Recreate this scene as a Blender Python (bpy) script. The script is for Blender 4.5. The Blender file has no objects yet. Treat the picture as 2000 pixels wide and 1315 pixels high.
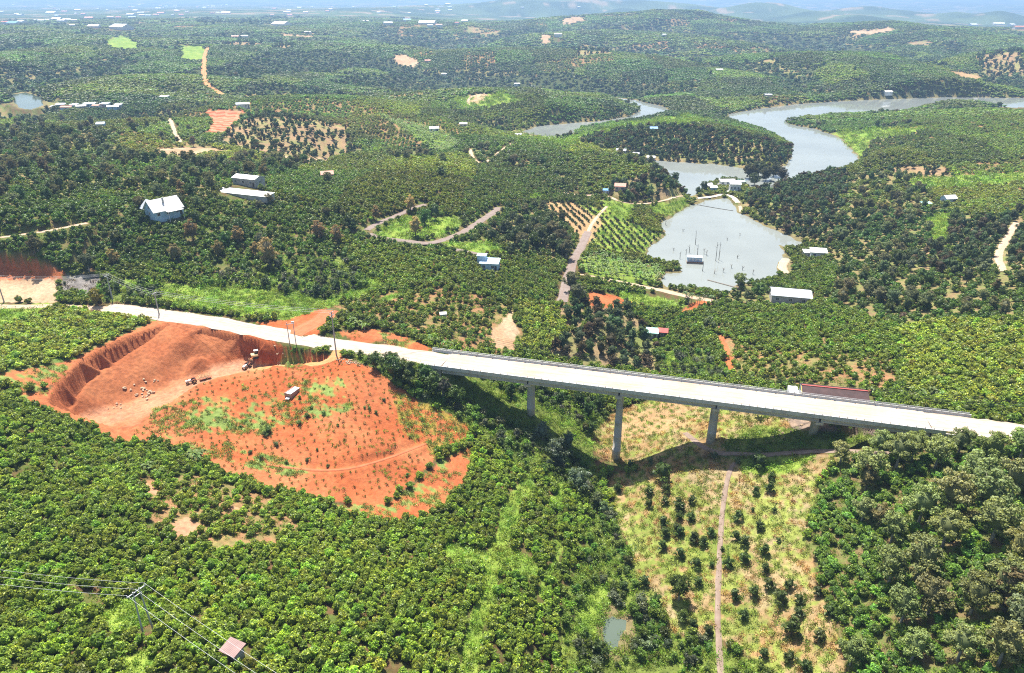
import bpy, math, random
import numpy as np
from mathutils import Vector, Matrix
from mathutils.geometry import delaunay_2d_cdt

sc = bpy.context.scene
COL = sc.collection
RAD = math.radians
rng = np.random.default_rng(7)
random.seed(7)

# ------------------------------------------------------------------ camera
F, PITCH, HC = 1400.0, RAD(25.3), 100.0        # focal length in photo pixels, tilt, height over the bridge deck
cam_d = bpy.data.cameras.new('camera')
cam_d.sensor_width = 36.0
cam_d.lens = 36.0 * F / 2000.0
cam_d.clip_start = 1.0
cam_d.clip_end = 60000.0
cam = bpy.data.objects.new('camera', cam_d)
cam.location = (0, 0, HC)
cam.rotation_euler = (RAD(90) - PITCH, 0, 0)
COL.objects.link(cam)
sc.camera = cam

# ------------------------------------------------------------------ sky, sun, exposure
SUN_EL, SUN_AZ = RAD(67), RAD(-21)               # azimuth measured from the view direction (+Y) towards +X
world = bpy.data.worlds.new('World')
sc.world = world
world.use_nodes = True
wn = world.node_tree
wn.nodes.clear()
sky = wn.nodes.new('ShaderNodeTexSky')
sky.sky_type = 'NISHITA'
sky.sun_disc = False
sky.sun_elevation = SUN_EL
sky.sun_rotation = SUN_AZ
sky.air_density = 1.0
sky.dust_density = 2.2
sky.ozone_density = 1.0
bg = wn.nodes.new('ShaderNodeBackground')
bg.inputs['Strength'].default_value = 0.075
wo = wn.nodes.new('ShaderNodeOutputWorld')
wn.links.new(sky.outputs[0], bg.inputs['Color'])
wn.links.new(bg.outputs[0], wo.inputs['Surface'])
sd = bpy.data.lights.new('sun', 'SUN')
sd.energy = 5.0
sd.angle = RAD(0.53)
sd.color = (1.0, 0.955, 0.88)
sun = bpy.data.objects.new('sun', sd)
sdir = Vector((math.sin(SUN_AZ) * math.cos(SUN_EL), math.cos(SUN_AZ) * math.cos(SUN_EL), math.sin(SUN_EL)))
sun.rotation_euler = (-sdir).to_track_quat('-Z', 'Y').to_euler()
sun.location = sdir * 400
COL.objects.link(sun)
sc.view_settings.view_transform = 'Standard'
sc.view_settings.look = 'None'
sc.view_settings.gamma = 1.0
sc.view_settings.use_curve_mapping = False
sc.view_settings.exposure = 1.08
sc.render.engine = 'CYCLES'
sc.cycles.max_bounces = 5
sc.cycles.diffuse_bounces = 3
sc.cycles.glossy_bounces = 2
sc.cycles.transmission_bounces = 3
sc.cycles.volume_bounces = 0
sc.cycles.transparent_max_bounces = 4
sc.cycles.caustics_reflective = False
sc.cycles.caustics_refractive = False
sc.cycles.use_denoising = False
sc.cycles.filter_width = 1.1

# ------------------------------------------------------------------ photo pixel <-> place
CP, SP = math.cos(PITCH), math.sin(PITCH)
def ray(px, py):
    a = (np.asarray(px, float) - 1000.0) / F
    b = (657.5 - np.asarray(py, float)) / F
    return a, CP + b * SP, -SP + b * CP
def at_z(px, py, z):
    dx, dy, dz = ray(px, py)
    t = (z - HC) / dz
    return dx * t, dy * t
def at_d(px, py, d):                              # a point on the pixel's ray at horizontal distance d
    dx, dy, dz = ray(px, py)
    t = d / np.hypot(dx, dy)
    return dx * t, dy * t, HC + dz * t
def to_px(x, y, z):
    zz = z - HC
    dep = np.maximum(y * CP - zz * SP, 1e-3)
    return 1000.0 + F * x / dep, 657.5 - F * (y * SP + zz * CP) / dep, dep

# ------------------------------------------------------------------ noise
def _hash(ix, iy, s):
    h = (ix.astype(np.int64) * 374761393 + iy.astype(np.int64) * 668265263 + s * 974634777) & 0xffffffff
    h = ((h ^ (h >> 13)) * 1274126177) & 0xffffffff
    return ((h ^ (h >> 16)) & 0xffffff) / float(0xffffff)
def vnoise(x, y, s=0):
    ix, iy = np.floor(x), np.floor(y)
    fx, fy = x - ix, y - iy
    fx = fx * fx * (3 - 2 * fx); fy = fy * fy * (3 - 2 * fy)
    a = _hash(ix, iy, s); b = _hash(ix + 1, iy, s); c = _hash(ix, iy + 1, s); d = _hash(ix + 1, iy + 1, s)
    return (a * (1 - fx) + b * fx) * (1 - fy) + (c * (1 - fx) + d * fx) * fy
def fbm(x, y, s=0, o=4):
    x = np.asarray(x, float); y = np.asarray(y, float)
    v = 0; a = 0.5; t = 0
    for k in range(o):
        v = v + a * vnoise(x, y, s + k * 17); t += a
        x = x * 2.03 + 5.3; y = y * 2.03 + 1.7; a *= 0.5
    return v / t

# ------------------------------------------------------------------ small geometry helpers
def inpoly(px, py, poly):
    p = np.asarray(poly, float)
    r = np.zeros(np.shape(px), bool)
    j = len(p) - 1
    for i in range(len(p)):
        xi, yi = p[i]; xj, yj = p[j]
        if yi != yj:
            r ^= ((yi > py) != (yj > py)) & (px < (xj - xi) * (py - yi) / (yj - yi) + xi)
        j = i
    return r
def seg_dist(x, y, pts, closed=False):
    """distance to a polyline, and the parameter (index + fraction) of the closest point"""
    p = np.asarray(pts, float)
    best = np.full(np.shape(x), 1e9); par = np.zeros(np.shape(x))
    n = len(p) if closed else len(p) - 1
    for i in range(n):
        a = p[i]; b = p[(i + 1) % len(p)]
        d = b - a; L = max(d @ d, 1e-9)
        t = np.clip(((x - a[0]) * d[0] + (y - a[1]) * d[1]) / L, 0, 1)
        q = np.hypot(x - a[0] - t * d[0], y - a[1] - t * d[1])
        m = q < best
        best = np.where(m, q, best); par = np.where(m, i + t, par)
    return best, par
def smooth_line(pts, step):
    """Catmull-Rom through the points, about one sample every step metres"""
    p = np.asarray(pts, float)
    p = np.vstack([2 * p[0] - p[1], p, 2 * p[-1] - p[-2]])
    out = []
    for i in range(1, len(p) - 2):
        n = max(1, int(np.linalg.norm((p[i + 1] - p[i])[:2]) / step))
        for k in range(n):
            t = k / n
            a, b, c, d = p[i - 1], p[i], p[i + 1], p[i + 2]
            out.append(0.5 * (2 * b + (c - a) * t + (2 * a - 5 * b + 4 * c - d) * t * t + (3 * b - a - 3 * c + d) * t ** 3))
    out.append(p[-2])
    return np.array(out)
def sstep(a, b, x):
    t = np.clip((x - a) / (b - a), 0, 1)
    return t * t * (3 - 2 * t)

# ================================================================== TERRAIN
LAKE_Z = -15.0
# water outlines as photo pixels (the plane of the water gives their place)
LAKE_BIG = [(1425,223),(1480,213),(1560,203),(1660,197),(1760,193),(1850,190),(1960,191),(2060,192),(2060,212),(1960,209),(1900,207),(1840,207),(1760,220),(1700,223),
            (1620,226),(1560,232),(1530,236),(1540,243),(1590,252),(1640,270),(1668,296),(1675,316),(1650,330),(1600,338),(1560,346),(1535,356),(1505,370),(1470,372),(1455,360),
            (1440,352),(1400,351),(1385,362),(1370,376),(1350,384),(1335,370),(1310,345),(1285,325),(1255,316),
            (1275,313),(1330,318),(1390,320),(1440,327),(1470,331),(1500,332),(1530,326),(1548,305),(1545,285),(1510,262),(1470,248),(1440,240),(1415,232)]
LAKE_ARM = [(1020,257),(1055,246),(1110,241),(1170,237),(1230,228),(1252,215),(1240,205),(1200,196),(1160,191),(1180,189),(1240,196),(1290,207),(1310,216),(1280,226),(1230,236),(1180,243),(1130,252),(1115,262),(1095,271),(1060,266)]
LAKE_LOW = [(1350,402),(1380,392),(1415,388),(1432,392),(1438,410),(1470,430),(1500,444),(1540,463),(1572,478),(1560,486),(1520,478),(1528,505),(1524,540),(1490,552),(1440,556),
            (1420,572),(1380,570),(1300,560),(1290,548),(1300,534),(1335,532),(1330,515),(1290,512),(1262,500),(1272,482),(1300,462),(1292,438),(1310,422)]
POND_FAR = [(25,185),(50,181),(80,190),(85,205),(60,214),(40,212),(28,200)]
POND_NEAR = [(1178,1210),(1195,1202),(1222,1208),(1220,1225),(1208,1245),(1206,1268),(1194,1272),(1180,1255),(1174,1232)]
def water_xy(poly, z):
    x, y = at_z([p[0] for p in poly], [p[1] for p in poly], z)
    return np.column_stack([x, y])
WATERS = [('lake_water', LAKE_BIG, LAKE_Z), ('lake_water', LAKE_ARM, LAKE_Z), ('lake_water', LAKE_LOW, LAKE_Z),
          ('pond_water', POND_FAR, 6.5), ('pond_water', POND_NEAR, -27.5)]

# control points: (photo x, photo y, height) or (photo x, photo y, 'd', distance)
CTRL = [
 # near ground
 (-500,1315,8),(0,1315,5),(250,1315,4),(500,1315,1),(750,1315,-6),(950,1315,-14),(1080,1310,-24),(1200,1290,-29),(1300,1310,-28),(1400,1300,-25),(1600,1310,-18),(1800,1315,-9),(2000,1315,-1),(2500,1315,6),
 (0,1150,4),(250,1150,1),(500,1150,-3),(750,1150,-8),(950,1150,-15),(1080,1150,-21),(1190,1150,-27),(1300,1150,-24),(1400,1150,-22.5),(1550,1150,-18),(1750,1150,-9),(1950,1150,-1),
 (0,1000,4),(250,1000,1),(450,1000,-4),(620,1010,-9),(820,1000,-14),(1000,1000,-18),(1100,1000,-21.5),(1180,1000,-26),(1280,1000,-23),(1400,1000,-20),(1550,1000,-15),(1750,1000,-7),(1950,1000,0),
 (-300,900,9),(0,850,6),(100,850,2),(0,720,8),(-400,700,14),(2400,900,6),
 (1000,900,-17),(1090,900,-22),(1203,906,-26.5),(1300,900,-20),(1420,905,-16.5),(1550,890,-12),(1700,900,-6),(1850,880,-3),(2000,868,-1.5),
 (940,840,-13.5),(1040,812,-15),(1130,840,-22),(1180,800,-24),(1300,820,-20),(1393,866,-15),(1480,830,-12),(1590,856,-8.5),(1700,850,-4),(1800,848,-2),
 (900,770,-8),(820,735,-3),(990,745,-12),(1230,700,-22),(1300,740,-20),(1450,780,-11),(1620,778,-5),(1800,790,-2.0),(1950,800,-1.0),
 # quarry hill and the red field (the pit itself is cut later)
 (660,696,0.6),(740,699,0.2),(600,745,-2.2),(560,790,-4),(450,835,-5.4),(350,862,-5.8),(240,870,-4.5),(700,760,-1.6),(770,790,-4.5),(700,840,-5.5),(690,910,-9),(690,985,-12.5),(840,895,-12),(905,850,-12),(830,780,-6.5),(450,925,-8),(560,960,-10.5),
 (150,700,4.2),(240,662,4.0),(320,630,3.2),(100,780,2.5),(60,800,3.0),
 # behind the road
 (100,597,5),(250,605,4),(340,621,3),(500,646,1.8),(600,664,1.0),(740,682,0.2),(830,697,0),
 (0,560,7),(40,545,8),(60,505,13),(0,500,14),(400,570,4),(600,560,2.5),(720,620,1.5),(700,580,2),(850,620,-2),(950,600,-5),(1000,660,-8),(1100,600,-10),(1090,680,-14),
 (1200,640,-16),(1290,650,-19),(1400,660,-15),(1420,600,-13),(1540,580,-12),(1600,650,-8),(1700,600,-6),(1760,700,-3),(1900,700,1),(2000,640,4),(2000,760,0.5),(2300,700,8),
 (200,500,11),(400,500,10),(560,510,7),(700,500,4),(850,520,0),(950,520,-3),(1040,540,-7),(1110,545,-9),(1200,550,-12),(1120,500,-8),(1160,450,-8),(1240,430,-11.5),(1220,500,-12),
 (0,440,22),(150,430,21),(320,410,22),(260,380,23),(420,385,21),(500,372,20),(620,400,14),(700,440,9),(800,470,4),(870,460,3),(960,420,0),(1000,460,-3),(1060,410,-5),
 (0,340,24),(150,330,23),(300,320,21),(450,330,17),(560,345,16),
 (650,330,'d',455),(800,318,'d',445),(930,338,'d',425),(1020,385,'d',395),(700,380,14),(850,380,10),(800,425,6),
 (1085,380,-5),(1170,385,-8),(1250,398,-12),(1330,388,-13.5),
 (935,300,'d',500),(1005,281,'d',530),(1080,286,'d',515),(1180,304,'d',485),(1270,330,'d',460),(1320,365,'d',445),(1100,330,'d',465),(960,330,'d',455),(1200,360,'d',425),
 (800,312,'d',545),(650,323,'d',550),(720,316,'d',548),(930,331,'d',500),(680,187,'d',915),(520,184,'d',930),(600,187,'d',925),(930,172,'d',1020),(850,174,'d',1040),(760,182,'d',1000),(300,222,'d',760),(150,232,'d',760),
 (880,290,2),(700,300,6),
 (560,312,9),(400,306,12),(600,250,'d',600),(680,195,'d',760),(520,190,'d',780),(800,215,'d',700),(860,262,'d',590),(450,215,'d',690),(300,230,'d',650),(150,240,'d',640),(0,250,'d',640),
 (300,200,11),(150,215,9),(60,225,9),(0,200,9),
 (930,178,'d',830),(820,180,'d',860),(1000,205,'d',770),(950,240,'d',690),(1120,197,'d',820),(1200,212,'d',790),(720,172,'d',950),
 (1350,240,'d',675),(1220,256,'d',645),(1450,262,'d',635),(1500,290,'d',590),(1350,280,'d',605),(1200,275,'d',600),(1400,246,'d',682),
 (1600,262,'d',720),(1700,240,'d',790),(1800,222,'d',860),(1950,215,'d',880),(1720,300,'d',580),(1850,270,'d',660),(1960,270,'d',670),(2050,240,'d',760),
 (1700,340,-9),(1850,340,-4),(2000,330,0),(1650,400,-10),(1800,420,-6),(1980,430,0),(1560,420,-12),(1620,490,-12),(1800,500,-5),(1990,530,2),(1640,540,-10),(1480,400,-12),
 # far hills
 (1300,200,-12),(1180,175,'d',950),(1050,165,'d',1020),(900,150,'d',1120),(1100,95,'d',1500),(950,95,'d',1550),(1250,110,'d',1350),(1400,140,'d',1150),(1500,180,'d',1010),(820,110,'d',1450),
 (1650,107,'d',1330),(1500,112,'d',1400),(1750,140,'d',1180),(1800,175,'d',1040),(1620,160,'d',1080),(1450,105,'d',1500),
 (1900,130,'d',1350),(1980,105,'d',1450),(1940,160,'d',1150),(1990,170,'d',1080),(2100,120,'d',1400),
 (1720,44,'d',2500),(1620,52,'d',2500),(1830,62,'d',2300),(1920,85,'d',2050),(1560,62,'d',2450),(1700,80,'d',2000),
 (1300,22,'d',2700),(1200,28,'d',2700),(1400,40,'d',2600),(1480,66,'d',2400),(1100,38,'d',2700),(1000,50,'d',2500),(1150,60,'d',2150),(1300,70,'d',2000),
 (100,120,'d',1250),(300,110,'d',1300),(500,110,'d',1350),(650,95,'d',1450),(0,100,'d',1400),(100,75,'d',1700),(250,85,'d',1600),
 (0,160,'d',900),(120,165,'d',880),(250,150,'d',980),(420,160,'d',930),(420,95,'d',1420),(550,150,'d',1010),(640,130,'d',1150),
 (1720,20,'d',3300),(1500,25,'d',3300),(1900,20,'d',3300),(1300,10,'d',3500),(1100,10,'d',3500),(1620,78,'d',1750),(1500,88,'d',1800),(1800,95,'d',1650),(1900,112,'d',1550),(1400,78,'d',1850),(1200,84,'d',1780),(1400,88,'d',1680),(100,40,'d',2600),(300,40,'d',2600),(500,40,'d',2600),(700,45,'d',2500),(850,55,'d',2350),
]
RIN, REND = 35.0, 26000.0
rr = [RIN]
while rr[-1] < REND:
    r = rr[-1]
    rr.append(r * (1 + (0.0047 if r < 330 else 0.0047 + 0.003 * min(1, (r - 330) / 500) + 0.005 * min(1, max(0, r - 1100) / 900))))
RR = np.array(rr); NR = len(RR)
fine = np.arange(-39.5, 39.51, 0.135)
side = np.arange(41, 100, 1.6)
TH = np.radians(np.concatenate([-side[::-1], fine, side])); NT = len(TH)
LR = np.log(RR)
GX = RR[:, None] * np.sin(TH)[None, :]
GY = RR[:, None] * np.cos(TH)[None, :]

def solve_surface():
    cx, cy, cz = [], [], []
    for c in CTRL:
        if c[2] == 'd':
            x, y, z = at_d(c[0], c[1], c[3])
        else:
            z = c[2]; x, y = at_z(c[0], c[1], z)
        cx.append(float(x)); cy.append(float(y)); cz.append(float(z))
    for nm, poly, z in WATERS:                       # the shores
        w = water_xy(poly, z)
        w = w[np.concatenate([[True], np.linalg.norm(np.diff(w, axis=0), axis=1) > 6])] if nm == 'lake_water' else w[::3]
        for p in w:
            cx.append(p[0]); cy.append(p[1]); cz.append(z + 0.2)
    cx, cy, cz = map(np.array, (cx, cy, cz))
    far = [(d, a) for d in (4200, 7000, 14000, 30000) for a in (-75, -35, 0, 35, 75)] + [(d, a) for d in (150, 300, 700, 1500, 2600) for a in (-85, -62, 62, 85)] + [(35, a) for a in (-80, -40, 0, 40, 80)]
    for d, a in far:
        cx = np.append(cx, d * math.sin(RAD(a))); cy = np.append(cy, d * math.cos(RAD(a)))
        cz = np.append(cz, {4200: 20, 7000: 15, 14000: 15, 30000: 15, 150: 8, 300: 12, 700: 10, 1500: 15, 2600: 20, 35: (-22 if a == 0 else -8 if abs(a) == 40 else 5)}[d])
    K = 1.55
    u = np.column_stack([np.arctan2(cx, cy) * K, np.log(np.hypot(cx, cy))])
    # drop near-duplicates
    keep = []
    for i in range(len(u)):
        if all(np.hypot(*(u[i] - u[j])) > 0.012 for j in keep):
            keep.append(i)
    u = u[keep]; cz = cz[keep]
    n = len(u)
    def phi(d2):
        return np.sqrt(d2 + 0.0009)                 # multiquadric: taut between points, soft at them
    A = np.zeros((n + 3, n + 3))
    A[:n, :n] = phi(((u[:, None] - u[None]) ** 2).sum(-1)) - 0.004 * np.eye(n)
    A[:n, n] = 1; A[:n, n + 1:] = u; A[n, :n] = 1; A[n + 1:, :n] = u.T
    w = np.linalg.solve(A, np.concatenate([cz, [0, 0, 0]]))
    Z = np.zeros((NR, NT))
    tu = (TH * K).astype(np.float32)
    for i in range(NR):
        d2 = (tu[:, None] - u[None, :, 0].astype(np.float32)) ** 2 + np.float32(LR[i] - 0) * 0
        d2 = d2 + ((LR[i] - u[:, 1]) ** 2)[None].astype(np.float32)
        Z[i] = phi(d2) @ w[:n].astype(np.float32) + w[n] + w[n + 1] * tu + w[n + 2] * LR[i]
    return Z
Z = solve_surface()

# the far plain and the ranges behind it
rg = np.hypot(GX, GY)
az = np.degrees(np.arctan2(GX, GY))
farw = sstep(2650, 3500, rg)
plain = 18 - 60 * sstep(-12, 14, az) + 22 * (fbm(GX / 900, GY / 900, 3) - 0.5)
rangew = sstep(-14, 6, az)
ranges = sstep(3700, 5000, rg) * (1 - sstep(5600, 7000, rg)) * (120 * sstep(0.45, 0.8, fbm(GX / 1500, GY / 1500, 11)) * (0.15 + rangew))
ranges += sstep(9000, 15000, rg) * (300 * (fbm(GX / 3800, GY / 3800, 21) ** 1.6) * (0.25 + 0.75 * rangew) + 40)
Z = Z * (1 - farw) + (plain + ranges) * farw
Z += (fbm(GX / 140, GY / 140, 5, 3) - 0.5) * np.clip((rg - 620) / 60, 0, 8) * (1 - farw)
Z += (fbm(GX / 300, GY / 300, 6, 3) - 0.5) * 46 * sstep(950, 1500, rg) * (1 - 0.5 * sstep(1900, 2600, rg)) * (1 - farw)
Z += (fbm(GX / 22, GY / 22, 9, 4) - 0.5) * 0.9 + (fbm(GX / 3.1, GY / 3.1, 19, 3) - 0.5) * 0.25 * (rg < 700)

# hill crests, each a ridge with valleys before and behind it: (photo x, photo y, distance) along the crest, half width
RIDGES = [([(1400,112,1500),(1500,108,1420),(1650,105,1330),(1740,128,1220),(1800,168,1075)], 150),
 ([(860,100,1480),(1050,95,1460),(1200,104,1370),(1350,130,1220),(1450,163,1080),(1530,190,970)], 140),
 ([(1480,72,2300),(1570,58,2400),(1650,47,2450),(1730,43,2450),(1830,58,2300),(1920,84,2000),(1990,104,1800)], 230),
 ([(960,52,2450),(1100,37,2650),(1200,26,2700),(1300,20,2700),(1400,36,2600),(1470,58,2400)], 260),
 ([(1870,128,1380),(1960,104,1480),(2080,98,1500)], 120),
 ([(760,190,850),(850,180,870),(930,177,830),(1010,190,800),(1060,202,775)], 70),
 ([(420,207,720),(520,189,770),(680,192,760),(800,214,700),(868,260,595)], 75),
 ([(-80,115,1200),(60,100,1330),(200,92,1450),(300,112,1280)], 110),
 ([(330,128,1150),(450,100,1420),(600,84,1650),(760,92,1560)], 120),
 ([(560,52,2300),(720,46,2450),(860,44,2450)], 180), ([(1080,66,1950),(1180,60,2050),(1320,68,1980),(1440,84,1800)], 130)]
base = Z - 38 * sstep(930, 1250, rg) * (1 - sstep(2500, 3300, rg)) * (0.35 + 0.65 * sstep(-14, 0, az)) - 7 * sstep(620, 700, rg) * (1 - sstep(880, 950, rg)) * (az < 4)
for pts, hw_ in RIDGES:
    L = np.array([at_d(*p) for p in pts], float)
    m = (GX > L[:, 0].min() - hw_ * 3) & (GX < L[:, 0].max() + hw_ * 3) & (GY > L[:, 1].min() - hw_ * 3) & (GY < L[:, 1].max() + hw_ * 3)
    x, y = GX[m], GY[m]
    xj = x + (fbm(x / 120, y / 120, 131, 3) - 0.5) * hw_ * 0.7; yj = y + (fbm(x / 120, y / 120, 137, 3) - 0.5) * hw_ * 0.7
    d, par = seg_dist(xj, yj, L[:, :2])
    i = np.clip(par.astype(int), 0, len(L) - 2)
    zc = L[i, 2] + (L[i + 1, 2] - L[i, 2]) * (par - i)
    rz_ = zc - 60 * (1 - np.exp(-(d / hw_ / 1.5) ** 2))
    b_ = base[m]; k = 5.0
    h_ = np.clip(0.5 + 0.5 * (rz_ - b_) / (2 * k), 0, 1)
    base[m] = b_ * (1 - h_) + rz_ * h_ + 2 * k * h_ * (1 - h_)
Z = base
# water beds and shores
for nm, poly, z in WATERS:
    w = water_xy(poly, z)
    lo, hi = w.min(0) - 45, w.max(0) + 45
    m = (GX > lo[0]) & (GX < hi[0]) & (GY > lo[1]) & (GY < hi[1])
    x, y, zz = GX[m], GY[m], Z[m]
    jx = x + (fbm(x / 9, y / 9, 31) - 0.5) * 7; jy = y + (fbm(x / 9, y / 9, 37) - 0.5) * 7
    if nm == 'pond_water':
        jx, jy = x + (jx - x) * 0.3, y + (jy - y) * 0.3
    d, _ = seg_dist(jx, jy, w, True)
    ins = inpoly(jx, jy, w)
    bed = z - 0.15 - np.minimum(d * 0.25, 2.5)
    rim = np.maximum(zz, z + 0.12 + np.minimum(d * 0.10, 2.0))
    blend = 1 - sstep(1, 16, d)
    shore = zz * (1 - blend) + np.minimum(rim, z + 0.15 + d * 0.25) * blend
    shore = np.where(d < 9, np.maximum(shore, z + 0.05), shore)
    Z[m] = np.where(ins, bed, shore)

# ---- looking heights up on the grid
def gz(x, y):
    x = np.asarray(x, float); y = np.asarray(y, float)
    r = np.clip(np.hypot(x, y), RIN * 1.001, REND * 0.99); t = np.clip(np.arctan2(x, y), TH[0] + 1e-6, TH[-1] - 1e-6)
    i = np.clip(np.searchsorted(RR, r) - 1, 0, NR - 2); j = np.clip(np.searchsorted(TH, t) - 1, 0, NT - 2)
    a = (r - RR[i]) / (RR[i + 1] - RR[i]); b = (t - TH[j]) / (TH[j + 1] - TH[j])
    return (Z[i, j] * (1 - b) + Z[i, j + 1] * b) * (1 - a) + (Z[i + 1, j] * (1 - b) + Z[i + 1, j + 1] * b) * a
def ground(px, py, above=0.0):
    """the place on the terrain that a photo pixel shows (the first hit along its ray)"""
    dx, dy, dz = ray(px, py)
    h = math.hypot(dx, dy)
    t = RR / h
    d = HC + dz * t - gz(dx * t, dy * t)
    k = np.nonzero(d <= 0)[0]
    k = max(1, k[0]) if len(k) else NR - 2
    f = d[k - 1] / max(d[k - 1] - d[k], 1e-6)
    t = t[k - 1] + (t[k] - t[k - 1]) * f
    x, y = dx * t, dy * t
    return Vector((x, y, float(gz(x, y)) + above))

# ------------------------------------------------------------------ the quarry: cut into the slope along break lines
QPTS = [  # photo x, photo y, height
 # rim along the road, and the field edges
 (322,629,3.4),(345,630,2.9),(400,639,2.4),(470,650,1.9),(520,665,1.5),(545,676,1.3),(565,690,1.0),(600,698,0.6),(632,703,0.4),(655,694,0.6),
 (240,661,4.0),(190,684,4.1),(155,703,4.2),(120,745,3.2),(98,775,2.5),(100,800,0.4),(120,815,-2.0),(160,838,-4.2),
 (575,712,-5.4),(610,712,-3.0),(640,706,-0.3),(150,818,-5.6),
 # spoil heap
 (370,655,1.0),(355,670,0.4),(330,682,-0.6),(300,708,-2.2),(262,735,-3.4),(415,680,-2.4),(392,688,-1.0),(372,704,-5.4),(397,706,-5.6),(440,700,-5.0),(470,702,-5.7),(330,728,-5.2),(285,752,-6.0),(225,780,-6.5),
 # pit floor
 (500,708,-6.7),(450,716,-6.8),(410,722,-6.9),(360,738,-7.1),(310,760,-7.3),(260,782,-7.5),(215,802,-7.5),(180,815,-7.5),
 (540,718,-5.5),(590,714,-3.7),(630,711,-1.2),(652,700,0.2),(480,724,-6.8),(430,735,-7.2),(380,750,-7.4),(330,778,-7.6),(270,810,-7.8),(215,838,-7.8),
 # bank up to the planted field
 (560,724,-3.0),(600,722,-2.2),(645,714,-0.6),(490,732,-4.0),(435,744,-4.5),(385,760,-4.8),(335,790,-5.2),(285,822,-5.3),(235,850,-5.2),
 (660,712,0.0),
]
def cut_quarry():
    P = []
    for a, b, z in QPTS:
        x, y = at_z(a, b, z); P.append((float(x), float(y), z))
    # wall feet: straight below the rim at a steep angle; the crest of the heap stands just before them
    rimL = np.array([[*map(float, at_z(a, b, z)), z] for a, b, z in ((98,775,2.5),(120,745,3.2),(155,703,4.2),(190,684,4.1),(240,661,4.0),(322,629,3.4))])
    rimR = np.array([[*map(float, at_z(a, b, z)), z] for a, b, z in ((345,630,2.9),(400,639,2.4),(470,650,1.9),(520,665,1.5),(545,676,1.3),(565,690,1.0))])
    def foot(a, b, rim, ang):
        zs = np.linspace(-6.8, 3.0, 140); best = None
        for z in zs[::-1]:
            x, y = (float(v) for v in at_z(a, b, z))
            d, par = seg_dist(np.array([x]), np.array([y]), rim[:, :2]); k = min(int(par[0]), len(rim) - 2)
            zr = rim[k, 2] + (rim[k + 1, 2] - rim[k, 2]) * (par[0] - k)
            if (zr - z) / max(d[0], 0.05) >= math.tan(RAD(ang)):
                return x, y, z
        return x, y, zs[0]
    for a, b in ((318,641),(300,657),(275,675),(250,691),(220,709),(195,724),(170,748),(148,776),(135,797)):
        f = foot(a, b, rimL, 79); P.append(f)
        c = max(f[2] + 0.6, -5.6); x, y = at_z(a + 4, b + 5, c); P.append((float(x), float(y), c))
    for a, b in ((405,650),(440,659),(475,671),(508,683),(532,694),(552,704)):
        P.append(foot(a, b, rimR, 80))
    P = np.array(P)
    v2, ed, fa, ov, oe, of = delaunay_2d_cdt([Vector(p[:2]) for p in P], [], [], 0, 1e-4)
    vz = np.zeros(len(v2))
    for k, o in enumerate(ov):
        vz[k] = np.mean([P[i, 2] for i in o]) if o else 0
    V = np.array([tuple(v) for v in v2])
    global quarry_z
    outline = [QPTS[i] for i in (0,1,2,3,4,5,6,7,8,9)] + [(662,706,0.2),(645,716,-0.6),(600,724,-2.2),(560,726,-3.0),(490,734,-4.0),(435,746,-4.5),(385,762,-4.8),(335,792,-5.2),(285,824,-5.3),(235,852,-5.2)] + [QPTS[i] for i in (17,16,15,14,13,12,11,10)]
    ol = np.array([[float(v) for v in at_z(a, b, z)] for a, b, z in outline])
    lo, hi = ol.min(0) - 6, ol.max(0) + 6
    m = (GX > lo[0]) & (GX < hi[0]) & (GY > lo[1]) & (GY < hi[1])
    Z0 = Z.copy()
    wob = 0.8
    def quarry_z(x, y, z_out, fine):
      zn, d, ins = _tri(x, y)
      # the heap and floor are rounded over; the walls keep their edge
      dw = np.minimum(seg_dist(x, y, rimL[:, :2])[0], seg_dist(x, y, rimR[:, :2])[0]); sm = np.nonzero(ins & (dw > 3.2))[0]
      acc_ = np.zeros(len(sm)); cnt = np.zeros(len(sm))
      for rad_, n_ in ((0.8, 5), (1.7, 7)):
        for k in range(n_):
          t_, _, _ = _tri(x[sm] + rad_ * math.cos(6.283 * k / n_ + rad_), y[sm] + rad_ * math.sin(6.283 * k / n_ + rad_), False); o_ = ~np.isnan(t_)
          acc_[o_] += t_[o_]; cnt[o_] += 1
      w_ = sstep(3.2, 5.0, dw[sm]); zn[sm] = np.where(cnt > 0, zn[sm] * (1 - w_) + acc_ / np.maximum(cnt, 1) * w_, zn[sm])
      wgt = np.where(np.isnan(zn), 0, np.where(ins, 1.0, 1 - sstep(0, 2.0, d)))
      ac, al = x * 0.66 + y * 0.75, x * 0.75 - y * 0.66          # rills run down the heap
      zr = (fbm(ac / 0.8, al / 11, 51, 3) - 0.5) * 0.35 + (fbm(x / 1.6, y / 1.6, 47, 3) - 0.5) * 0.4 + (fbm(x / 6, y / 6, 49, 3) - 0.5) * 0.5
      if fine:
        zr = zr + (fbm(x / 0.5, y / 0.5, 53, 3) - 0.5) * 0.22 + np.abs(fbm(ac / 0.35, al / 5, 57, 2) - 0.5) * -0.3
      zn = np.where(np.isnan(zn), z_out, zn + zr)
      return z_out * (1 - wgt) + zn * wgt, d, ins
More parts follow.
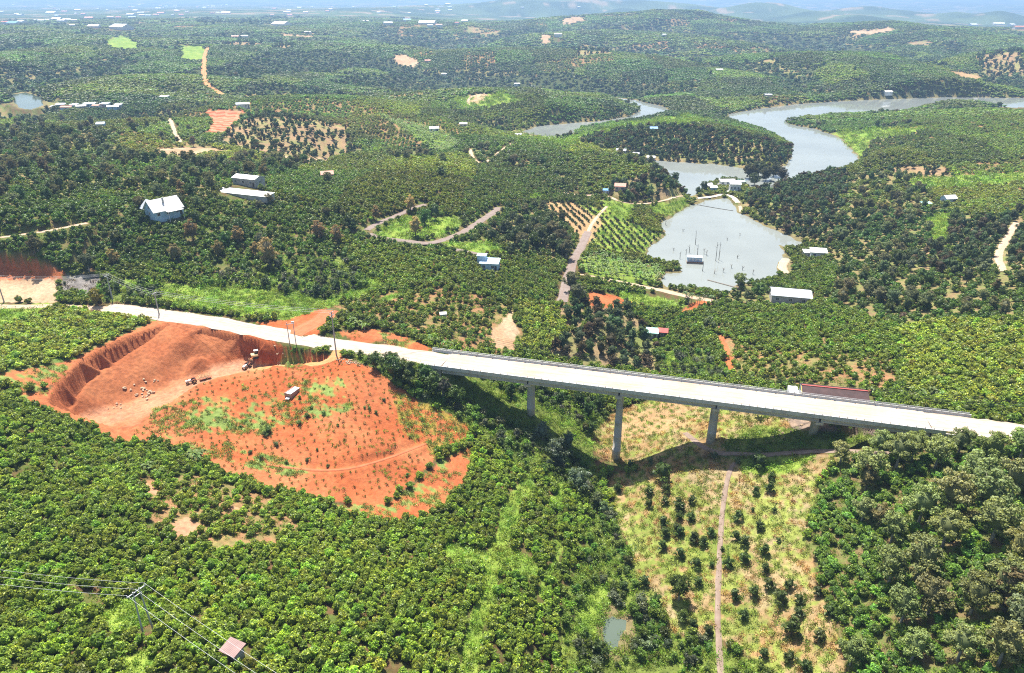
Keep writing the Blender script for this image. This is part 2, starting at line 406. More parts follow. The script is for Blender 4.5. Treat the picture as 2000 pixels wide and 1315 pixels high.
    def _tri(x, y, full=True):
     xx = x + (fbm(x / 3.0, y / 3.0, 41) - 0.5) * wob; yy = y + (fbm(x / 3.0, y / 3.0, 43) - 0.5) * wob
     zn = np.full(x.shape, np.nan)
     for f in fa:
        a, b, c = (V[i] for i in f[:3])
        den = (b[1] - c[1]) * (a[0] - c[0]) + (c[0] - b[0]) * (a[1] - c[1])
        if abs(den) < 1e-9: continue
        l1 = ((b[1] - c[1]) * (xx - c[0]) + (c[0] - b[0]) * (yy - c[1])) / den
        l2 = ((c[1] - a[1]) * (xx - c[0]) + (a[0] - c[0]) * (yy - c[1])) / den
        k = (l1 >= -1e-6) & (l2 >= -1e-6) & (l1 + l2 <= 1 + 1e-6)
        zn[k] = (l1 * vz[f[0]] + l2 * vz[f[1]] + (1 - l1 - l2) * vz[f[2]])[k]
     if not full: return zn, None, None
     d, _ = seg_dist(x, y, ol, True)
     return zn, d, inpoly(x, y, ol)
    Z[m] = quarry_z(GX[m], GY[m], Z0[m], False)[0]
    return ol
QUARRY = cut_quarry()
# the cut bank behind the pale plot at the left
cl = np.array([[*map(float, at_z(a, b, z))] for a, b, z in ((-220,530,8.6),(-60,538,8.4),(0,541,8.2),(50,540,8.2),(90,541,8.3),(122,548,8.2))])
m = (GX > cl[:, 0].min() - 5) & (GX < cl[:, 0].max() + 12) & (GY > cl[:, 1].min() - 12) & (GY < cl[:, 1].max() + 60)
d, par = seg_dist(GX[m] + (fbm(GX[m] / 3, GY[m] / 3, 143, 3) - 0.5) * 1.6, GY[m] + (fbm(GX[m] / 3, GY[m] / 3, 145, 3) - 0.5) * 1.6, cl)
beh = (GY[m] > np.interp(GX[m], cl[:, 0], cl[:, 1])) & (GX[m] < cl[-1, 0])
end = np.clip((len(cl) - 1 - par) / 1.5, 0, 1)
Z[m] = np.where(beh, Z[m] + 6.0 * sstep(0.2, 1.8, d) * (1 - sstep(14, 45, d)) * end, Z[m])

# ------------------------------------------------------------------ bridge line and roads
BR_A = np.array(at_z(872, 704, 0.0), float)          # centre of the deck at its two ends
BR_B = np.array(at_z(1812, 822, 0.0), float)
BR_D = (BR_B - BR_A) / np.linalg.norm(BR_B - BR_A)
BR_N = np.array([-BR_D[1], BR_D[0]])                 # towards the far side
BR_L = float(np.linalg.norm(BR_B - BR_A))
BR_W = 10.6

ROADS = []     # name, xyz line, half width, material key
def road(name, pts, width, mat, step=2.0, fixed=None):
    q = []
    for k, p in enumerate(pts):
        if len(p) == 3:
            x, y = at_z(p[0], p[1], p[2]); q.append((float(x), float(y), p[2]))
        else:
            g = ground(*p); q.append((g.x, g.y, g.z))
    L = smooth_line(q, step)
    if fixed is None:                                # follow the ground, smoothed along the way
        z = gz(L[:, 0], L[:, 1])
        k = max(1, int(10 / step))
        zp = np.pad(z, k, mode='edge')
        L[:, 2] = np.convolve(zp, np.ones(2 * k + 1) / (2 * k + 1), 'valid')
    ROADS.append((name, L, width / 2, mat))
    m = (GX > L[:, 0].min() - 12) & (GX < L[:, 0].max() + 12) & (GY > L[:, 1].min() - 12) & (GY < L[:, 1].max() + 12)
    x, y = GX[m], GY[m]
    d, par = seg_dist(x, y, L[:, :2])
    i = np.clip(par.astype(int), 0, len(L) - 2)
    zr = L[i, 2] + (L[i + 1, 2] - L[i, 2]) * (par - i)
    hw = width / 2
    w = 1 - sstep(hw + 0.4, hw + (2.2 if fixed is None else 1.4), d)
    Z[m] = Z[m] * (1 - w) + (zr - 0.14) * w

# main road, in two lengths either side of the bridge (heights fixed to the bridge's)
eA, eB = BR_A, BR_B
def _pxline(pts):
    return pts
road('gravel_road', [(205,602,4.3),(250,606,4.0),(340,618,3.1),(420,629,2.4),(500,645,1.7),(580,660,1.1),(660,674,0.6),(740,683,0.2),(810,694,0.02),(872,704,0.0)], 8.2, 'gravel', fixed=True)
road('dirt_lane', [(-260,590,7.5),(-120,594,6.5),(0,598,5.6),(100,598,5.0),(160,600,4.6),(215,603,4.25)], 3.4, 'dirt', fixed=True)
road('gravel_road', [(1812,822,0.0),(1850,826,0.0),(1920,835,0.1),(2000,845,0.3),(2150,868,0.8),(2400,905,1.5)], 9.0, 'gravel', fixed=True)
road('quarry_track', [(661,684,0.5),(652,697,0.3),(630,708,-1.0),(590,714,-3.6),(540,718,-5.4),(490,722,-6.6)], 3.6, 'ochre', 1.2, fixed=True)
road('red_dirt_track', [(575,655),(600,637),(630,622),(645,606)], 6.5, 'red')
road('asphalt_lane', [(1148,452),(1136,480),(1122,505),(1112,535),(1104,560),(1098,590)], 4.2, 'lane')
road('footpath', [(1185,402),(1170,420),(1156,438),(1148,455)], 1.8, 'dirt')
road('footpath', [(918,206),(914,198),(920,190),(934,184),(952,182)], 3.0, 'dirt')
road('dirt_lane', [(1118,534),(1160,541),(1220,553),(1290,567),(1340,578),(1400,588)], 3.4, 'dirt')
road('asphalt_lane', [(716,452),(740,464),(790,470),(835,476),(880,463),(915,447),(945,427),(975,405)], 4.2, 'lane')
road('asphalt_lane', [(716,452),(735,436),(765,425),(800,410),(830,398)], 3.6, 'lane')
road('dirt_lane', [(835,476),(870,484),(905,490),(940,500)], 3.2, 'lane')
road('footpath', [(1440,892),(1424,925),(1414,975),(1408,1040),(1404,1120),(1402,1210),(1407,1310),(1412,1400)], 1.3, 'path', 1.5)
road('footpath', [(1338,848),(1370,868),(1405,884),(1440,892),(1500,888),(1560,884),(1650,878),(1720,884),(1790,882)], 2.0, 'path', 1.5)
road('red_dirt_track', [(408,92),(402,104),(399,120),(398,138),(402,158),(415,172),(434,185)], 7.0, 'ochre')
road('footpath', [(520,905),(600,918),(680,915),(760,892),(832,868)], 0.9, 'red')
road('footpath', [(918,292),(924,308),(938,321)], 2.4, 'dirt')
road('footpath', [(1005,277),(975,297),(944,320)], 2.0, 'dirt')
road('footpath', [(1085,372),(1120,380),(1170,382),(1210,393),(1245,400),(1280,394),(1310,386),(1338,385)], 2.2, 'dirt')
road('footpath', [(1440,396),(1446,404),(1447,414)], 2.0, 'dirt')
road('footpath', [(330,232),(340,255),(352,278)], 3.0, 'dirt')
road('footpath', [(1985,435),(1965,470),(1950,500),(1960,530)], 3.0, 'dirt')
road('footpath', [(0,465),(60,455),(100,447),(170,437)], 2.2, 'dirt')
road('causeway', [(1340,388,-14.0),(1360,387,-13.9),(1390,384,-13.8),(1412,380,-13.8),(1430,384,-13.8),(1442,396,-13.5)], 3.2, 'concrete_path', 1.2, fixed=True)
road('dirt_lane', [(1535,505),(1528,520),(1535,535)], 4.0, 'dirt')

# under the bridge's ends the ground meets the deck
for e, s in ((BR_A, 1), (BR_B, -1)):
    m = np.hypot(GX - e[0], GY - e[1]) < 20
    x, y = GX[m] - e[0], GY[m] - e[1]
    a = (x * BR_D[0] + y * BR_D[1]) * s               # along the deck, inwards
    n = np.abs(x * BR_N[0] + y * BR_N[1])
    top = -2.1 - np.maximum(a - 1.0, 0) * 0.65
    w = sstep(-1.0, 0.6, a) * (1 - sstep(BR_W / 2 - 0.2, BR_W / 2 + 3, n))
    Z[m] = np.where(w > 0, np.minimum(Z[m], Z[m] * (1 - w) + np.minimum(top, Z[m]) * w), Z[m])

# ------------------------------------------------------------------ land cover, read off the photograph
(Z_COFFEE, Z_BRIGHT, Z_SPARSE, Z_WOOD, Z_MIX, Z_ORCH, Z_GRASS, Z_DRY, Z_RED, Z_PALE, Z_ROWS, Z_SHRUB, Z_YARD, Z_FOREST, Z_GREY, Z_BANANA, Z_REDCROP, Z_DARKORCH, Z_WEEDRED, Z_CROP, Z_LOBE) = range(21)
ZM = np.zeros((1315, 2000), np.uint8)
_yy, _xx = np.mgrid[0:1315, 0:2000]
def zone(k, *polys):
    for p in polys:
        q = np.array(p)
        x0, x1 = max(0, int(q[:, 0].min())), min(2000, int(q[:, 0].max()) + 2)
        y0, y1 = max(0, int(q[:, 1].min())), min(1315, int(q[:, 1].max()) + 2)
        if x1 <= x0 or y1 <= y0: continue
        s = inpoly(_xx[y0:y1, x0:x1], _yy[y0:y1, x0:x1], q)
        ZM[y0:y1, x0:x1][s] = k
def zline(k, pts, w):
    d, _ = seg_dist(_xx.ravel().astype(np.float32), _yy.ravel().astype(np.float32), pts)
    ZM.reshape(-1)[d < w] = k
# far country: patches of wood and plantation
_n = fbm(_xx[:330] / 55.0, _yy[:330] / 16.0, 77, 3)
ZM[:330][(_n > 0.60)] = Z_WOOD
ZM[:200][(_n > 0.66)[:200]] = Z_FOREST
zone(Z_FOREST, [(330,150),(480,120),(600,85),(800,100),(830,150),(790,170),(700,185),(640,190),(560,180),(450,185)], [(0,60),(60,70),(130,110),(90,130),(0,120)],
     [(1010,150),(1100,140),(1180,160),(1300,175),(1310,205),(1200,190),(1080,175)], [(1640,150),(1760,140),(1800,190),(1700,190)], [(1490,75),(1600,70),(1700,100),(1620,110),(1500,100)])
zone(Z_GRASS, [(205,80),(235,68),(262,78),(280,95),(240,100),(215,95)], [(880,190),(985,180),(1025,198),(960,208),(900,212)])
zone(Z_PALE, [(916,200),(922,188),(938,182),(956,184),(944,194),(930,204)])
zone(Z_CROP, [(352,88),(400,90),(398,120),(352,118)])
zone(Z_PALE, [(765,105),(790,106),(825,122),(800,132),(775,125)], [(1055,68),(1078,68),(1076,87),(1052,87)], [(1850,137),(1900,148),(1915,158),(1870,152)], [(545,64),(620,70),(610,76),(548,70)], [(1650,60),(1750,53),(1740,64),(1670,70)], [(1090,38),(1130,30),(1150,40),(1100,50)])
zone(Z_ROWS, [(1855,137),(1915,148),(1915,160),(1870,152)])
zone(Z_ORCH, [(480,232),(560,226),(680,246),(674,306),(600,312),(520,306),(430,282),(440,262)], [(1900,110),(1990,95),(2000,140),(1930,155)])
zone(Z_SPARSE, [(480,190),(700,195),(800,230),(860,275),(780,290),(690,250),(560,225),(470,225)], [(400,180),(480,185),(470,210),(400,205)])
zone(Z_REDCROP, [(402,215),(482,214),(470,232),(440,262),(400,262),(412,238)])
zone(Z_PALE, [(298,293),(345,287),(420,288),(455,297),(400,303),(375,312),(315,308)], [(532,306),(648,309),(645,320),(540,314)])
zone(Z_BANANA, [(740,225),(800,240),(880,262),(895,285),(860,300),(810,268)])
zone(Z_WOOD, [(0,250),(150,262),(260,300),(420,320),(600,318),(560,345),(420,360),(420,400),(300,385),(200,375),(120,400),(0,410)])
zone(Z_MIX, [(300,400),(480,388),(650,400),(700,440),(720,470),(690,520),(560,540),(400,530),(180,510),(200,450)], [(0,410),(120,400),(260,385),(280,410),(190,450),(180,510),(120,520),(0,500)],
     [(700,440),(760,420),(980,400),(960,440),(900,520),(820,500),(720,470)], [(930,400),(1060,400),(1110,440),(1100,500),(1010,490),(940,470)])
zone(Z_WOOD, [(940,450),(1060,400),(1115,440),(1112,490),(1080,510),(1000,490)], [(780,400),(880,395),(905,440),(830,465),(780,450)])
zone(Z_GRASS, [(735,456),(770,430),(815,412),(880,402),(905,436),(850,466),(780,464)], [(860,474),(930,470),(1000,492),(940,498)])
zone(Z_COFFEE, [(660,470),(900,500),(1090,530),(1090,580),(900,560),(760,560),(700,520)], [(590,330),(800,316),(1020,350),(1030,390),(960,410),(860,425),(700,420),(600,395)])
zone(Z_GRASS, [(180,580),(240,545),(400,560),(540,505),(640,500),(760,560),(650,600),(560,625),(420,612),(320,592)], [(0,600),(90,590),(110,608),(0,640)], [(730,455),(830,470),(720,465)])
zone(Z_SHRUB, [(330,545),(480,530),(560,500),(690,505),(720,560),(640,585),(560,570),(420,560)], [(180,545),(330,560),(300,590),(200,590)])
zone(Z_PALE, [(0,545),(112,545),(108,590),(0,592)])
zone(Z_RED, [(0,500),(70,508),(125,530),(115,545),(0,547)])
zone(Z_GREY, [(118,540),(200,538),(190,576),(115,572)])
zone(Z_BRIGHT, [(0,640),(110,605),(255,612),(330,632),(240,662),(150,702),(0,728)])
zone(Z_WEEDRED, [(0,728),(150,702),(158,716),(120,750),(60,762),(0,750)], [(40,765),(105,770),(100,800),(60,790)])
zone(Z_RED, [(335,626),(400,636),(470,648),(530,664),(600,692),(655,690),(715,715),(770,752),(805,778),(918,830),(905,862),(850,892),(800,940),(750,985),(690,985),(560,958),(450,930),(345,862),(240,870),(190,842),(104,808),(90,770),(148,700),(238,652),(322,622)])
zone(Z_RED, [(495,630),(560,624),(640,600),(655,616),(615,655),(560,652)], [(660,648),(735,640),(760,668),(700,672)])
zone(Z_WEEDRED, [(735,640),(850,680),(830,695),(770,685)], [(300,800),(420,770),(520,800),(530,850),(400,850),(300,860)], [(420,810),(620,780),(640,810),(480,850)], [(545,720),(625,715),(630,700),(560,690)],[(310,850),(420,850),(520,890),(600,910),(640,920),(560,930),(430,900),(330,870)])
zone(Z_WEEDRED, [(270,845),(420,765),(560,745),(660,735),(700,800),(560,830),(420,845),(330,860)])
zone(Z_LOBE, [(755,762),(810,778),(918,830),(905,868),(845,890),(785,840)])
zone(Z_SPARSE, [(655,595),(740,575),(820,560),(940,575),(1010,605),(1030,660),(990,690),(900,685),(820,655),(700,625)])
zone(Z_GRASS, [(770,575),(820,560),(760,590),(690,600)])
zone(Z_PALE, [(955,645),(1000,605),(1012,640),(1000,690),(965,672)])
zone(Z_BRIGHT, [(1010,590),(1100,600),(1120,640),(1060,690),(1000,690),(1030,650)])
zone(Z_DARKORCH, [(1090,600),(1200,590),(1260,640),(1290,690),(1280,730),(1180,720),(1060,695),(1110,650)])
zone(Z_SHRUB, [(1270,690),(1390,680),(1410,740),(1320,740)])
zone(Z_GRASS, [(1200,565),(1290,580),(1340,600),(1290,605),(1230,595)], [(1300,690),(1316,690),(1318,735),(1306,735)])
zone(Z_RED, [(1150,568),(1200,575),(1250,595),(1240,602),(1150,598)], [(1335,600),(1370,585),(1395,588),(1330,618)], [(1400,655),(1430,662),(1445,735),(1420,730)])
zone(Z_CROP, [(1060,398),(1150,400),(1240,440),(1310,462),(1272,500),(1180,495),(1150,470),(1100,430)])
zone(Z_ROWS, [(1055,398),(1120,395),(1180,430),(1150,480),(1110,440)])
zone(Z_GRASS, [(1165,385),(1245,402),(1232,432),(1190,425)], [(1262,402),(1335,386),(1352,402),(1300,428),(1270,420)], [(1040,383),(1070,380),(1050,395),(1020,395)])
zone(Z_BANANA, [(1135,512),(1160,495),(1290,525),(1292,560),(1200,548),(1140,530)])
zone(Z_WOOD, [(1445,395),(1500,365),(1600,345),(1700,335),(1800,340),(1850,420),(2000,420),(2000,620),(1760,640),(1600,590),(1640,530),(1600,480),(1510,450)], [(1440,560),(1520,560),(1500,600),(1400,590)])
zone(Z_DARKORCH, [(1440,395),(1500,365),(1560,350),(1650,335),(1650,400),(1600,480),(1510,450)], [(1830,460),(1990,420),(2000,520),(1840,540),(1760,520)])
zone(Z_GRASS, [(1760,350),(1840,345),(2000,335),(2000,355),(1860,372),(1780,368)], [(1815,420),(1860,420),(1850,470),(1815,475)], [(1600,262),(1700,250),(1820,248),(1780,262),(1700,275),(1690,295),(1680,312),(1660,292)])
zone(Z_COFFEE, [(1690,300),(2000,290),(2000,330),(1850,345),(1720,330)])
zone(Z_SPARSE, [(1390,600),(1600,595),(1610,690),(1740,700),(1750,770),(1560,760),(1440,730)])
zone(Z_COFFEE, [(1390,600),(1600,595),(1605,680),(1500,690),(1420,660)])
zone(Z_BRIGHT, [(1750,640),(1880,625),(2000,640),(2000,790),(1850,795),(1770,760)])
zone(Z_RED)
zone(Z_DARKORCH, [(1112,272),(1200,255),(1330,246),(1450,264),(1548,292),(1540,327),(1460,330),(1300,320),(1170,290)], [(1180,372),(1280,330),(1340,385),(1300,392),(1240,396)])
zone(Z_GRASS, [(1240,240),(1340,222),(1400,235),(1330,250)])
zone(Z_SHRUB, [(690,695),(760,690),(830,715),(960,740),(1060,770),(1180,790),(1190,830),(1160,870),(1170,980),(1120,960),(1000,900),(930,840),(850,790),(800,770)])
zone(Z_DRY, [(1150,850),(1210,800),(1300,775),(1480,790),(1540,830),(1480,870),(1400,885),(1260,920),(1180,900)])
zone(Z_ROWS, [(1225,815),(1300,785),(1345,790),(1330,830),(1270,850),(1200,860)])
zone(Z_YARD, [(1510,800),(1690,818),(1800,845),(1700,852),(1560,850)])
zone(Z_SHRUB, [(1400,872),(1480,830),(1560,840),(1700,850),(1690,875),(1540,880),(1440,888)])
zone(Z_DRY, [(1180,930),(1290,915),(1400,895),(1440,895),(1640,885),(1590,955),(1572,1060),(1615,1180),(1655,1315),(1520,1315),(1400,1240),(1320,1240),(1250,1150),(1225,1060),(1195,990)])
zone(Z_SHRUB, [(1150,980),(1200,1010),(1230,1080),(1250,1150),(1310,1240),(1400,1255),(1520,1315),(1110,1315),(1090,1200),(1130,1100)])
zone(Z_GRASS, [(1130,1180),(1170,1130),(1200,1190),(1180,1260),(1120,1230)], [(1440,895),(1600,888),(1540,925),(1450,925)])
zone(Z_MIX, [(1640,885),(1760,885),(2000,865),(2000,1315),(1660,1315),(1618,1180),(1574,1060),(1592,960)])
zone(Z_WEEDRED, [(640,985),(760,985),(860,900),(930,870),(900,950),(830,1010),(740,1020)])
zone(Z_SPARSE, [(280,940),(400,920),(540,980),(590,1030),(540,1070),(400,1075),(310,1040)])
zone(Z_REDCROP, [(335,1025),(370,1008),(400,1025),(388,1050),(345,1045)], [(440,985),(462,990),(450,1012)], [(262,938),(300,948),(322,968),(290,962)])
zline(Z_GRASS, [(1015,262),(1060,275),(1100,280),(1150,266),(1220,248),(1300,232)], 6)
for ln, w in (([(1032,940),(1005,985),(985,1030),(965,1090),(955,1160),(930,1230),(910,1315)], 17), ([(880,1075),(940,1095),(1000,1090),(1040,1115)], 18), ([(1095,955),(1085,985)], 10), ([(1090,1060),(1060,1160)], 8)):
    zline(Z_GRASS, ln, w)
zone(Z_GRASS, [(180,1210),(230,1170),(300,1160),(290,1220),(230,1240)], [(230,1290),(280,1270),(320,1290),(290,1315),(240,1315)], [(130,870),(170,860),(160,890)])

def _box(A, k, ax):
    n = A.shape[ax]
    c = np.cumsum(np.insert(A, 0, 0, axis=ax), axis=ax)
    hi = np.minimum(np.arange(n) + k + 1, n); lo = np.maximum(np.arange(n) - k, 0)
    cnt = (hi - lo).astype(float)
    return (np.take(c, hi, ax) - np.take(c, lo, ax)) / (cnt[:, None] if ax == 0 else cnt[None])
VALLEY = Z.copy()
for _k in range(2):
    VALLEY = _box(_box(VALLEY, 9, 0), 22, 1)
VALLEY = (VALLEY - Z) / (0.0045 * rg + 1.0)                # > 0 in hollows, < 0 on tops
def hollow(x, y):
    r = np.clip(np.hypot(x, y), RIN, REND); t = np.arctan2(x, y)
    return VALLEY[np.clip(np.searchsorted(RR, r), 0, NR - 1), np.clip(np.searchsorted(TH, t), 0, NT - 1)]
def zone_at(x, y, z, jit=5.0):
    px, py, dep = to_px(x, y, z)
    j = jit
    px = px + (fbm(x / 4.5, y / 4.5, 61, 3) - 0.5) * j * 4; py = py + (fbm(x / 4.5, y / 4.5, 67, 3) - 0.5) * j * 1.6
    ix = np.clip(px, 0, 1999).astype(int); iy = np.clip(py, 0, 1314).astype(int)
    zz = ZM[iy, ix]
    # in the hills wood keeps to the hollows and the tops are planted
    r_ = np.hypot(x, y); v = hollow(x, y) + (fbm(x / 60, y / 60, 73, 3) - 0.5) * 1.0
    zz = np.where((r_ > 450) & (zz == Z_COFFEE) & (v > np.where(r_ > 900, 0.28, 0.6)), Z_WOOD, zz)
    zz = np.where((r_ > 900) & (zz == Z_WOOD) & (v > 0.75), Z_FOREST, zz)
    wx, wy = x + 40 * fbm(x / 90, y / 90, 321, 2), y + 40 * fbm(x / 90, y / 90, 323, 2)
    ce = _hash(np.floor(wx / 62), np.floor(wy / 85), 9)      # a few plots lie open
    zz = np.where((r_ > 520) & (zz == Z_COFFEE) & (ce < 0.035), Z_ORCH, zz)
    zz = np.where((r_ > 420) & (zz == Z_COFFEE) & (ce > 0.90), Z_SPARSE, zz)
    zz = np.where((r_ > 650) & np.isin(zz, (Z_WOOD, Z_FOREST)) & (v < -0.1), Z_COFFEE, zz)
    # past the sides of the frame the plantations simply go on
    return np.where((px < -40) | (px > 2040) | (py > 1330), np.where(fbm(x / 60, y / 60, 71, 2) > 0.62, Z_MIX, Z_COFFEE), zz)

WXY = [(nm, water_xy(p, z), z) for nm, p, z in WATERS]
def in_water(x, y, grow=0.0):
    r = np.zeros(np.shape(x), bool)
    for nm, w, z in WXY:
        m = (x > w[:, 0].min() - 9) & (x < w[:, 0].max() + 9) & (y > w[:, 1].min() - 9) & (y < w[:, 1].max() + 9)
        if m.any():
            r[m] |= gz(x[m], y[m]) < z + grow
    return r
def on_road(x, y, grow=0.6):
    r = np.zeros(np.shape(x), bool)
    for nm, L, hw, mt in ROADS:
        g = hw + grow
        m = (x > L[:, 0].min() - g) & (x < L[:, 0].max() + g) & (y > L[:, 1].min() - g) & (y < L[:, 1].max() + g)
        if m.any():
            d, _ = seg_dist(x[m], y[m], L[:, :2]); r[m] |= d < g
    return r

# ================================================================== MATERIALS
MATS = {}
def new_mat(name):
    m = bpy.data.materials.new(name)
    m.use_nodes = True
    nt = m.node_tree
    b = nt.nodes['Principled BSDF']
    MATS[name] = m
    return m, nt, b
def N(nt, t, **kw):
    n = nt.nodes.new(t)
    for k, v in kw.items():
        setattr(n, k, v)
    return n
def noise_node(nt, scale, detail=5, rough=0.6, coord='Object', vec=None):
    n = N(nt, 'ShaderNodeTexNoise')
    n.inputs['Scale'].default_value = scale; n.inputs['Detail'].default_value = detail; n.inputs['Roughness'].default_value = rough
    if vec is None:
        tc = N(nt, 'ShaderNodeTexCoord'); vec = tc.outputs[coord]
    nt.links.new(vec, n.inputs['Vector'])
    return n
def ramp(nt, src, stops):
    r = N(nt, 'ShaderNodeValToRGB')
    e = r.color_ramp.elements
    while len(e) < len(stops): e.new(0.5)
    for k, (p, c) in enumerate(stops):
        e[k].position = p; e[k].color = (*c, 1) if len(c) == 3 else c
    nt.links.new(src, r.inputs['Fac'])
    return r
def mix(nt, fac, a, b, mode='MIX'):
    m = N(nt, 'ShaderNodeMix', data_type='RGBA', blend_type=mode)
    for sock, v in ((m.inputs['Factor'], fac), (m.inputs['A'], a), (m.inputs['B'], b)):
        if isinstance(v, (int, float)): sock.default_value = v
        elif isinstance(v, tuple): sock.default_value = (*v, 1)
        else: nt.links.new(v, sock)
    return m.outputs['Result']
def bump(nt, b, h, strength, dist):
    n = N(nt, 'ShaderNodeBump')
    n.inputs['Strength'].default_value = strength; n.inputs['Distance'].default_value = dist
    nt.links.new(h, n.inputs['Height']); nt.links.new(n.outputs[0], b.inputs['Normal'])
def worn(name, c1, c2, scale=1.5, rough=0.8, spec=0.3, bmp=0.3, bdist=0.03, metallic=0.0, stain=None, bscale=None):
    """a plain surface with mottled colour, fine relief and optional stains"""
    m, nt, b = new_mat(name)
    n = noise_node(nt, scale)
    c = ramp(nt, n.outputs['Fac'], [(0.3, c1), (0.7, c2)]).outputs['Color']
    if stain:
        s = noise_node(nt, scale * 0.35, 6, 0.7)
        f = ramp(nt, s.outputs['Fac'], [(0.52, (0, 0, 0)), (0.68, (0.75, 0.75, 0.75))])
        c = mix(nt, f.outputs['Color'], c, stain)
    nt.links.new(c, b.inputs['Base Color'])
    b.inputs['Roughness'].default_value = rough
    b.inputs['Specular IOR Level'].default_value = spec
    b.inputs['Metallic'].default_value = metallic
    if bmp:
        n2 = noise_node(nt, bscale or scale * 6, 4)
        bump(nt, b, n2.outputs['Fac'], bmp, bdist)
    return m
# terrain: colour of the soil and ground cover is carried by the surface, with grain and clods on it
m, nt, b = new_mat('terrain')
at = N(nt, 'ShaderNodeAttribute', attribute_name='soil')
n1 = noise_node(nt, 0.9, 6, 0.65); n2 = noise_node(nt, 0.07, 4, 0.6); n3 = noise_node(nt, 3.4, 3, 0.6)
c = mix(nt, 1.0, at.outputs['Color'], ramp(nt, n1.outputs['Fac'], [(0.25, (0.62, 0.62, 0.62)), (0.75, (1.3, 1.28, 1.22))]).outputs['Color'], 'MULTIPLY')
c = mix(nt, 1.0, c, ramp(nt, n2.outputs['Fac'], [(0.3, (0.82, 0.84, 0.82)), (0.7, (1.14, 1.12, 1.08))]).outputs['Color'], 'MULTIPLY')
nt.links.new(c, b.inputs['Base Color'])
b.inputs['Roughness'].default_value = 0.95
b.inputs['Specular IOR Level'].default_value = 0.1
ad = N(nt, 'ShaderNodeMath', operation='ADD'); nt.links.new(n1.outputs['Fac'], ad.inputs[0]); nt.links.new(n3.outputs['Fac'], ad.inputs[1])
bump(nt, b, ad.outputs[0], 0.7, 0.22)
# water
def water_mat(name, col, rough):
    m, nt, b = new_mat(name)
    n = noise_node(nt, 0.02, 3); 
    c = ramp(nt, n.outputs['Fac'], [(0.35, col), (0.7, tuple(v * 0.82 for v in col))])
    nt.links.new(c.outputs['Color'], b.inputs['Base Color'])
    b.inputs['Roughness'].default_value = rough
    b.inputs['IOR'].default_value = 1.333
    w = noise_node(nt, 0.55, 4, 0.6)
    bump(nt, b, w.outputs['Fac'], 0.10, 0.10)
water_mat('lake', (0.25, 0.27, 0.25), 0.05)  # pale base holds the bright sky's reflection along with the silt
water_mat('pond', (0.10, 0.13, 0.10), 0.08)
# leaves: the instance or the plant carries its own leaf colour, each leaf varies round it
def leaf_mat(name, transl=0.36, rough=0.45, spec=0.35):
    m, nt, b = new_mat(name)
    ic = N(nt, 'ShaderNodeAttribute', attribute_name='leaf_colour', attribute_type='INSTANCER')
    lv = N(nt, 'ShaderNodeAttribute', attribute_name='leaf_tone')
    oi = N(nt, 'ShaderNodeObjectInfo')
    c = mix(nt, 1.0, ic.outputs['Color'], lv.outputs['Color'], 'MULTIPLY')
    hs = N(nt, 'ShaderNodeHueSaturation')
    mr = N(nt, 'ShaderNodeMapRange'); nt.links.new(oi.outputs['Random'], mr.inputs['Value'])
    mr.inputs['To Min'].default_value = 0.8; mr.inputs['To Max'].default_value = 1.2
    mh = N(nt, 'ShaderNodeMapRange'); nt.links.new(oi.outputs['Random'], mh.inputs['Value'])
    mh.inputs['To Min'].default_value = 0.487; mh.inputs['To Max'].default_value = 0.51
    nt.links.new(mr.outputs[0], hs.inputs['Value']); nt.links.new(mh.outputs[0], hs.inputs['Hue']); nt.links.new(c, hs.inputs['Color'])
    nt.links.new(hs.outputs[0], b.inputs['Base Color'])
    b.inputs['Roughness'].default_value = rough
    b.inputs['Specular IOR Level'].default_value = spec
    tr = N(nt, 'ShaderNodeBsdfTranslucent')
    tc = mix(nt, 1.0, hs.outputs[0], (1.25, 1.15, 0.5), 'MULTIPLY')
    nt.links.new(tc, tr.inputs['Color'])
    ms = N(nt, 'ShaderNodeMixShader'); ms.inputs[0].default_value = transl
    nt.links.new(b.outputs[0], ms.inputs[1]); nt.links.new(tr.outputs[0], ms.inputs[2])
    out = [n for n in nt.nodes if n.type == 'OUTPUT_MATERIAL'][0]
    nt.links.new(ms.outputs[0], out.inputs['Surface'])
leaf_mat('leaf')
leaf_mat('leaf_dull', 0.27, 0.65, 0.2)
worn('bark', (0.10, 0.075, 0.055), (0.22, 0.19, 0.16), 5, 0.9, 0.1, 0.6, 0.03)
worn('pale_bark', (0.24, 0.21, 0.18), (0.42, 0.39, 0.35), 5, 0.9, 0.1, 0.4, 0.03)
def road_mat(name, c1, c2, track, scale=0.5):
    """loose surface with mottling; the wheel tracks run along the strip (its own u coordinate)"""
    m, nt, b = new_mat(name)
    uv = N(nt, 'ShaderNodeUVMap'); sp = N(nt, 'ShaderNodeSeparateXYZ'); nt.links.new(uv.outputs[0], sp.inputs[0])
    n = noise_node(nt, scale, 6, 0.65); nf = noise_node(nt, 6, 3)
    c = ramp(nt, n.outputs['Fac'], [(0.32, c1), (0.68, c2)]).outputs['Color']
    mp = N(nt, 'ShaderNodeMapping'); mp.inputs['Scale'].default_value = (9, 0.12, 1); nt.links.new(uv.outputs[0], mp.inputs['Vector'])
    st = noise_node(nt, 1.0, 4, 0.6, vec=mp.outputs[0])
    f = ramp(nt, st.outputs['Fac'], [(0.48, (0, 0, 0)), (0.66, (0.7, 0.7, 0.7))])
    c = mix(nt, f.outputs['Color'], c, track)
    nt.links.new(c, b.inputs['Base Color'])
    b.inputs['Roughness'].default_value = 0.92; b.inputs['Specular IOR Level'].default_value = 0.15
    bump(nt, b, nf.outputs['Fac'], 0.4, 0.06)
road_mat('gravel', (0.38, 0.31, 0.25), (0.50, 0.44, 0.37), (0.36, 0.24, 0.16))
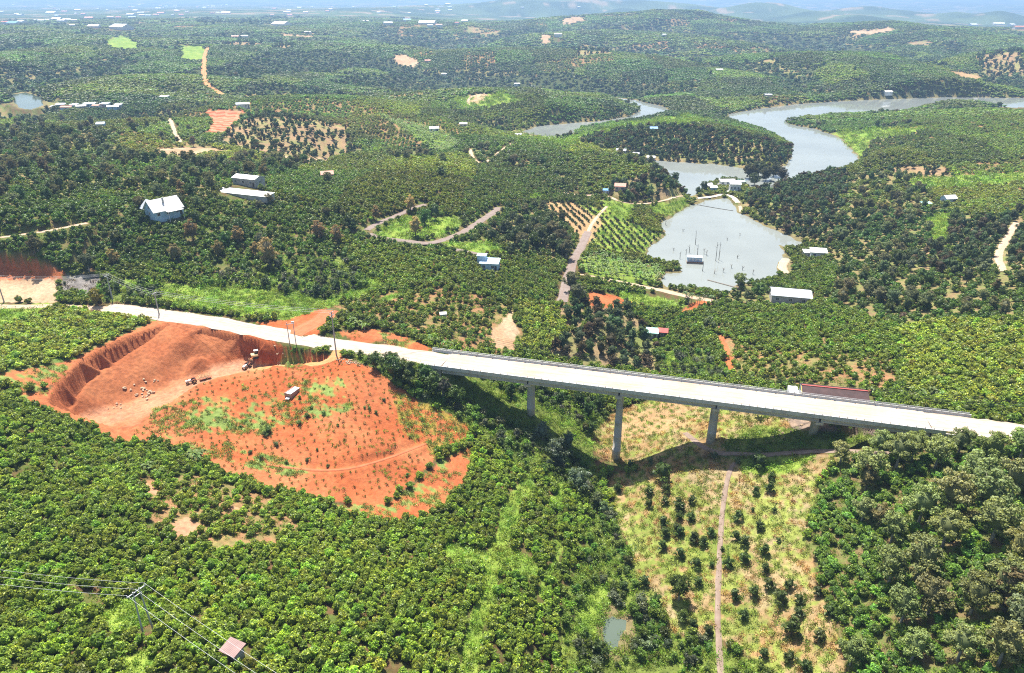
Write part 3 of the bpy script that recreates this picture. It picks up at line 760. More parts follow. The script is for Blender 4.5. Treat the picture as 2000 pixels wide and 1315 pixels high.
road_mat('ochre', (0.44, 0.20, 0.08), (0.56, 0.30, 0.13), (0.38, 0.13, 0.055))
road_mat('red', (0.38, 0.115, 0.05), (0.47, 0.17, 0.08), (0.34, 0.09, 0.04))
road_mat('lane', (0.185, 0.145, 0.125), (0.26, 0.215, 0.19), (0.23, 0.14, 0.10))
road_mat('dirt', (0.42, 0.29, 0.20), (0.52, 0.41, 0.30), (0.36, 0.21, 0.13))
road_mat('concrete_path', (0.52, 0.46, 0.38), (0.62, 0.57, 0.49), (0.45, 0.36, 0.27))
road_mat('path', (0.21, 0.15, 0.115), (0.31, 0.24, 0.19), (0.18, 0.115, 0.08))

# ------------------------------------------------------------------ object helpers
def mesh_obj(name, V, Fs, mat=None, parent=None, kind=None, label=None, cat=None, group=None, smooth=False, link=True):
    me = bpy.data.meshes.new(name)
    me.from_pydata([tuple(v) for v in V], [], [tuple(f) for f in Fs])
    if mat: me.materials.append(MATS[mat] if isinstance(mat, str) else mat)
    if smooth: me.shade_smooth()
    me.update()
    return inst(name, me, parent, kind, label, cat, group, link)
def inst(name, me, parent=None, kind=None, label=None, cat=None, group=None, link=True):
    o = bpy.data.objects.new(name, me)
    if link: COL.objects.link(o)
    if parent: o.parent = parent
    tag(o, label, cat, group, kind)
    return o
def tag(o, label=None, cat=None, group=None, kind=None):
    if label: o['label'] = label
    if cat: o['category'] = cat
    if group: o['group'] = group
    if kind: o['kind'] = kind
def thing(name, loc, label, cat, group=None, rz=0.0):
    e = bpy.data.objects.new(name, None)
    e.empty_display_size = 0.5
    COL.objects.link(e)
    e.location = loc; e.rotation_euler = (0, 0, rz)
    tag(e, label, cat, group)
    return e
class MB:
    """collects shapes for one mesh"""
    def __init__(s): s.v = []; s.f = []
    def add(s, V, Fs):
        k = len(s.v); s.v += [tuple(map(float, v)) for v in V]; s.f += [tuple(i + k for i in f) for f in Fs]; return s
    def box(s, c, size, rz=0.0, M=None):
        cx, cy, cz = c; a, b, d = size[0] / 2, size[1] / 2, size[2] / 2
        co, si = math.cos(rz), math.sin(rz)
        V = []
        for z in (-d, d):
            for x, y in ((-a, -b), (a, -b), (a, b), (-a, b)):
                p = Vector((x * co - y * si + cx, x * si + y * co + cy, z + cz))
                V.append(M @ p if M else p)
        return s.add(V, [(0, 3, 2, 1), (4, 5, 6, 7), (0, 1, 5, 4), (1, 2, 6, 5), (2, 3, 7, 6), (3, 0, 4, 7)])
    def tube(s, pts, rads, n=8, cap=True):
        P = [Vector(p) for p in pts]
        V = []; Fs = []
        for i, p in enumerate(P):
            d = (P[min(i + 1, len(P) - 1)] - P[max(i - 1, 0)])
            d = d.normalized() if d.length > 1e-9 else Vector((0, 0, 1))
            u = d.orthogonal().normalized() if abs(d.z) < 0.95 else Vector((1, 0, 0))
            u = (u - d * u.dot(d)).normalized(); w = d.cross(u)
            r = rads[i] if hasattr(rads, '__len__') else rads
            V += [p + (u * math.cos(2 * math.pi * k / n) + w * math.sin(2 * math.pi * k / n)) * r for k in range(n)]
        for i in range(len(P) - 1):
            for k in range(n):
                a, b2 = i * n + k, i * n + (k + 1) % n
                Fs.append((a, b2, b2 + n, a + n))
        if cap:
            Fs.append(tuple(range(n))[::-1]); Fs.append(tuple(range((len(P) - 1) * n, len(P) * n)))
        return s.add(V, Fs)
    def prism(s, poly, y0, y1):                       # polygon in xz, pulled along y
        n = len(poly)
        V = [(x, y0, z) for x, z in poly] + [(x, y1, z) for x, z in poly]
        return s.add(V, [tuple(range(n)), tuple(range(n, 2 * n))[::-1]] + [(k, k + n, (k + 1) % n + n, (k + 1) % n)[::-1] for k in range(n)])
    def obj(s, name, mat, parent=None, **kw):
        return mesh_obj(name, s.v, s.f, mat, parent, **kw)
    def data(s, name, mat, smooth=False):
        me = bpy.data.meshes.new(name); me.from_pydata(s.v, [], s.f); me.materials.append(MATS[mat])
        if smooth: me.shade_smooth()
        me.update(); return me

# ================================================================== GROUND, ROADS, WATER, AIR
def soil_colour(x, y, z):
    zn = zone_at(x, y, z)
    r = np.hypot(x, y)
    n = fbm(x / 7, y / 7, 81, 4); n2 = fbm(x / 1.7, y / 1.7, 83, 3); n3 = fbm(x / 35, y / 35, 85, 3)
    def mixc(a, b, t):
        t = np.clip(t, 0, 1)[:, None]
        return np.array(a)[None] * (1 - t) + np.array(b)[None] * t
    red = mixc((0.37, 0.10, 0.037), (0.44, 0.155, 0.066), (n - 0.35) * 2.5)
    litter = mixc((0.13, 0.075, 0.04), (0.09, 0.13, 0.03), (n2 - 0.3) * 2.2)
    grass = mixc((0.13, 0.24, 0.035), (0.26, 0.33, 0.06), (n2 * 0.6 + n * 0.6 - 0.35) * 2)
    dry = mixc((0.30, 0.19, 0.09), (0.34, 0.265, 0.15), (n - 0.3) * 2.2)
    dg = (sstep(0.40, 0.56, n2 * 0.6 + n3 * 0.4) * 0.8)[:, None]
    dry = dry * (1 - dg) + grass * dg * 0.85
    pale = mixc((0.38, 0.24, 0.145), (0.46, 0.34, 0.23), (n - 0.3) * 2.2)
    C = litter.copy()
    def put(k, c):
        m = zn == k; C[m] = c[m]
    put(Z_BRIGHT, mixc((0.13, 0.19, 0.05), (0.20, 0.17, 0.08), (n2 - 0.4) * 3))
    put(Z_SPARSE, mixc((0.30, 0.16, 0.085), (0.20, 0.18, 0.07), (n2 * 0.5 + n * 0.5 - 0.38) * 4))
    put(Z_WOOD, mixc((0.24, 0.17, 0.09), (0.16, 0.19, 0.06), (n2 - 0.3) * 2.2))
    put(Z_MIX, mixc((0.18, 0.125, 0.065), (0.13, 0.18, 0.045), (n2 - 0.3) * 2.2))
    put(Z_FOREST, mixc((0.05, 0.06, 0.025), (0.07, 0.09, 0.03), n2))
    put(Z_ORCH, mixc((0.30, 0.20, 0.115), (0.22, 0.23, 0.085), (n - 0.4) * 3))
    put(Z_DARKORCH, mixc((0.28, 0.2, 0.115), (0.17, 0.2, 0.065), (n - 0.35) * 3))
    put(Z_GRASS, grass); put(Z_DRY, dry); put(Z_PALE, pale)
    put(Z_ROWS, mixc((0.36, 0.21, 0.11), (0.38, 0.28, 0.15), n))
    put(Z_SHRUB, mixc((0.10, 0.13, 0.03), (0.18, 0.23, 0.05), (n2 - 0.3) * 2.4))
    put(Z_YARD, mixc((0.30, 0.22, 0.17), (0.16, 0.13, 0.12), (n2 - 0.3) * 2.4))
    put(Z_GREY, mixc((0.13, 0.12, 0.12), (0.25, 0.23, 0.22), (n2 - 0.3) * 2.4))
    lb = (0.5 * sstep(0.42, 0.6, n2))[:, None]; put(Z_LOBE, red * (1 - lb) + grass * lb)
    put(Z_BANANA, grass * 0.8); put(Z_CROP, grass)
    put(Z_REDCROP, mixc((0.42, 0.20, 0.12), (0.46, 0.29, 0.18), n))
    # the red hill: fresh spoil, worn floor, weedy field
    q = inpoly(x, y, QUARRY)
    rr_ = red.copy()
    px, py, _ = to_px(x, y, z)
    dfl, _ = seg_dist(px, py, [(170,825),(260,800),(340,768),(420,738),(500,718)])
    floor = (1 - sstep(8, 30, dfl + (n - 0.5) * 26)) * q * (z < -5.2)
    rr_ = rr_ * (1 - floor[:, None] * 0.85) + mixc((0.50, 0.31, 0.21), (0.43, 0.21, 0.12), n2 * 1.2 - 0.1) * floor[:, None] * 0.85
    ter = sstep(0.40, 0.6, n3)[:, None] * 0.35
    rr_ = rr_ * (1 - ter) + np.array((0.43, 0.18, 0.09)) * ter
    rr_[q] = rr_[q] * np.where(floor[q] > 0.3, 1.0, 0.84)[:, None]      # freshly dug earth is a deeper red
    put(Z_RED, rr_)
    wm = (sstep(0.50, 0.60, n2 * 0.45 + n * 0.55 + 0.05 * np.sin((x * 0.41 + y * 0.91) * 2 * math.pi / 2.3)))[:, None]
    put(Z_WEEDRED, rr_ * (1 - wm) + mixc((0.14, 0.215, 0.045), (0.21, 0.27, 0.08), n2) * wm)
    # rows of planting lines
    row = (np.sin((x * 0.35 + y * 0.94) * 2 * math.pi / 5.2) > 0.15)
    m = ((zn == Z_ROWS) | (zn == Z_CROP)) & row & (r < 900)
    C[m] = C[m] * 0.6 + np.array((0.13, 0.09, 0.04))
    C[(zn == Z_REDCROP) & (r < 200)] *= 0.95
    rowr = (r > 300) & (np.sin((x * 0.1 + y * 0.99) * 2 * math.pi / 9) > 0.2) & (zn == Z_REDCROP)
    C[rowr] = np.array((0.40, 0.10, 0.045))
    # shores: wet mud
    for nm, w, lz in WXY:
        mm = (x > w[:, 0].min() - 9) & (x < w[:, 0].max() + 9) & (y > w[:, 1].min() - 9) & (y < w[:, 1].max() + 9)
        s = mm & (z < lz + 0.5)
        if s.any():
            dd_, _ = seg_dist(x[s], y[s], w, True); si = np.nonzero(s)[0]; s[si[dd_ > (7 if nm == 'lake_water' else 3)]] = False
        C[s] = mixc((0.22, 0.16, 0.09), (0.15, 0.15, 0.06), n2)[s]
    # beyond the plants the plantations are seen as colour alone
    ff = sstep(2300, 3600, r)[:, None]
    k = fbm(x / 220, y / 220, 91, 4)
    farc = mixc((0.035, 0.06, 0.02), (0.10, 0.14, 0.05), (k - 0.35) * 3)
    k2 = sstep(0.63, 0.70, fbm(x / 130, y / 130, 95, 3))[:, None]
    farc = farc * (1 - k2) + np.array((0.28, 0.21, 0.13)) * k2
    C = C * (1 - ff) + farc * ff
    return C
def build_ground():
    x, y, z = GX.ravel(), GY.ravel(), Z.ravel()
    C = soil_colour(x, y, z)
    z = z.copy()                                           # under the finely modelled pit the coarse ground drops away
    lo, hi = QUARRY.min(0), QUARRY.max(0)
    m = (x > lo[0]) & (x < hi[0]) & (y > lo[1]) & (y < hi[1])
    d, _ = seg_dist(x[m], y[m], QUARRY, True)
    z[m] -= np.where(inpoly(x[m], y[m], QUARRY), 1.2 * sstep(1.0, 2.4, d), 0)
    me = bpy.data.meshes.new('ground')
    nv, nf = NR * NT, (NR - 1) * (NT - 1)
    me.vertices.add(nv); me.vertices.foreach_set('co', np.column_stack([x, y, z]).astype(np.float32).ravel())
    i = np.arange(NR - 1)[:, None] * NT + np.arange(NT - 1)[None]
    quads = np.stack([i, i + 1, i + NT + 1, i + NT], -1)[..., ::-1].reshape(-1, 4)
    me.loops.add(nf * 4); me.loops.foreach_set('vertex_index', quads.astype(np.int32).ravel())
    me.polygons.add(nf); me.polygons.foreach_set('loop_start', np.arange(0, nf * 4, 4, dtype=np.int32)); me.polygons.foreach_set('loop_total', np.full(nf, 4, np.int32))
    me.update(calc_edges=True)
    a = me.attributes.new('soil', 'FLOAT_COLOR', 'POINT')
    a.data.foreach_set('color', np.column_stack([C, np.ones(nv)]).astype(np.float32).ravel())
    me.shade_smooth()
    me.materials.append(MATS['terrain'])
    inst('ground', me, kind='structure', label='rolling red-soil hills and valley floor under the plantations')
build_ground()
def build_pit():
    lo, hi = QUARRY.min(0) - 0.5, QUARRY.max(0) + 0.5
    st = 0.3
    gx_, gy_ = np.meshgrid(np.arange(lo[0], hi[0], st), np.arange(lo[1], hi[1], st))
    sh = gx_.shape
    x, y = gx_.ravel(), gy_.ravel()
    z, d, ins = quarry_z(x, y, gz(x, y), True)
    for nm, L, hw, mt in ROADS:                            # the track keeps its bed
        if nm in ('quarry_track', 'gravel_road'):
            dd, par = seg_dist(x, y, L[:, :2]); i = np.clip(par.astype(int), 0, len(L) - 2)
            zr = L[i, 2] + (L[i + 1, 2] - L[i, 2]) * (par - i)
            w = 1 - sstep(hw + 0.2, hw + 1.2, dd); z = z * (1 - w) + (zr - 0.14) * w
    # at the rim it meets the coarse ground
    zg = gz(x, y); w = sstep(0.0, 0.9, d); z = np.where(ins, zg * (1 - w) + z * w, zg) + 0.02
    C = soil_colour(x, y, z)
    keep_ = ins.reshape(sh)
    q = keep_[:-1, :-1] & keep_[1:, :-1] & keep_[:-1, 1:] & keep_[1:, 1:]
    i = np.arange(sh[0] * sh[1]).reshape(sh)
    quads = np.stack([i[:-1, :-1], i[:-1, 1:], i[1:, 1:], i[1:, :-1]], -1)[q]
    me = bpy.data.meshes.new('quarry_pit')
    used = np.unique(quads); remap = np.zeros(sh[0] * sh[1], int); remap[used] = np.arange(len(used))
    me.from_pydata(np.column_stack([x, y, z])[used].tolist(), [], remap[quads].tolist())
    a = me.attributes.new('soil', 'FLOAT_COLOR', 'POINT'); a.data.foreach_set('color', np.column_stack([C[used], np.ones(len(used))]).astype(np.float32).ravel())
    me.shade_smooth(); me.materials.append(MATS['terrain'])
    inst('quarry_ground', me, kind='structure', label='red earth quarry pit with its cut walls and spoil heap')
build_pit()

road_labels = {'gravel_road': 'pale gravel road leading to the bridge', 'quarry_track': 'ochre dirt track curving down into the red quarry', 'red_dirt_track': 'red earth track',
               'asphalt_lane': 'narrow grey paved lane between plantations', 'dirt_lane': 'pale dirt lane by the lower lake', 'causeway': 'pale concrete causeway between the two lakes', 'footpath': 'narrow trodden earth path'}
for nm, L, hw, mt in ROADS:
    n = len(L)
    T = np.gradient(L[:, :2], axis=0); T /= np.linalg.norm(T, axis=1)[:, None] + 1e-9
    Nn = np.column_stack([-T[:, 1], T[:, 0]])
    s = np.concatenate([[0], np.cumsum(np.linalg.norm(np.diff(L[:, :2], axis=0), axis=1))])
    K = 6
    V, Fs, UV = [], [], []
    wob = [(fbm(s / 3.0, s * 0 + 3.1 + k, 101, 3) - 0.5) * hw * 0.45 for k in (0, 9)]
    for k in range(K + 1):
        f = k / K * 2 - 1
        e = f * hw + (wob[0] if k == 0 else wob[1] if k == K else 0)
        p = L[:, :2] + Nn * e[:, None] if hasattr(e, '__len__') else L[:, :2] + Nn * e
        z = L[:, 2] + 0.02 - (0.12 if k in (0, K) else 0) + 0.03 * (1 - f * f)
        V.append(np.column_stack([p, z])); UV.append(np.column_stack([np.full(n, k / K), s / 8]))
    V = np.concatenate(V); UV = np.concatenate(UV)
    for k in range(K):
        for i in range(n - 1):
            a = k * n + i
            Fs.append((a, a + 1, a + n + 1, a + n))
    me = bpy.data.meshes.new(nm); me.from_pydata(V.tolist(), [], [f[::-1] for f in Fs])
    uvl = me.uv_layers.new(name='UVMap')
    li = np.empty(len(me.loops), np.int32); me.loops.foreach_get('vertex_index', li)
    uvl.data.foreach_set('uv', UV[li].astype(np.float32).ravel())
    me.shade_smooth(); me.materials.append(MATS[mt])
    inst(nm, me, kind='structure', label=road_labels[nm])

for nm, w, z in WXY:                                  # each sheet reaches a little under its banks
    c = w.mean(0)
    d = np.roll(w, -1, 0) - np.roll(w, 1, 0)
    area = 0.5 * np.sum(w[:, 0] * np.roll(w[:, 1], -1) - np.roll(w[:, 0], -1) * w[:, 1])
    nrm = np.column_stack([d[:, 1], -d[:, 0]]) * (1 if area > 0 else -1)
    nrm /= np.linalg.norm(nrm, axis=1)[:, None] + 1e-9
    g = w + nrm * (5.0 if nm == 'lake_water' else 1.6)
    me = bpy.data.meshes.new(nm)
    v2, e2, f2, _, _, _ = delaunay_2d_cdt([Vector(p) for p in g], [], [tuple(range(len(g)))], 1, 1e-4)
    me.from_pydata([(v.x, v.y, z) for v in v2], [], f2)
    me.materials.append(MATS['lake' if nm == 'lake_water' else 'pond']); me.update()
    if sum(p.normal.z for p in me.polygons) < 0: me.flip_normals()
    inst(nm, me, kind='structure', label='muddy pale lake water' if nm == 'lake_water' else 'small green pond')

# the air over the whole country
HAZE_DENSITY = 0.00017
mh, nth, bh = new_mat('haze_air')
nth.nodes.remove(bh)
pv = N(nth, 'ShaderNodeVolumePrincipled')
pv.inputs['Color'].default_value = (0.42, 0.66, 1.0, 1)
pv.inputs['Density'].default_value = HAZE_DENSITY
pv.inputs['Anisotropy'].default_value = 0.25
nth.links.new(pv.outputs[0], [n for n in nth.nodes if n.type == 'OUTPUT_MATERIAL'][0].inputs['Volume'])
hz_lo, hz_hi = float(Z.min()) - 1.0, max(float(Z.max()), HC) + 12.0
hb = MB().box((0, 0, (hz_lo + hz_hi) / 2), (2 * REND + 400, 2 * REND + 400, hz_hi - hz_lo))
hz = hb.obj('haze', 'haze_air', kind='stuff', label='thin pale blue haze in the air over the hills')

# ================================================================== PLANTS
PR = np.random.default_rng(11)
def leaf_mesh(name, P, Nrm, size, tone, mat='leaf', aspect=0.6, extra=None):
    """one quad per leaf or leaf cluster: centre, normal, length, tone"""
    n = len(P)
    Nrm = Nrm / (np.linalg.norm(Nrm, axis=1)[:, None] + 1e-9)
    t = PR.normal(size=(n, 3)); t -= Nrm * (t * Nrm).sum(1)[:, None]; t /= np.linalg.norm(t, axis=1)[:, None] + 1e-9
    b = np.cross(Nrm, t)
    s = np.asarray(size)[:, None] if np.ndim(size) else np.full((n, 1), size)
    droop = Nrm * s * -0.12
    V = np.stack([P - t * s * 0.55 + droop, P - b * s * aspect * 0.5, P + t * s * 0.55 + droop, P + b * s * aspect * 0.5], 1).reshape(-1, 3)
    Fq = np.arange(4 * n).reshape(-1, 4)
    T = np.repeat(tone, 4, 0)
    if extra is not None:
        V2, F2, t2 = extra
        Fq = np.vstack([Fq, np.asarray(F2) + len(V)]); V = np.vstack([V, V2]); T = np.concatenate([T, np.tile(np.atleast_2d(t2), (len(V2), 1))])
    me = bpy.data.meshes.new(name)
    me.vertices.add(len(V)); me.vertices.foreach_set('co', V.astype(np.float32).ravel())
    nf = len(Fq)
    me.loops.add(nf * 4); me.loops.foreach_set('vertex_index', Fq.astype(np.int32).ravel())
    me.polygons.add(nf); me.polygons.foreach_set('loop_start', np.arange(0, nf * 4, 4, dtype=np.int32)); me.polygons.foreach_set('loop_total', np.full(nf, 4, np.int32))
    me.update(calc_edges=True)
    a = me.attributes.new('leaf_tone', 'FLOAT_COLOR', 'POINT')
    a.data.foreach_set('color', np.column_stack([T, np.ones(len(T))]).astype(np.float32).ravel())
    me.materials.append(MATS[mat])
    return me
def tones(n, lo=0.6, hi=1.35, young=0.15, ycol=(1.9, 1.7, 1.0)):
    v = PR.uniform(lo, hi, n)[:, None] * np.ones((1, 3))
    y = PR.random(n) < young
    v[y] *= np.array(ycol)
    return v
def ball_core(c, r, n=6):
    """a closed low body of foliage inside the crown"""
    V, Fs = [], []
    for i in range(n + 1):
        a = math.pi * i / n
        for k in range(8):
            g = 2 * math.pi * k / 8
            V.append((c[0] + r[0] * math.sin(a) * math.cos(g), c[1] + r[1] * math.sin(a) * math.sin(g), c[2] + r[2] * math.cos(a)))
    for i in range(n):
        for k in range(8):
            Fs.append((i * 8 + k, i * 8 + (k + 1) % 8, (i + 1) * 8 + (k + 1) % 8, (i + 1) * 8 + k))
    return np.array(V), np.array(Fs), np.array([0.75, 0.75, 0.75])
def clump_points(centres, radii, n, flat=0.8, shell=0.5):
    k = PR.choice(len(centres), n, p=np.array(radii) ** 2 / np.sum(np.array(radii) ** 2))
    d = PR.normal(size=(n, 3)); d[:, 2] = d[:, 2] * 0.9 + 0.25; d /= np.linalg.norm(d, axis=1)[:, None]
    rad = np.array(radii)[k] * PR.uniform(shell, 1.05, n)
    P = np.array(centres)[k] + d * rad[:, None] * np.array([1, 1, flat])
    Nn = d + PR.normal(scale=0.55, size=(n, 3)) + np.array([0, 0, 0.35])
    return P, Nn
def coffee_mesh(name, n, leaf):
    # tiers of arching branches: a rounded, ragged dome about 2.2 m high and 2.7 m across
    C, R = [], []
    for k in range(17):
        a = PR.uniform(0, 2 * math.pi); q = PR.uniform(0.2, 1.15)
        C.append((math.cos(a) * q, math.sin(a) * q, PR.uniform(0.7, 1.85) * (1.1 - 0.3 * q))); R.append(PR.uniform(0.28, 0.5))
    C.append((0, 0, 1.6)); R.append(0.6)
    P, Nn = clump_points(C, R, n)
    return leaf_mesh(name, P, Nn, PR.uniform(0.75, 1.25, n) * leaf, tones(n, 0.5, 1.4, 0.24, (2.0, 1.75, 1.2)), 'leaf', 0.55, ball_core((0, 0, 1.0), (0.85, 0.85, 0.75)))  # young-leaf tone, raised to paint in sunlit highlights as well
def tree_mesh(name, n, leaf, H, W, base, nc, mat='leaf', cone=0.0, lump=0.42, young=0.12, ycol=(1.6, 1.5, 1.1), core=True, top=None):
    """crown between base and H, W wide; cone > 0 narrows it upwards"""
    C, R = [], []
    for k in range(nc):
        h = PR.random()
        prof = math.sqrt(max(0.03, 1 - (2 * h - 1) ** 2)) if cone == 0 else ((1 - h) ** 0.75 * cone + (1 - cone) * math.sqrt(max(0.05, 1 - (2 * h - 1) ** 2)) + 0.05)
        a = PR.uniform(0, 2 * math.pi); q = W / 2 * prof * PR.uniform(0.35, 0.95)
        r = W * lump * PR.uniform(0.45, 0.75) * (0.7 + 0.3 * prof) * 0.75
        C.append((math.cos(a) * q, math.sin(a) * q, base + (H - base) * (0.06 + 0.86 * h))); R.append(r)
    P, Nn = clump_points(C, R, n, 0.75, 0.35)
    T = tones(n, 0.55, 1.4, young, ycol)
    if top is not None:                                # the flush of brown new growth sits on the outer, upper shoots
        m = (P[:, 2] - base) / (H - base) + PR.normal(scale=0.2, size=n) > 0.35
        T[m] = PR.uniform(0.7, 1.35, m.sum())[:, None] * np.array(top)
    ex = ball_core((0, 0, base + (H - base) * 0.47), (W * 0.26, W * 0.26, (H - base) * 0.34)) if core else None
    return leaf_mesh(name, P, Nn, PR.uniform(0.7, 1.3, n) * leaf, T, mat, 0.6, ex)
def trunk_mesh(name, h, r, limbs, spread, reach, mat='bark', lean=0.0):
    mb = MB()
    mb.tube([(0, 0, -0.6), (lean * 0.3, 0, h * 0.4), (lean, 0, h)], [r * 1.25, r, r * 0.62], 7)
    for k in range(limbs):
        a = 2 * math.pi * (k + PR.uniform(-0.3, 0.3)) / limbs; t = PR.uniform(0.55, 1.0)
        p0 = Vector((lean * t, 0, h * t)); d = PR.uniform(0.6, 1.0)
        p1 = p0 + Vector((math.cos(a) * spread * 0.5 * d, math.sin(a) * spread * 0.5 * d, reach * 0.4)); p2 = p0 + Vector((math.cos(a) * spread * d, math.sin(a) * spread * d, reach * d))
        mb.tube([p0, p1, p2], [r * 0.5, r * 0.32, r * 0.1], 5)
    return mb.data(name, mat)
def stems_mesh(name, k, h, spread, r):
    mb = MB()
    for i in range(k):
        a = 2 * math.pi * (i + PR.uniform(-.3, .3)) / k
        mb.tube([(0.05 * math.cos(a), 0.05 * math.sin(a), -0.4), (spread * .4 * math.cos(a), spread * .4 * math.sin(a), h * .5), (spread * math.cos(a), spread * math.sin(a), h)], [r, r * .8, r * .4], 5)
    return mb.data(name, 'bark')
def frond_mesh(name, k, L, wid, h, arch, tone=(1, 1, 1), seg=5):
    """long arching leaves round a stem (banana, palm)"""
    V, Fs, T = [], [], []
    for i in range(k):
        a = 2 * math.pi * i / k + PR.uniform(-0.4, 0.4); up = PR.uniform(0.35, 1.2); l = L * PR.uniform(0.75, 1.15); tn = np.array(tone) * PR.uniform(0.7, 1.35)
        d = Vector((math.cos(a), math.sin(a), 0)); sd_ = Vector((-math.sin(a), math.cos(a), 0))
        o = len(V)
        for j in range(seg + 1):
            t = j / seg
            p = Vector((0, 0, h)) + d * (l * t * math.cos(up * (1 - 0.2 * t))) + Vector((0, 0, l * (math.sin(up) * t - arch * t * t)))
            w = wid * (0.15 + math.sin(math.pi * min(1, 0.12 + t * 0.88)) * 0.9)
            fold = Vector((0, 0, w * 0.25))
            V += [p - sd_ * w / 2 + fold, p, p + sd_ * w / 2 + fold]; T += [tn] * 3
        for j in range(seg):
            b = o + j * 3
            Fs += [(b, b + 1, b + 4, b + 3), (b + 1, b + 2, b + 5, b + 4)]
    me = bpy.data.meshes.new(name); me.from_pydata([tuple(v) for v in V], [], Fs)
    at_ = me.attributes.new('leaf_tone', 'FLOAT_COLOR', 'POINT'); at_.data.foreach_set('color', np.column_stack([T, np.ones(len(T))]).astype(np.float32).ravel())
    me.materials.append(MATS['leaf']); me.update()
    return me
def tuft_mesh(name, n, w, h, leaf, mat='leaf'):
    P = np.column_stack([PR.normal(scale=w * 0.33, size=n), PR.normal(scale=w * 0.33, size=n), PR.uniform(0.03, h, n) ** 1.0])
    Nn = PR.normal(size=(n, 3)) + np.array([0, 0, 0.8])
    return leaf_mesh(name, P, Nn, PR.uniform(0.6, 1.3, n) * leaf, tones(n, 0.6, 1.35, 0.25, (1.3, 1.25, 0.9)), mat, 0.42)

# mesh sets (shared data): detailed ones for single plants, lighter ones for the masses
ME = {
 'coffee': [coffee_mesh('coffee_crown', 460, 0.36) for k in range(5)],
 'coffee_mass': [coffee_mesh('coffee_crown', 230, 0.47) for k in range(4)],
 'coffee_far': [tree_mesh('coffee_crown', 46, 0.95, 2.3, 2.9, 0.2, 5) for k in range(3)],
 'shade': [tree_mesh('tree_crown', 3000, 0.46, 9.5, 8.0, 2.6, 44, 'leaf_dull', lump=0.27, young=0.2) for k in range(3)],
 'brown': [tree_mesh('tree_crown', 2200, 0.48, 10.0, 7.0, 1.4, 36, 'leaf_dull', cone=0.35, lump=0.29, top=(1.22, 1.10, 0.95)) for k in range(3)],
 'round': [tree_mesh('tree_crown', 1700, 0.46, 7.2, 6.4, 0.9, 30, 'leaf', lump=0.32) for k in range(3)],
 'durian': [tree_mesh('tree_crown', 620, 0.36, 3.9, 2.7, 0.35, 14, 'leaf', cone=0.55, lump=0.46, young=0.08) for k in range(4)],
 'orchard': [tree_mesh('tree_crown', 420, 0.62, 5.6, 5.0, 0.6, 12, 'leaf_dull', cone=0.4, lump=0.45, young=0.1) for k in range(4)],
 'orchard_far': [tree_mesh('tree_crown', 90, 1.25, 5.6, 5.2, 0.5, 7, 'leaf_dull', cone=0.35, lump=0.5) for k in range(3)],
 'wood_far': [tree_mesh('tree_crown', 110, 1.5, 9.0, 7.5, 1.0, 8, 'leaf_dull', lump=0.45, young=0.2) for k in range(3)],
 'shrub': [tree_mesh('shrub_crown', 420, 0.42, 3.2, 3.6, 0.1, 13, 'leaf', lump=0.45) for k in range(4)],
 'banana': [frond_mesh('banana_leaf', 9, 2.3, 0.62, 1.7, 0.75) for k in range(3)],
 'palm': [frond_mesh('palm_frond', 13, 2.0, 0.34, 3.6, 0.85) for k in range(2)],
 'tuft': [tuft_mesh('grass_tuft', 46, 1.5, 0.5, 0.40) for k in range(3)],
 'seedling': [tuft_mesh('seedling_leaf', 26, 0.55, 0.5, 0.26) for k in range(3)],
 'vine': [tuft_mesh('weed_leaf', 90, 2.4, 1.1, 0.42) for k in range(3)],
}
TR = {
 'coffee': [stems_mesh('stem', 3, 1.3, 0.5, 0.06) for k in range(2)],
 'shade': [trunk_mesh('trunk', 6.0, 0.26, 6, 2.6, 2.6, 'pale_bark', 0.4) for k in range(3)],
 'brown': [trunk_mesh('trunk', 6.5, 0.24, 6, 1.9, 2.2) for k in range(3)],
 'round': [trunk_mesh('trunk', 4.2, 0.22, 5, 1.7, 1.8) for k in range(3)],
 'durian': [trunk_mesh('trunk', 3.0, 0.10, 5, 0.7, 0.5) for k in range(2)],
 'orchard': [trunk_mesh('trunk', 3.8, 0.16, 5, 1.2, 1.0) for k in range(2)],
 'shrub': [stems_mesh('stem', 4, 1.9, 0.9, 0.07) for k in range(2)],
 'banana': [MB().tube([(0, 0, -0.3), (0.04, 0, 0.9), (0.02, 0.03, 1.85)], [0.16, 0.13, 0.07], 7).data('stem', 'pale_bark')],
 'palm': [MB().tube([(0, 0, -0.3), (0.1, 0, 1.8), (0.06, 0.04, 3.7)], [0.12, 0.09, 0.07], 7).data('trunk', 'pale_bark')],
}
PARTN = {'coffee': ('crown', 'stem'), 'shrub': ('crown', 'stem'), 'banana': ('leaves', 'stem'), 'palm': ('crown', 'trunk')}
def plant(kind, name, loc, scale, rz, colour, label, cat, group, squash=1.0):
    v = random.randrange(10 ** 6)
    e = thing(name, loc, label, cat, group, rz)
    e.scale = (scale, scale, scale * squash)
    pn = PARTN.get(kind, ('crown', 'trunk'))
    c = inst(pn[0], ME[kind][v % len(ME[kind])], e)
    c['leaf_colour'] = [float(x) for x in colour]
    if kind in TR:
        inst(pn[1], TR[kind][v % len(TR[kind])], e)
    return e
def jitter_col(c, n, s=0.18):
    c = np.asarray(c, float)
    v = np.exp(PR.normal(scale=s, size=(n, 1))); h = np.exp(PR.normal(scale=s * 0.45, size=(n, 3)))
    return np.broadcast_to(c, (n, 3)) * v * h

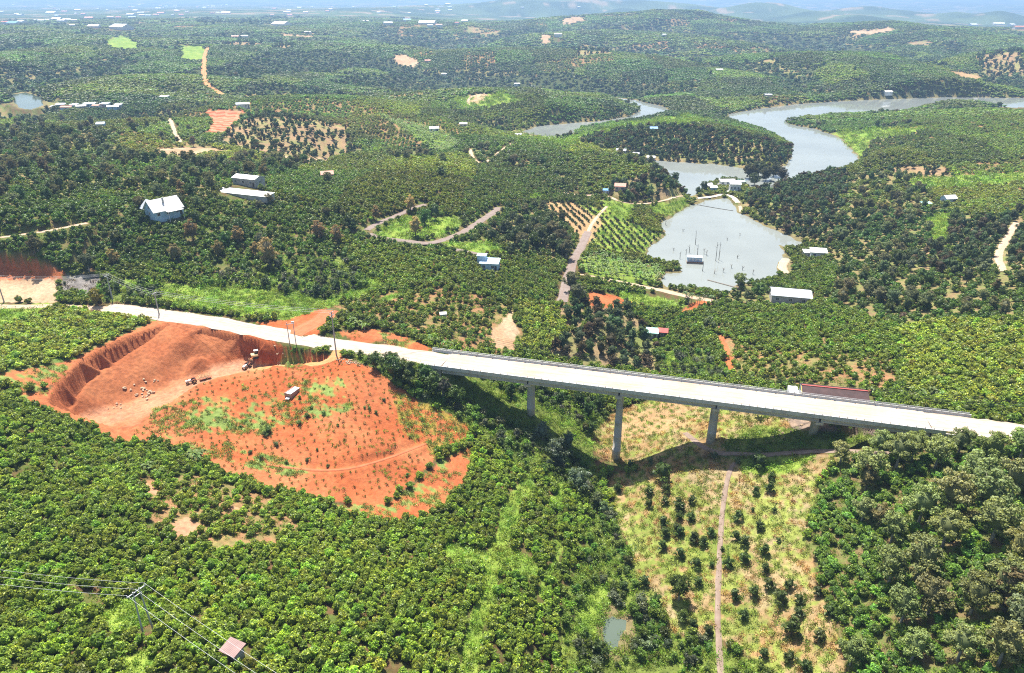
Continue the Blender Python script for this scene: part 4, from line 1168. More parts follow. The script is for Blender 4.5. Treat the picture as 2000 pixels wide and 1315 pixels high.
# ------------------------------------------------------------------ masses of plants: points that carry size, turn, colour and kind
LIB = bpy.data.collections.new('plant_library')
def mass(name, sets, P, scale, rz, colour, idx, label, squash=None):
    """ONE object of kind stuff; sets = list of meshes, idx says which one stands at each point"""
    if len(P) == 0: return
    coll = bpy.data.collections.new(name + '_set')
    for k, me in enumerate(sets):
        o = bpy.data.objects.new('%s_%02d' % (name, k), me); coll.objects.link(o)
    me = bpy.data.meshes.new(name)
    me.vertices.add(len(P)); me.vertices.foreach_set('co', np.asarray(P, np.float32).ravel())
    def at_(nm, t, v, f='value'):
        a = me.attributes.new(nm, t, 'POINT'); a.data.foreach_set(f, np.ascontiguousarray(v).ravel())
    sc3 = np.column_stack([scale, scale, scale * (1 if squash is None else squash)]).astype(np.float32)
    at_('size', 'FLOAT_VECTOR', sc3, 'vector')
    at_('turn', 'FLOAT_VECTOR', np.column_stack([PR.normal(scale=0.05, size=len(P)), PR.normal(scale=0.05, size=len(P)), rz]).astype(np.float32), 'vector')
    at_('leaf_colour', 'FLOAT_COLOR', np.column_stack([colour, np.ones(len(P))]).astype(np.float32), 'color')
    at_('which', 'INT', np.asarray(idx, np.int32))
    o = inst(name, me, kind='stuff', label=label)
    ng = bpy.data.node_groups.new(name + '_nodes', 'GeometryNodeTree')
    ng.interface.new_socket('Geometry', in_out='INPUT', socket_type='NodeSocketGeometry')
    ng.interface.new_socket('Geometry', in_out='OUTPUT', socket_type='NodeSocketGeometry')
    gi, go = ng.nodes.new('NodeGroupInput'), ng.nodes.new('NodeGroupOutput')
    ci = ng.nodes.new('GeometryNodeCollectionInfo'); ci.inputs['Collection'].default_value = coll
    ci.inputs['Separate Children'].default_value = True; ci.inputs['Reset Children'].default_value = True
    ip = ng.nodes.new('GeometryNodeInstanceOnPoints'); ip.inputs['Pick Instance'].default_value = True
    def na(nm, t):
        n = ng.nodes.new('GeometryNodeInputNamedAttribute'); n.data_type = t; n.inputs['Name'].default_value = nm; return n.outputs['Attribute']
    ng.links.new(gi.outputs[0], ip.inputs['Points']); ng.links.new(ci.outputs[0], ip.inputs['Instance'])
    ng.links.new(na('which', 'INT'), ip.inputs['Instance Index']); ng.links.new(na('size', 'FLOAT_VECTOR'), ip.inputs['Scale'])
    er = ng.nodes.new('FunctionNodeEulerToRotation'); ng.links.new(na('turn', 'FLOAT_VECTOR'), er.inputs[0]); ng.links.new(er.outputs[0], ip.inputs['Rotation'])
    ng.links.new(ip.outputs[0], go.inputs[0])
    md = o.modifiers.new('plants', 'NODES'); md.node_group = ng
    return o

# ------------------------------------------------------------------ where plants may stand
KEEP_OUT = []                                          # (x, y, radius): buildings, poles, machines
def free(x, y, g=1.0):
    ok = ~in_water(x, y, 0.25) & ~on_road(x, y, g)
    for a, b, r in KEEP_OUT:
        ok &= (x - a) ** 2 + (y - b) ** 2 > r * r
    # under the deck nothing tall stands
    dx, dy = x - BR_A[0], y - BR_A[1]
    al = dx * BR_D[0] + dy * BR_D[1]; nn = np.abs(dx * BR_N[0] + dy * BR_N[1])
    ok &= ~((al > -6) & (al < BR_L + 6) & (nn < BR_W / 2 + 1.2))
    return ok
def lattice(d0, d1, sp, amax=43.0, jit=0.22, seed=0):
    """a planting grid over the ring between two distances, its rows turned a little from field to field"""
    h = RAD(amax)
    ex = (d1 + 60) * math.sin(h) + 60
    g = np.arange(-ex, ex, sp); gy = np.arange(-20, d1 + 60, sp)
    x, y = np.meshgrid(g, gy); x = x.ravel(); y = y.ravel()
    r = np.hypot(x, y); m = (r >= d0 - 75) & (r < d1 + 75) & (np.abs(x) < (np.maximum(y, 0) + 30) * math.tan(h) + 90)
    x, y = x[m], y[m]
    w = fbm(x / 260, y / 260, 201 + seed, 2) * 2 - 1; w2 = fbm(x / 260, y / 260, 205 + seed, 2) * 2 - 1
    x = x + 20 * w; y = y + 20 * w2                     # fields bend with the ground
    r = np.hypot(x, y); m = (r >= d0) & (r < d1) & (np.abs(x) < np.maximum(y, 0) * math.tan(h) + 22)
    x, y = x[m], y[m]
    x = x + PR.normal(scale=sp * jit * 0.5, size=len(x)); y = y + PR.normal(scale=sp * jit * 0.5, size=len(y))
    return x, y
def in_view(x, y, z, m=60):
    px, py, dep = to_px(x, y, z)
    return (px > -m) & (px < 2000 + m) & (py > -40) & (py < 1315 + m * 2) & (dep > 5)

# ================================================================== BRIDGE
worn('concrete', (0.30, 0.29, 0.27), (0.44, 0.42, 0.39), 0.6, 0.85, 0.25, 0.3, 0.03, stain=(0.20, 0.17, 0.14))
worn('parapet_concrete', (0.46, 0.46, 0.45), (0.58, 0.57, 0.54), 0.8, 0.85, 0.25, 0.3, 0.03, stain=(0.34, 0.30, 0.26))
worn('pier_concrete', (0.44, 0.40, 0.34), (0.56, 0.52, 0.45), 0.35, 0.85, 0.25, 0.3, 0.03, stain=(0.33, 0.26, 0.19))
worn('steel_rail', (0.42, 0.43, 0.44), (0.55, 0.56, 0.57), 2, 0.45, 0.5, 0)
worn('dark_iron', (0.03, 0.025, 0.022), (0.07, 0.06, 0.05), 3, 0.7, 0.3, 0)
m, nt, b = new_mat('deck_surface')                      # pale cement dust with ochre earth drifted over it
n1 = noise_node(nt, 0.09, 6, 0.6); n2 = noise_node(nt, 0.9, 5, 0.6)
tc = N(nt, 'ShaderNodeTexCoord'); mp = N(nt, 'ShaderNodeMapping'); mp.inputs['Scale'].default_value = (0.05, 0.9, 1); nt.links.new(tc.outputs['Object'], mp.inputs['Vector'])
n3 = noise_node(nt, 1.0, 5, 0.6, vec=mp.outputs[0])
c = ramp(nt, n1.outputs['Fac'], [(0.35, (0.42, 0.33, 0.23)), (0.65, (0.49, 0.415, 0.325))]).outputs['Color']
c = mix(nt, ramp(nt, n3.outputs['Fac'], [(0.48, (0, 0, 0)), (0.68, (0.7, 0.7, 0.7))]).outputs['Color'], c, (0.34, 0.22, 0.13))
c = mix(nt, ramp(nt, n2.outputs['Fac'], [(0.3, (0, 0, 0)), (0.8, (0.35, 0.35, 0.35))]).outputs['Color'], c, (0.52, 0.46, 0.40))
nt.links.new(c, b.inputs['Base Color']); b.inputs['Roughness'].default_value = 0.9; b.inputs['Specular IOR Level'].default_value = 0.15
bump(nt, b, n2.outputs['Fac'], 0.2, 0.05)

BR = thing('road_bridge', (BR_A[0], BR_A[1], 0), 'long concrete girder bridge with pale dusty deck on four tall piers', 'bridge', rz=math.atan2(BR_D[1], BR_D[0]))
HW = BR_W / 2
SP_ = BR_L / 5
MB().box((BR_L / 2, 0, -0.14), (BR_L, BR_W, 0.24)).obj('deck_slab', 'concrete', BR)
MB().box((BR_L / 2, 0, 0.01), (BR_L - 0.2, BR_W - 1.3, 0.06)).obj('deck_surface', 'deck_surface', BR)
# near parapet: low concrete wall with the stubs of its unfinished handrail
def parapet(y, name):
    s_ = 1 if y > 0 else -1
    prof = [(y + s_ * 0.02, -0.52), (y + s_ * 0.02, 0.62), (y - s_ * 0.26, 0.62), (y - s_ * 0.34, 0.2), (y - s_ * 0.52, 0.035), (y - s_ * 0.52, -0.27), (y - s_ * 0.2, -0.52)]
    mb = MB()
    n = len(prof)
    x0, x1 = (-6.5, BR_L + (3.0 if y < 0 else 11.5))
    V = [(x0, a, b2) for a, b2 in prof] + [(x1, a, b2) for a, b2 in prof]
    mb.add(V, [tuple(range(n)), tuple(range(n, 2 * n))[::-1]] + [(k, (k + 1) % n, (k + 1) % n + n, k + n) for k in range(n)])
    return mb.obj(name, 'parapet_concrete', BR)
parapet(-HW, 'parapet'); parapet(HW, 'parapet')
post_me = MB().box((0, 0, 0.22), (0.12, 0.10, 0.44)).data('stub_post', 'steel_rail')
tall_me = MB().box((0, 0, 0.27), (0.14, 0.14, 0.54)).data('rail_post', 'concrete')
for k in range(int((BR_L + 17) / 2.05)):
    x = -6.0 + k * 2.05
    if x < BR_L + 3:
        o = inst('stub_post', post_me, BR); o.location = (x, -HW + 0.14, 0.6)
    o = inst('rail_post', tall_me, BR); o.location = (x, HW - 0.14, 0.6)
for zz in (0.85, 1.1):
    MB().tube([(-6.4, HW - 0.14, zz), (BR_L + 11, HW - 0.14, zz)], 0.06, 8).obj('handrail', 'steel_rail', BR)
scup = MB().box((0, 0, 0), (0.42, 0.24, 0.05)).data('scupper', 'dark_iron')
for k in range(26):
    o = inst('scupper', scup, BR); o.location = (3.0 + k * 5.15, HW - 0.78, 0.045)
# five I-girders in each span
GP = [(-0.32, -1.95), (0.32, -1.95), (0.32, -1.70), (0.12, -1.50), (0.12, -0.62), (0.42, -0.48), (0.42, -0.27), (-0.42, -0.27), (-0.42, -0.48), (-0.12, -0.62), (-0.12, -1.50), (-0.32, -1.70)]
n = len(GP); gl = SP_ - 0.5
gm = MB(); gm.add([(-gl / 2, a, b2) for a, b2 in GP] + [(gl / 2, a, b2) for a, b2 in GP], [tuple(range(n)), tuple(range(n, 2 * n))[::-1]] + [(k, (k + 1) % n, (k + 1) % n + n, k + n) for k in range(n)])
gme = gm.data('girder', 'pier_concrete')
dia = MB().box((0, 0, -1.05), (0.3, BR_W - 2.2, 1.2)).data('cross_beam', 'pier_concrete')
for s_ in range(5):
    for k in range(5):
        o = inst('girder', gme, BR); o.location = (SP_ * (s_ + 0.5), (k - 2) * (BR_W - 1.7) / 4, 0)
    for f in (0.02, 0.5, 0.98):
        o = inst('cross_beam', dia, BR); o.location = (SP_ * (s_ + f), 0, 0)
# piers: round columns cast in lifts, hammerhead caps
for k in range(1, 5):
    c = BR_A + BR_D * SP_ * k
    zb = float(gz(c[0], c[1])) - 1.5
    zt = -3.4
    lifts = max(1, round((zt - zb) / 5.2))
    pts, rad = [], []
    for i in range(lifts):
        a, b2 = zb + (zt - zb) * i / lifts, zb + (zt - zb) * (i + 1) / lifts
        r = 1.28 - 0.07 * i
        pts += [(0, 0, a), (0, 0, b2 - 0.25), (0, 0, b2 - 0.02)]; rad += [r, r - 0.03, r + 0.02]
    mb = MB(); mb.tube(pts, rad, 20)
    col = mb.obj('pier', 'pier_concrete', BR); col.location = (SP_ * k, 0, 0); col.data.shade_smooth()
    cap = MB()
    cw = HW - 0.35
    prof = [(-cw, -1.98), (cw, -1.98), (cw, -2.75), (1.6, -3.55), (-1.6, -3.55), (-cw, -2.75)]
    cap.add([(-0.95, a, b2) for a, b2 in prof] + [(0.95, a, b2) for a, b2 in prof], [tuple(range(6)), tuple(range(6, 12))[::-1]] + [(i, (i + 1) % 6, (i + 1) % 6 + 6, i + 6) for i in range(6)])
    cap.obj('pier_cap', 'pier_concrete', col)
# abutments with wing walls
for x, s_ in ((0, -1), (BR_L, 1)):
    mb = MB().box((x + s_ * 0.9, 0, -2.4), (1.6, BR_W - 0.3, 4.2))
    ab = mb.obj('abutment', 'pier_concrete', BR)
    for y in (-HW + 0.3, HW - 0.3):
        MB().box((x + s_ * 4.4, y, -1.6), (5.4, 0.4, 2.6)).obj('wing_wall', 'concrete', ab)
# the approach between the wing walls is earth

# ================================================================== POLES, WIRES, MACHINES, STONES
worn('pole_concrete', (0.34, 0.34, 0.34), (0.46, 0.46, 0.45), 1.2, 0.8, 0.3, 0.2, 0.02)
worn('insulator', (0.55, 0.57, 0.6), (0.7, 0.7, 0.72), 4, 0.35, 0.5, 0)
worn('wire_metal', (0.50, 0.50, 0.50), (0.62, 0.62, 0.62), 1, 0.5, 0.5, 0)
worn('black_cable', (0.03, 0.03, 0.03), (0.06, 0.06, 0.06), 1, 0.6, 0.3, 0)
def keep(p, r): KEEP_OUT.append((p.x, p.y, r))
def pole(px, py, h, label, arms=1, rz=0.0, group='concrete utility poles along the gravel road', lean=0.0):
    g = ground(px, py)
    e = thing('utility_pole', g, label, 'utility pole', group, rz)
    MB().tube([(0, 0, -1), (lean * .5, 0, h * .5), (lean, 0, h)], [0.24, 0.2, 0.15], 10).obj('shaft', 'pole_concrete', e)
    for a in range(arms):
        z = h - 0.25 - a * 1.0
        arm = MB().box((lean, 0, z), (0.12, 2.6, 0.14)).obj('crossarm', 'steel_rail', e)
        for y in (-1.2, -0.4, 0.4, 1.2):
            MB().tube([(lean, y, z + 0.05), (lean, y, z + 0.2), (lean, y, z + 0.42)], [0.05, 0.1, 0.05], 6).obj('insulator', 'insulator', arm)
    keep(g, 1.2)
    return e, Vector((lean, 0, h))
def wire(a, b, sag, r, mat, label, group, n=24):
    pts = []
    for k in range(n + 1):
        t = k / n
        p = a.lerp(b, t); p.z -= sag * 4 * t * (1 - t); pts.append(p)
    mb = MB().tube(pts, r, 5)
    mb.obj('overhead_wire', mat, label=label, cat='wire', group=group)
def arm_pts(e, h, ys, dz=0.25):
    R = Matrix.Rotation(e.rotation_euler.z, 4, 'Z')
    return [e.location + R @ Vector((0, y, h + dz)) for y in ys]
brz = math.atan2(BR_D[1], BR_D[0])
pA, _ = pole(657, 694, 14.5, 'tall grey concrete utility pole beside the stone pile', 2, brz, 'concrete utility poles along the gravel road')
pB, _ = pole(311, 615, 8.0, 'short concrete utility pole where the quarry rim meets the road', 1, brz + 0.1)
pC, _ = pole(220, 585, 9.0, 'concrete utility pole standing behind the yellow-green tree', 1, brz + 0.2)
pD, _ = pole(8, 590, 9.0, 'thin concrete utility pole at the edge of the pale dug plot', 1, brz)
pE, _ = pole(-180, 582, 9.5, 'utility pole beyond the pale dug plot', 1, brz)
# pair of posts carrying a switch beam
g1, g2 = ground(566, 673), ground(578, 671)
tp = thing('twin_pole', (g1 + g2) / 2, 'pair of thin utility posts joined by a switch beam on the quarry rim', 'utility pole')
tp.rotation_euler = (0, 0, math.atan2(g2.y - g1.y, g2.x - g1.x))
dd = (g2 - g1).length / 2
for s_ in (-1, 1):
    MB().tube([(s_ * dd, 0, -1), (s_ * dd, 0, 7.6)], [0.15, 0.10], 8).obj('post', 'pole_concrete', tp)
MB().box((0, 0, 6.9), (2 * dd + 0.7, 0.14, 0.16)).obj('beam', 'steel_rail', tp)
MB().box((dd * 0.9, -0.15, 7.5), (0.9, 0.5, 0.4)).obj('switch_box', 'insulator', tp)
keep(tp.location, 2.0)
far_pole_xy = at_z(2180, 800, 2.0)
gF = Vector((float(far_pole_xy[0]), float(far_pole_xy[1]), float(gz(*far_pole_xy))))
pF = thing('utility_pole', gF, 'grey concrete utility pole past the end of the bridge', 'utility pole', 'concrete utility poles along the gravel road', brz)
MB().tube([(0, 0, -1), (0, 0, 14)], [0.26, 0.16], 10).obj('shaft', 'pole_concrete', pF)
MB().box((0, 0, 13.7), (0.12, 2.6, 0.14)).obj('crossarm', 'steel_rail', pF)
def along(s_, n_, z): return Vector((*(BR_A + BR_D * s_ + BR_N * n_), z))
for k, a in enumerate(arm_pts(pA, 14.5, (-1.2, -0.4, 0.4, 1.2))):
    q1, q2, q3, q4 = along(-4, 8.2 + k * .3, 5.2 + k * .5), along(32, 7.6 + k * .3, 2.3 + k * .45), along(BR_L * 0.6, 7.4 + k * .3, 1.9 + k * .45), along(BR_L + 55, 8.5 + k * .3, 3.0 + k * .45)
    L_ = smooth_line([a, a.lerp(q1, .45) - Vector((0, 0, .6)), q1, q2, q3, q4], 3.0)
    MB().tube([Vector(p) for p in L_], 0.032, 5).obj('overhead_wire', 'black_cable', label='dark cable strung from the tall pole along the far parapet of the bridge', cat='wire', group='cables along the bridge')
for (e1, h1), (e2, h2) in (((pA, 14.5), (pB, 8.0)), ((pB, 8.0), (pC, 9.0)), ((pC, 9.0), (pD, 9.0)), ((pD, 9.0), (pE, 9.5))):
    for a, b2 in zip(arm_pts(e1, h1, (-1.2, 0.0, 1.2)), arm_pts(e2, h2, (-1.2, 0.0, 1.2))):
        wire(a, b2, 0.9, 0.025, 'wire_metal', 'thin overhead wire between the poles along the gravel road', 'wires along the gravel road')
# the H-frame line in the near plantation
gh = ground(290, 1236)
hp = thing('h_frame_pole', gh, 'two-legged power pole standing in the near coffee plantation', 'utility pole', rz=RAD(60))
for s_ in (-1, 1):
    MB().tube([(s_ * 0.9, 0, -1), (s_ * 0.55, 0, 9.6)], [0.17, 0.11], 8).obj('leg', 'pole_concrete', hp)
MB().box((0, 0, 9.3), (3.4, 0.14, 0.16)).box((0, 0.14, 8.4), (1.7, 0.1, 0.12)).obj('crossarm', 'steel_rail', hp)
for x in (-1.6, 0.0, 1.6):
    MB().tube([(x, 0, 9.35), (x, 0, 9.55), (x, 0, 9.8)], [0.05, 0.1, 0.05], 6).obj('insulator', 'insulator', hp)
keep(gh, 1.6)
Rh = Matrix.Rotation(RAD(60), 4, 'Z')
tops = [gh + Rh @ Vector((x, 0, 9.8)) for x in (-1.6, 0.0, 1.6)]
gl_ = Vector(at_d(-420, 1045, 165)); gr_ = Vector(at_d(760, 1480, 62))
for k, t in enumerate(tops):
    off = Rh @ Vector(((k - 1) * 1.6, 0, 0))
    wire(t, gl_ + off, 2.2, 0.02, 'wire_metal', 'pale power wire running from the two-legged pole over the coffee', 'wires of the two-legged pole')
    wire(t, gr_ + off, 1.0, 0.02, 'wire_metal', 'pale power wire running from the two-legged pole over the coffee', 'wires of the two-legged pole')

# ---- machines in the quarry
worn('tyre', (0.02, 0.02, 0.02), (0.05, 0.045, 0.04), 4, 0.9, 0.2, 0.3)
worn('machine_yellow', (0.52, 0.42, 0.20), (0.62, 0.52, 0.30), 2, 0.55, 0.4, 0.1, stain=(0.35, 0.2, 0.1))
worn('machine_white', (0.62, 0.62, 0.60), (0.75, 0.74, 0.70), 2, 0.5, 0.4, 0.1)
worn('machine_dark', (0.05, 0.05, 0.055), (0.10, 0.09, 0.085), 2, 0.6, 0.4, 0.1)
worn('rust_red', (0.20, 0.06, 0.035), (0.30, 0.10, 0.05), 2, 0.75, 0.3, 0.2)
worn('loose_red_soil', (0.36, 0.09, 0.03), (0.45, 0.14, 0.05), 2, 0.95, 0.1, 0.8, 0.1)
worn('glass', (0.02, 0.03, 0.035), (0.04, 0.05, 0.055), 1, 0.1, 0.5, 0)
def wheel(parent, x, y, r, w, name='wheel'):
    prof = [(0.55, 0.5), (0.9, 0.5), (1.0, 0.35), (1.0, -0.35), (0.9, -0.5), (0.55, -0.5)]
    n = 18; V = []; Fs = []
    for a, b2 in prof:
        V += [(x + r * a * math.cos(2 * math.pi * k / n), y + w * b2, r + r * a * math.sin(2 * math.pi * k / n)) for k in range(n)]
    for i in range(len(prof) - 1):
        Fs += [(i * n + k, i * n + (k + 1) % n, (i + 1) * n + (k + 1) % n, (i + 1) * n + k) for k in range(n)]
    t = mesh_obj(name, V, Fs, 'tyre', parent)
    MB().tube([(x, y - w * 0.36, r), (x, y - w * 0.3, r), (x, y + w * 0.3, r), (x, y + w * 0.36, r)], [r * 0.2, r * 0.57, r * 0.57, r * 0.2], 14).obj('rim', 'machine_yellow', t)
def tractor(px, py, rz, label):
    g = ground(px, py); keep(g, 3)
    e = thing('farm_tractor', g, label, 'tractor', 'farm tractors in the quarry', rz)
    MB().prism([(0.2, 0.62), (1.85, 0.62), (1.9, 0.95), (1.8, 1.2), (0.3, 1.28)], -0.33, 0.33).obj('hood', 'machine_white', e)
    MB().box((-0.25, 0, 0.62), (1.5, 0.42, 0.36)).box((1.3, 0, 0.5), (0.5, 0.9, 0.14)).obj('chassis', 'machine_dark', e)
    MB().box((-0.55, 0, 1.05), (0.5, 0.5, 0.12)).box((-0.8, 0, 1.28), (0.1, 0.5, 0.42)).obj('seat', 'machine_dark', e)
    MB().tube([(0.1, 0, 1.1), (-0.12, 0, 1.42)], 0.03, 6).tube([(-0.12 + .0, .2 * math.cos(a), 1.42 + .2 * math.sin(a) * .5) for a in np.linspace(0, 2 * math.pi, 13)], 0.025, 5).obj('steering_wheel', 'machine_dark', e)
    MB().tube([(1.2, 0.2, 1.2), (1.2, 0.2, 1.85)], 0.05, 6).obj('exhaust', 'rust_red', e)
    for s_ in (-1, 1):
        wheel(e, -0.55, s_ * 0.72, 0.68, 0.36); wheel(e, 1.45, s_ * 0.6, 0.4, 0.22)
        MB().prism([(-1.2, 1.1), (-0.9, 1.42), (-0.2, 1.42), (0.1, 1.1), (0.0, 1.05), (-0.3, 1.33), (-0.85, 1.33), (-1.1, 1.05)], s_ * 0.72 - 0.2, s_ * 0.72 + 0.2).obj('mudguard', 'rust_red', e)
    return e
def trailer(g, rz, label, loaded):
    e = thing('farm_trailer', g, label, 'trailer', None, rz); keep(g, 3)
    fr = MB().box((0, 0, 0.62), (3.3, 1.7, 0.12)).box((2.2, 0, 0.55), (1.3, 0.12, 0.12)).obj('bed', 'rust_red', e)
    if loaded:
        for s_ in (-1, 1): MB().box((0, s_ * 0.86, 0.95), (3.4, 0.06, 0.55)).obj('side_board', 'rust_red', e)
        for s_ in (-1, 1): MB().box((s_ * 1.68, 0, 0.95), (0.06, 1.66, 0.55)).obj('end_board', 'machine_yellow', e)
        V, Fs = [], []
        for i in range(9):
            for j in range(6):
                V.append((-1.62 + i * 0.405, -0.81 + j * 0.324, 0.9 + 0.38 * math.sin(math.pi * i / 8) * math.sin(math.pi * j / 5) + random.uniform(-.04, .04)))
        for i in range(8):
            for j in range(5): Fs.append((i * 6 + j, i * 6 + 6 + j, i * 6 + 7 + j, i * 6 + j + 1))
        mesh_obj('soil_load', V, Fs, 'loose_red_soil', e, smooth=True)
    else:
        for s_ in (-1, 1):
            mb = MB()
            for z in (0.95, 1.25, 1.5): mb.box((0, s_ * 0.85, z), (3.4, 0.06, 0.07))
            for x in (-1.65, -0.83, 0, 0.83, 1.65): mb.box((x, s_ * 0.85, 1.1), (0.07, 0.07, 0.9))
            mb.obj('side_rail', 'machine_yellow', e)
        mb = MB()
        for z in (0.95, 1.25, 1.5): mb.box((1.66, 0, z), (0.06, 1.64, 0.07))
        mb.obj('end_rail', 'machine_yellow', e)
    for s_ in (-1, 1): wheel(e, -0.3, s_ * 0.74, 0.42, 0.26)
    return e
a1, b1 = ground(483, 718), ground(496, 708)
rz1 = math.atan2(a1.y - b1.y, a1.x - b1.x)
t1 = tractor(483, 718, rz1, 'pale farm tractor hitched to the soil-filled trailer by the excavator'); 
u = (a1 - b1); u.z = 0; u.normalize()
c1 = a1 - u * 3.9; c1.z = float(gz(c1.x, c1.y)); trailer(c1, rz1, 'rusty box trailer heaped with red soil beside the excavator', True)
a2, b2_ = ground(376, 748), ground(402, 741)
rz2 = math.atan2(a2.y - b2_.y, a2.x - b2_.x)
tractor(376, 748, rz2, 'dark farm tractor pulling the empty open-frame trailer')
u2 = (a2 - b2_); u2.z = 0; u2.normalize()
c2 = a2 - u2 * 3.9; c2.z = float(gz(c2.x, c2.y)); trailer(c2, rz2, 'empty open-frame trailer with yellow rails on the quarry floor', False)
# excavator
gx = ground(500, 699); keep(gx, 4)
ex = thing('excavator', gx, 'small pale yellow excavator with white cab roof digging at the quarry wall', 'excavator', rz=RAD(28))
for s_ in (-1, 1):
    n = 20
    P = [(1.25 * math.cos(a) * (1 if abs(math.cos(a)) > .3 else 1) + (0.0), 0.36 + 0.36 * math.sin(a)) for a in np.linspace(0, 2 * math.pi, n, endpoint=False)]
    MB().prism([(x, z) for x, z in P], s_ * 0.85 - 0.22, s_ * 0.85 + 0.22).obj('track', 'tyre', ex)
MB().box((0, 0, 0.55), (1.4, 1.3, 0.35)).obj('undercarriage', 'machine_dark', ex)
MB().prism([(-1.35, 0.8), (1.0, 0.8), (1.0, 1.15), (0.2, 1.3), (-1.2, 1.5), (-1.4, 1.3)], -0.95, 0.95).obj('house_body', 'machine_yellow', ex)
cb = MB().prism([(-0.15, 1.2), (0.95, 1.15), (0.85, 2.3), (-0.15, 2.3)], 0.1, 0.95).obj('cab', 'glass', ex)
MB().box((0.35, 0.52, 2.36), (1.35, 1.1, 0.12)).obj('cab_roof', 'machine_white', cb)
MB().tube([(0.7, -0.25, 1.1), (1.9, -0.25, 2.5), (3.0, -0.25, 2.6)], [0.2, 0.2, 0.14], 6).obj('boom', 'machine_yellow', ex)
MB().tube([(3.0, -0.25, 2.65), (3.5, -0.25, 1.0)], [0.17, 0.11], 6).obj('dipper_arm', 'machine_yellow', ex)
MB().prism([(3.2, 1.0), (3.8, 0.95), (3.95, 0.45), (3.5, 0.2), (3.15, 0.45)], -0.6, 0.1).obj('bucket', 'machine_dark', ex)
MB().tube([(0.95, -0.25, 0.95), (1.75, -0.25, 2.15)], 0.06, 6).obj('ram', 'steel_rail', ex)

# water tank with its slab lid
worn('brick_pink', (0.40, 0.20, 0.15), (0.50, 0.28, 0.22), 3, 0.9, 0.2, 0.4)
worn('cement_white', (0.62, 0.60, 0.58), (0.76, 0.75, 0.73), 1.5, 0.8, 0.2, 0.2)
gt = ground(571, 770)
ta, tb = ground(562, 774), ground(575, 762)
tk = thing('water_tank', gt, 'small brick tank with white slab lid in the red field', 'tank', rz=math.atan2(tb.y - ta.y, tb.x - ta.x)); keep(gt, 3)
wl = MB()
for s_ in (-1, 1):
    wl.box((0, s_ * 1.05, 0.35), (3.9, 0.2, 1.7)); wl.box((s_ * 1.85, 0, 0.35), (0.2, 1.9, 1.7))
wl.obj('wall', 'brick_pink', tk)
MB().box((0.0, -0.32, 1.27), (4.1, 1.75, 0.14)).obj('lid', 'cement_white', tk)
MB().box((-2.6, -0.4, 0.06), (1.1, 1.1, 0.16), 0.3).obj('apron', 'cement_white', tk)

# stones: each one lies where it fell
worn('stone_buff', (0.36, 0.24, 0.15), (0.55, 0.42, 0.29), 2, 0.9, 0.2, 0.5, 0.05)
def rock_mesh(k):
    r = random.Random(k); V, Fs = [], []
    n, mrows = 8, 5
    for i in range(mrows + 1):
        a = math.pi * i / mrows
        for j in range(n):
            g = 2 * math.pi * j / n; q = r.uniform(0.75, 1.2) if 0 < i < mrows else 1
            V.append((math.sin(a) * math.cos(g) * q, math.sin(a) * math.sin(g) * q * 0.8, math.cos(a) * 0.62 * q))
    for i in range(mrows):
        for j in range(n): Fs.append((i * n + j, (i + 1) * n + j, (i + 1) * n + (j + 1) % n, i * n + (j + 1) % n))
    mb = MB(); mb.add(V, Fs); return mb.data('boulder', 'stone_buff')
ROCK = [rock_mesh(k) for k in range(6)]
def stones(px, py, n, sx, sy, smin, smax, name, label, group, cat='stone', slope=0.0):
    g = ground(px, py)
    for k in range(n):
        x, y = g.x + random.gauss(0, sx), g.y + random.gauss(0, sy) + 0
        y += slope * (x - g.x)
        s = random.uniform(smin, smax)
        o = inst(name, ROCK[k % 6], label=label, cat=cat, group=group)
        o.location = (x, y, float(gz(x, y)) + s * 0.25); o.scale = (s, s * random.uniform(.7, 1.1), s * random.uniform(.7, 1.1)); o.rotation_euler = (random.uniform(-.3, .3), random.uniform(-.3, .3), random.uniform(0, 6.3))
stones(276, 766, 16, 1.6, 1.2, 0.35, 0.85, 'boulder', 'buff boulder in the loose heap at the foot of the spoil slope', 'boulders at the foot of the spoil slope', 'boulder')
stones(225, 796, 6, 1.2, 0.9, 0.25, 0.5, 'boulder', 'small boulder at the low end of the quarry floor', 'boulders at the low end of the quarry', 'boulder')
stones(306, 749, 5, 1.5, 0.7, 0.25, 0.6, 'boulder', 'reddish clod lying under the steep spoil slope', 'clods under the spoil slope', 'boulder')
stones(682, 706, 62, 2.6, 0.9, 0.18, 0.38, 'stone', 'broken buff stone in the heap below the tall pole', 'stones heaped below the tall pole', 'stone', -0.35)
stones(545, 704, 10, 1.0, 0.8, 0.2, 0.4, 'stone', 'stone fallen from the quarry bank by the track', 'stones by the quarry track', 'stone')
stones(1560, 838, 34, 7.0, 2.2, 0.15, 0.5, 'stone', 'rubble stone scattered in the shade under the low end of the bridge', 'rubble under the low end of the bridge', 'stone')
stones(1440, 866, 8, 5.0, 2.0, 0.15, 0.35, 'stone', 'small stone beside the footpath under the bridge', 'stones beside the footpath under the bridge', 'stone')

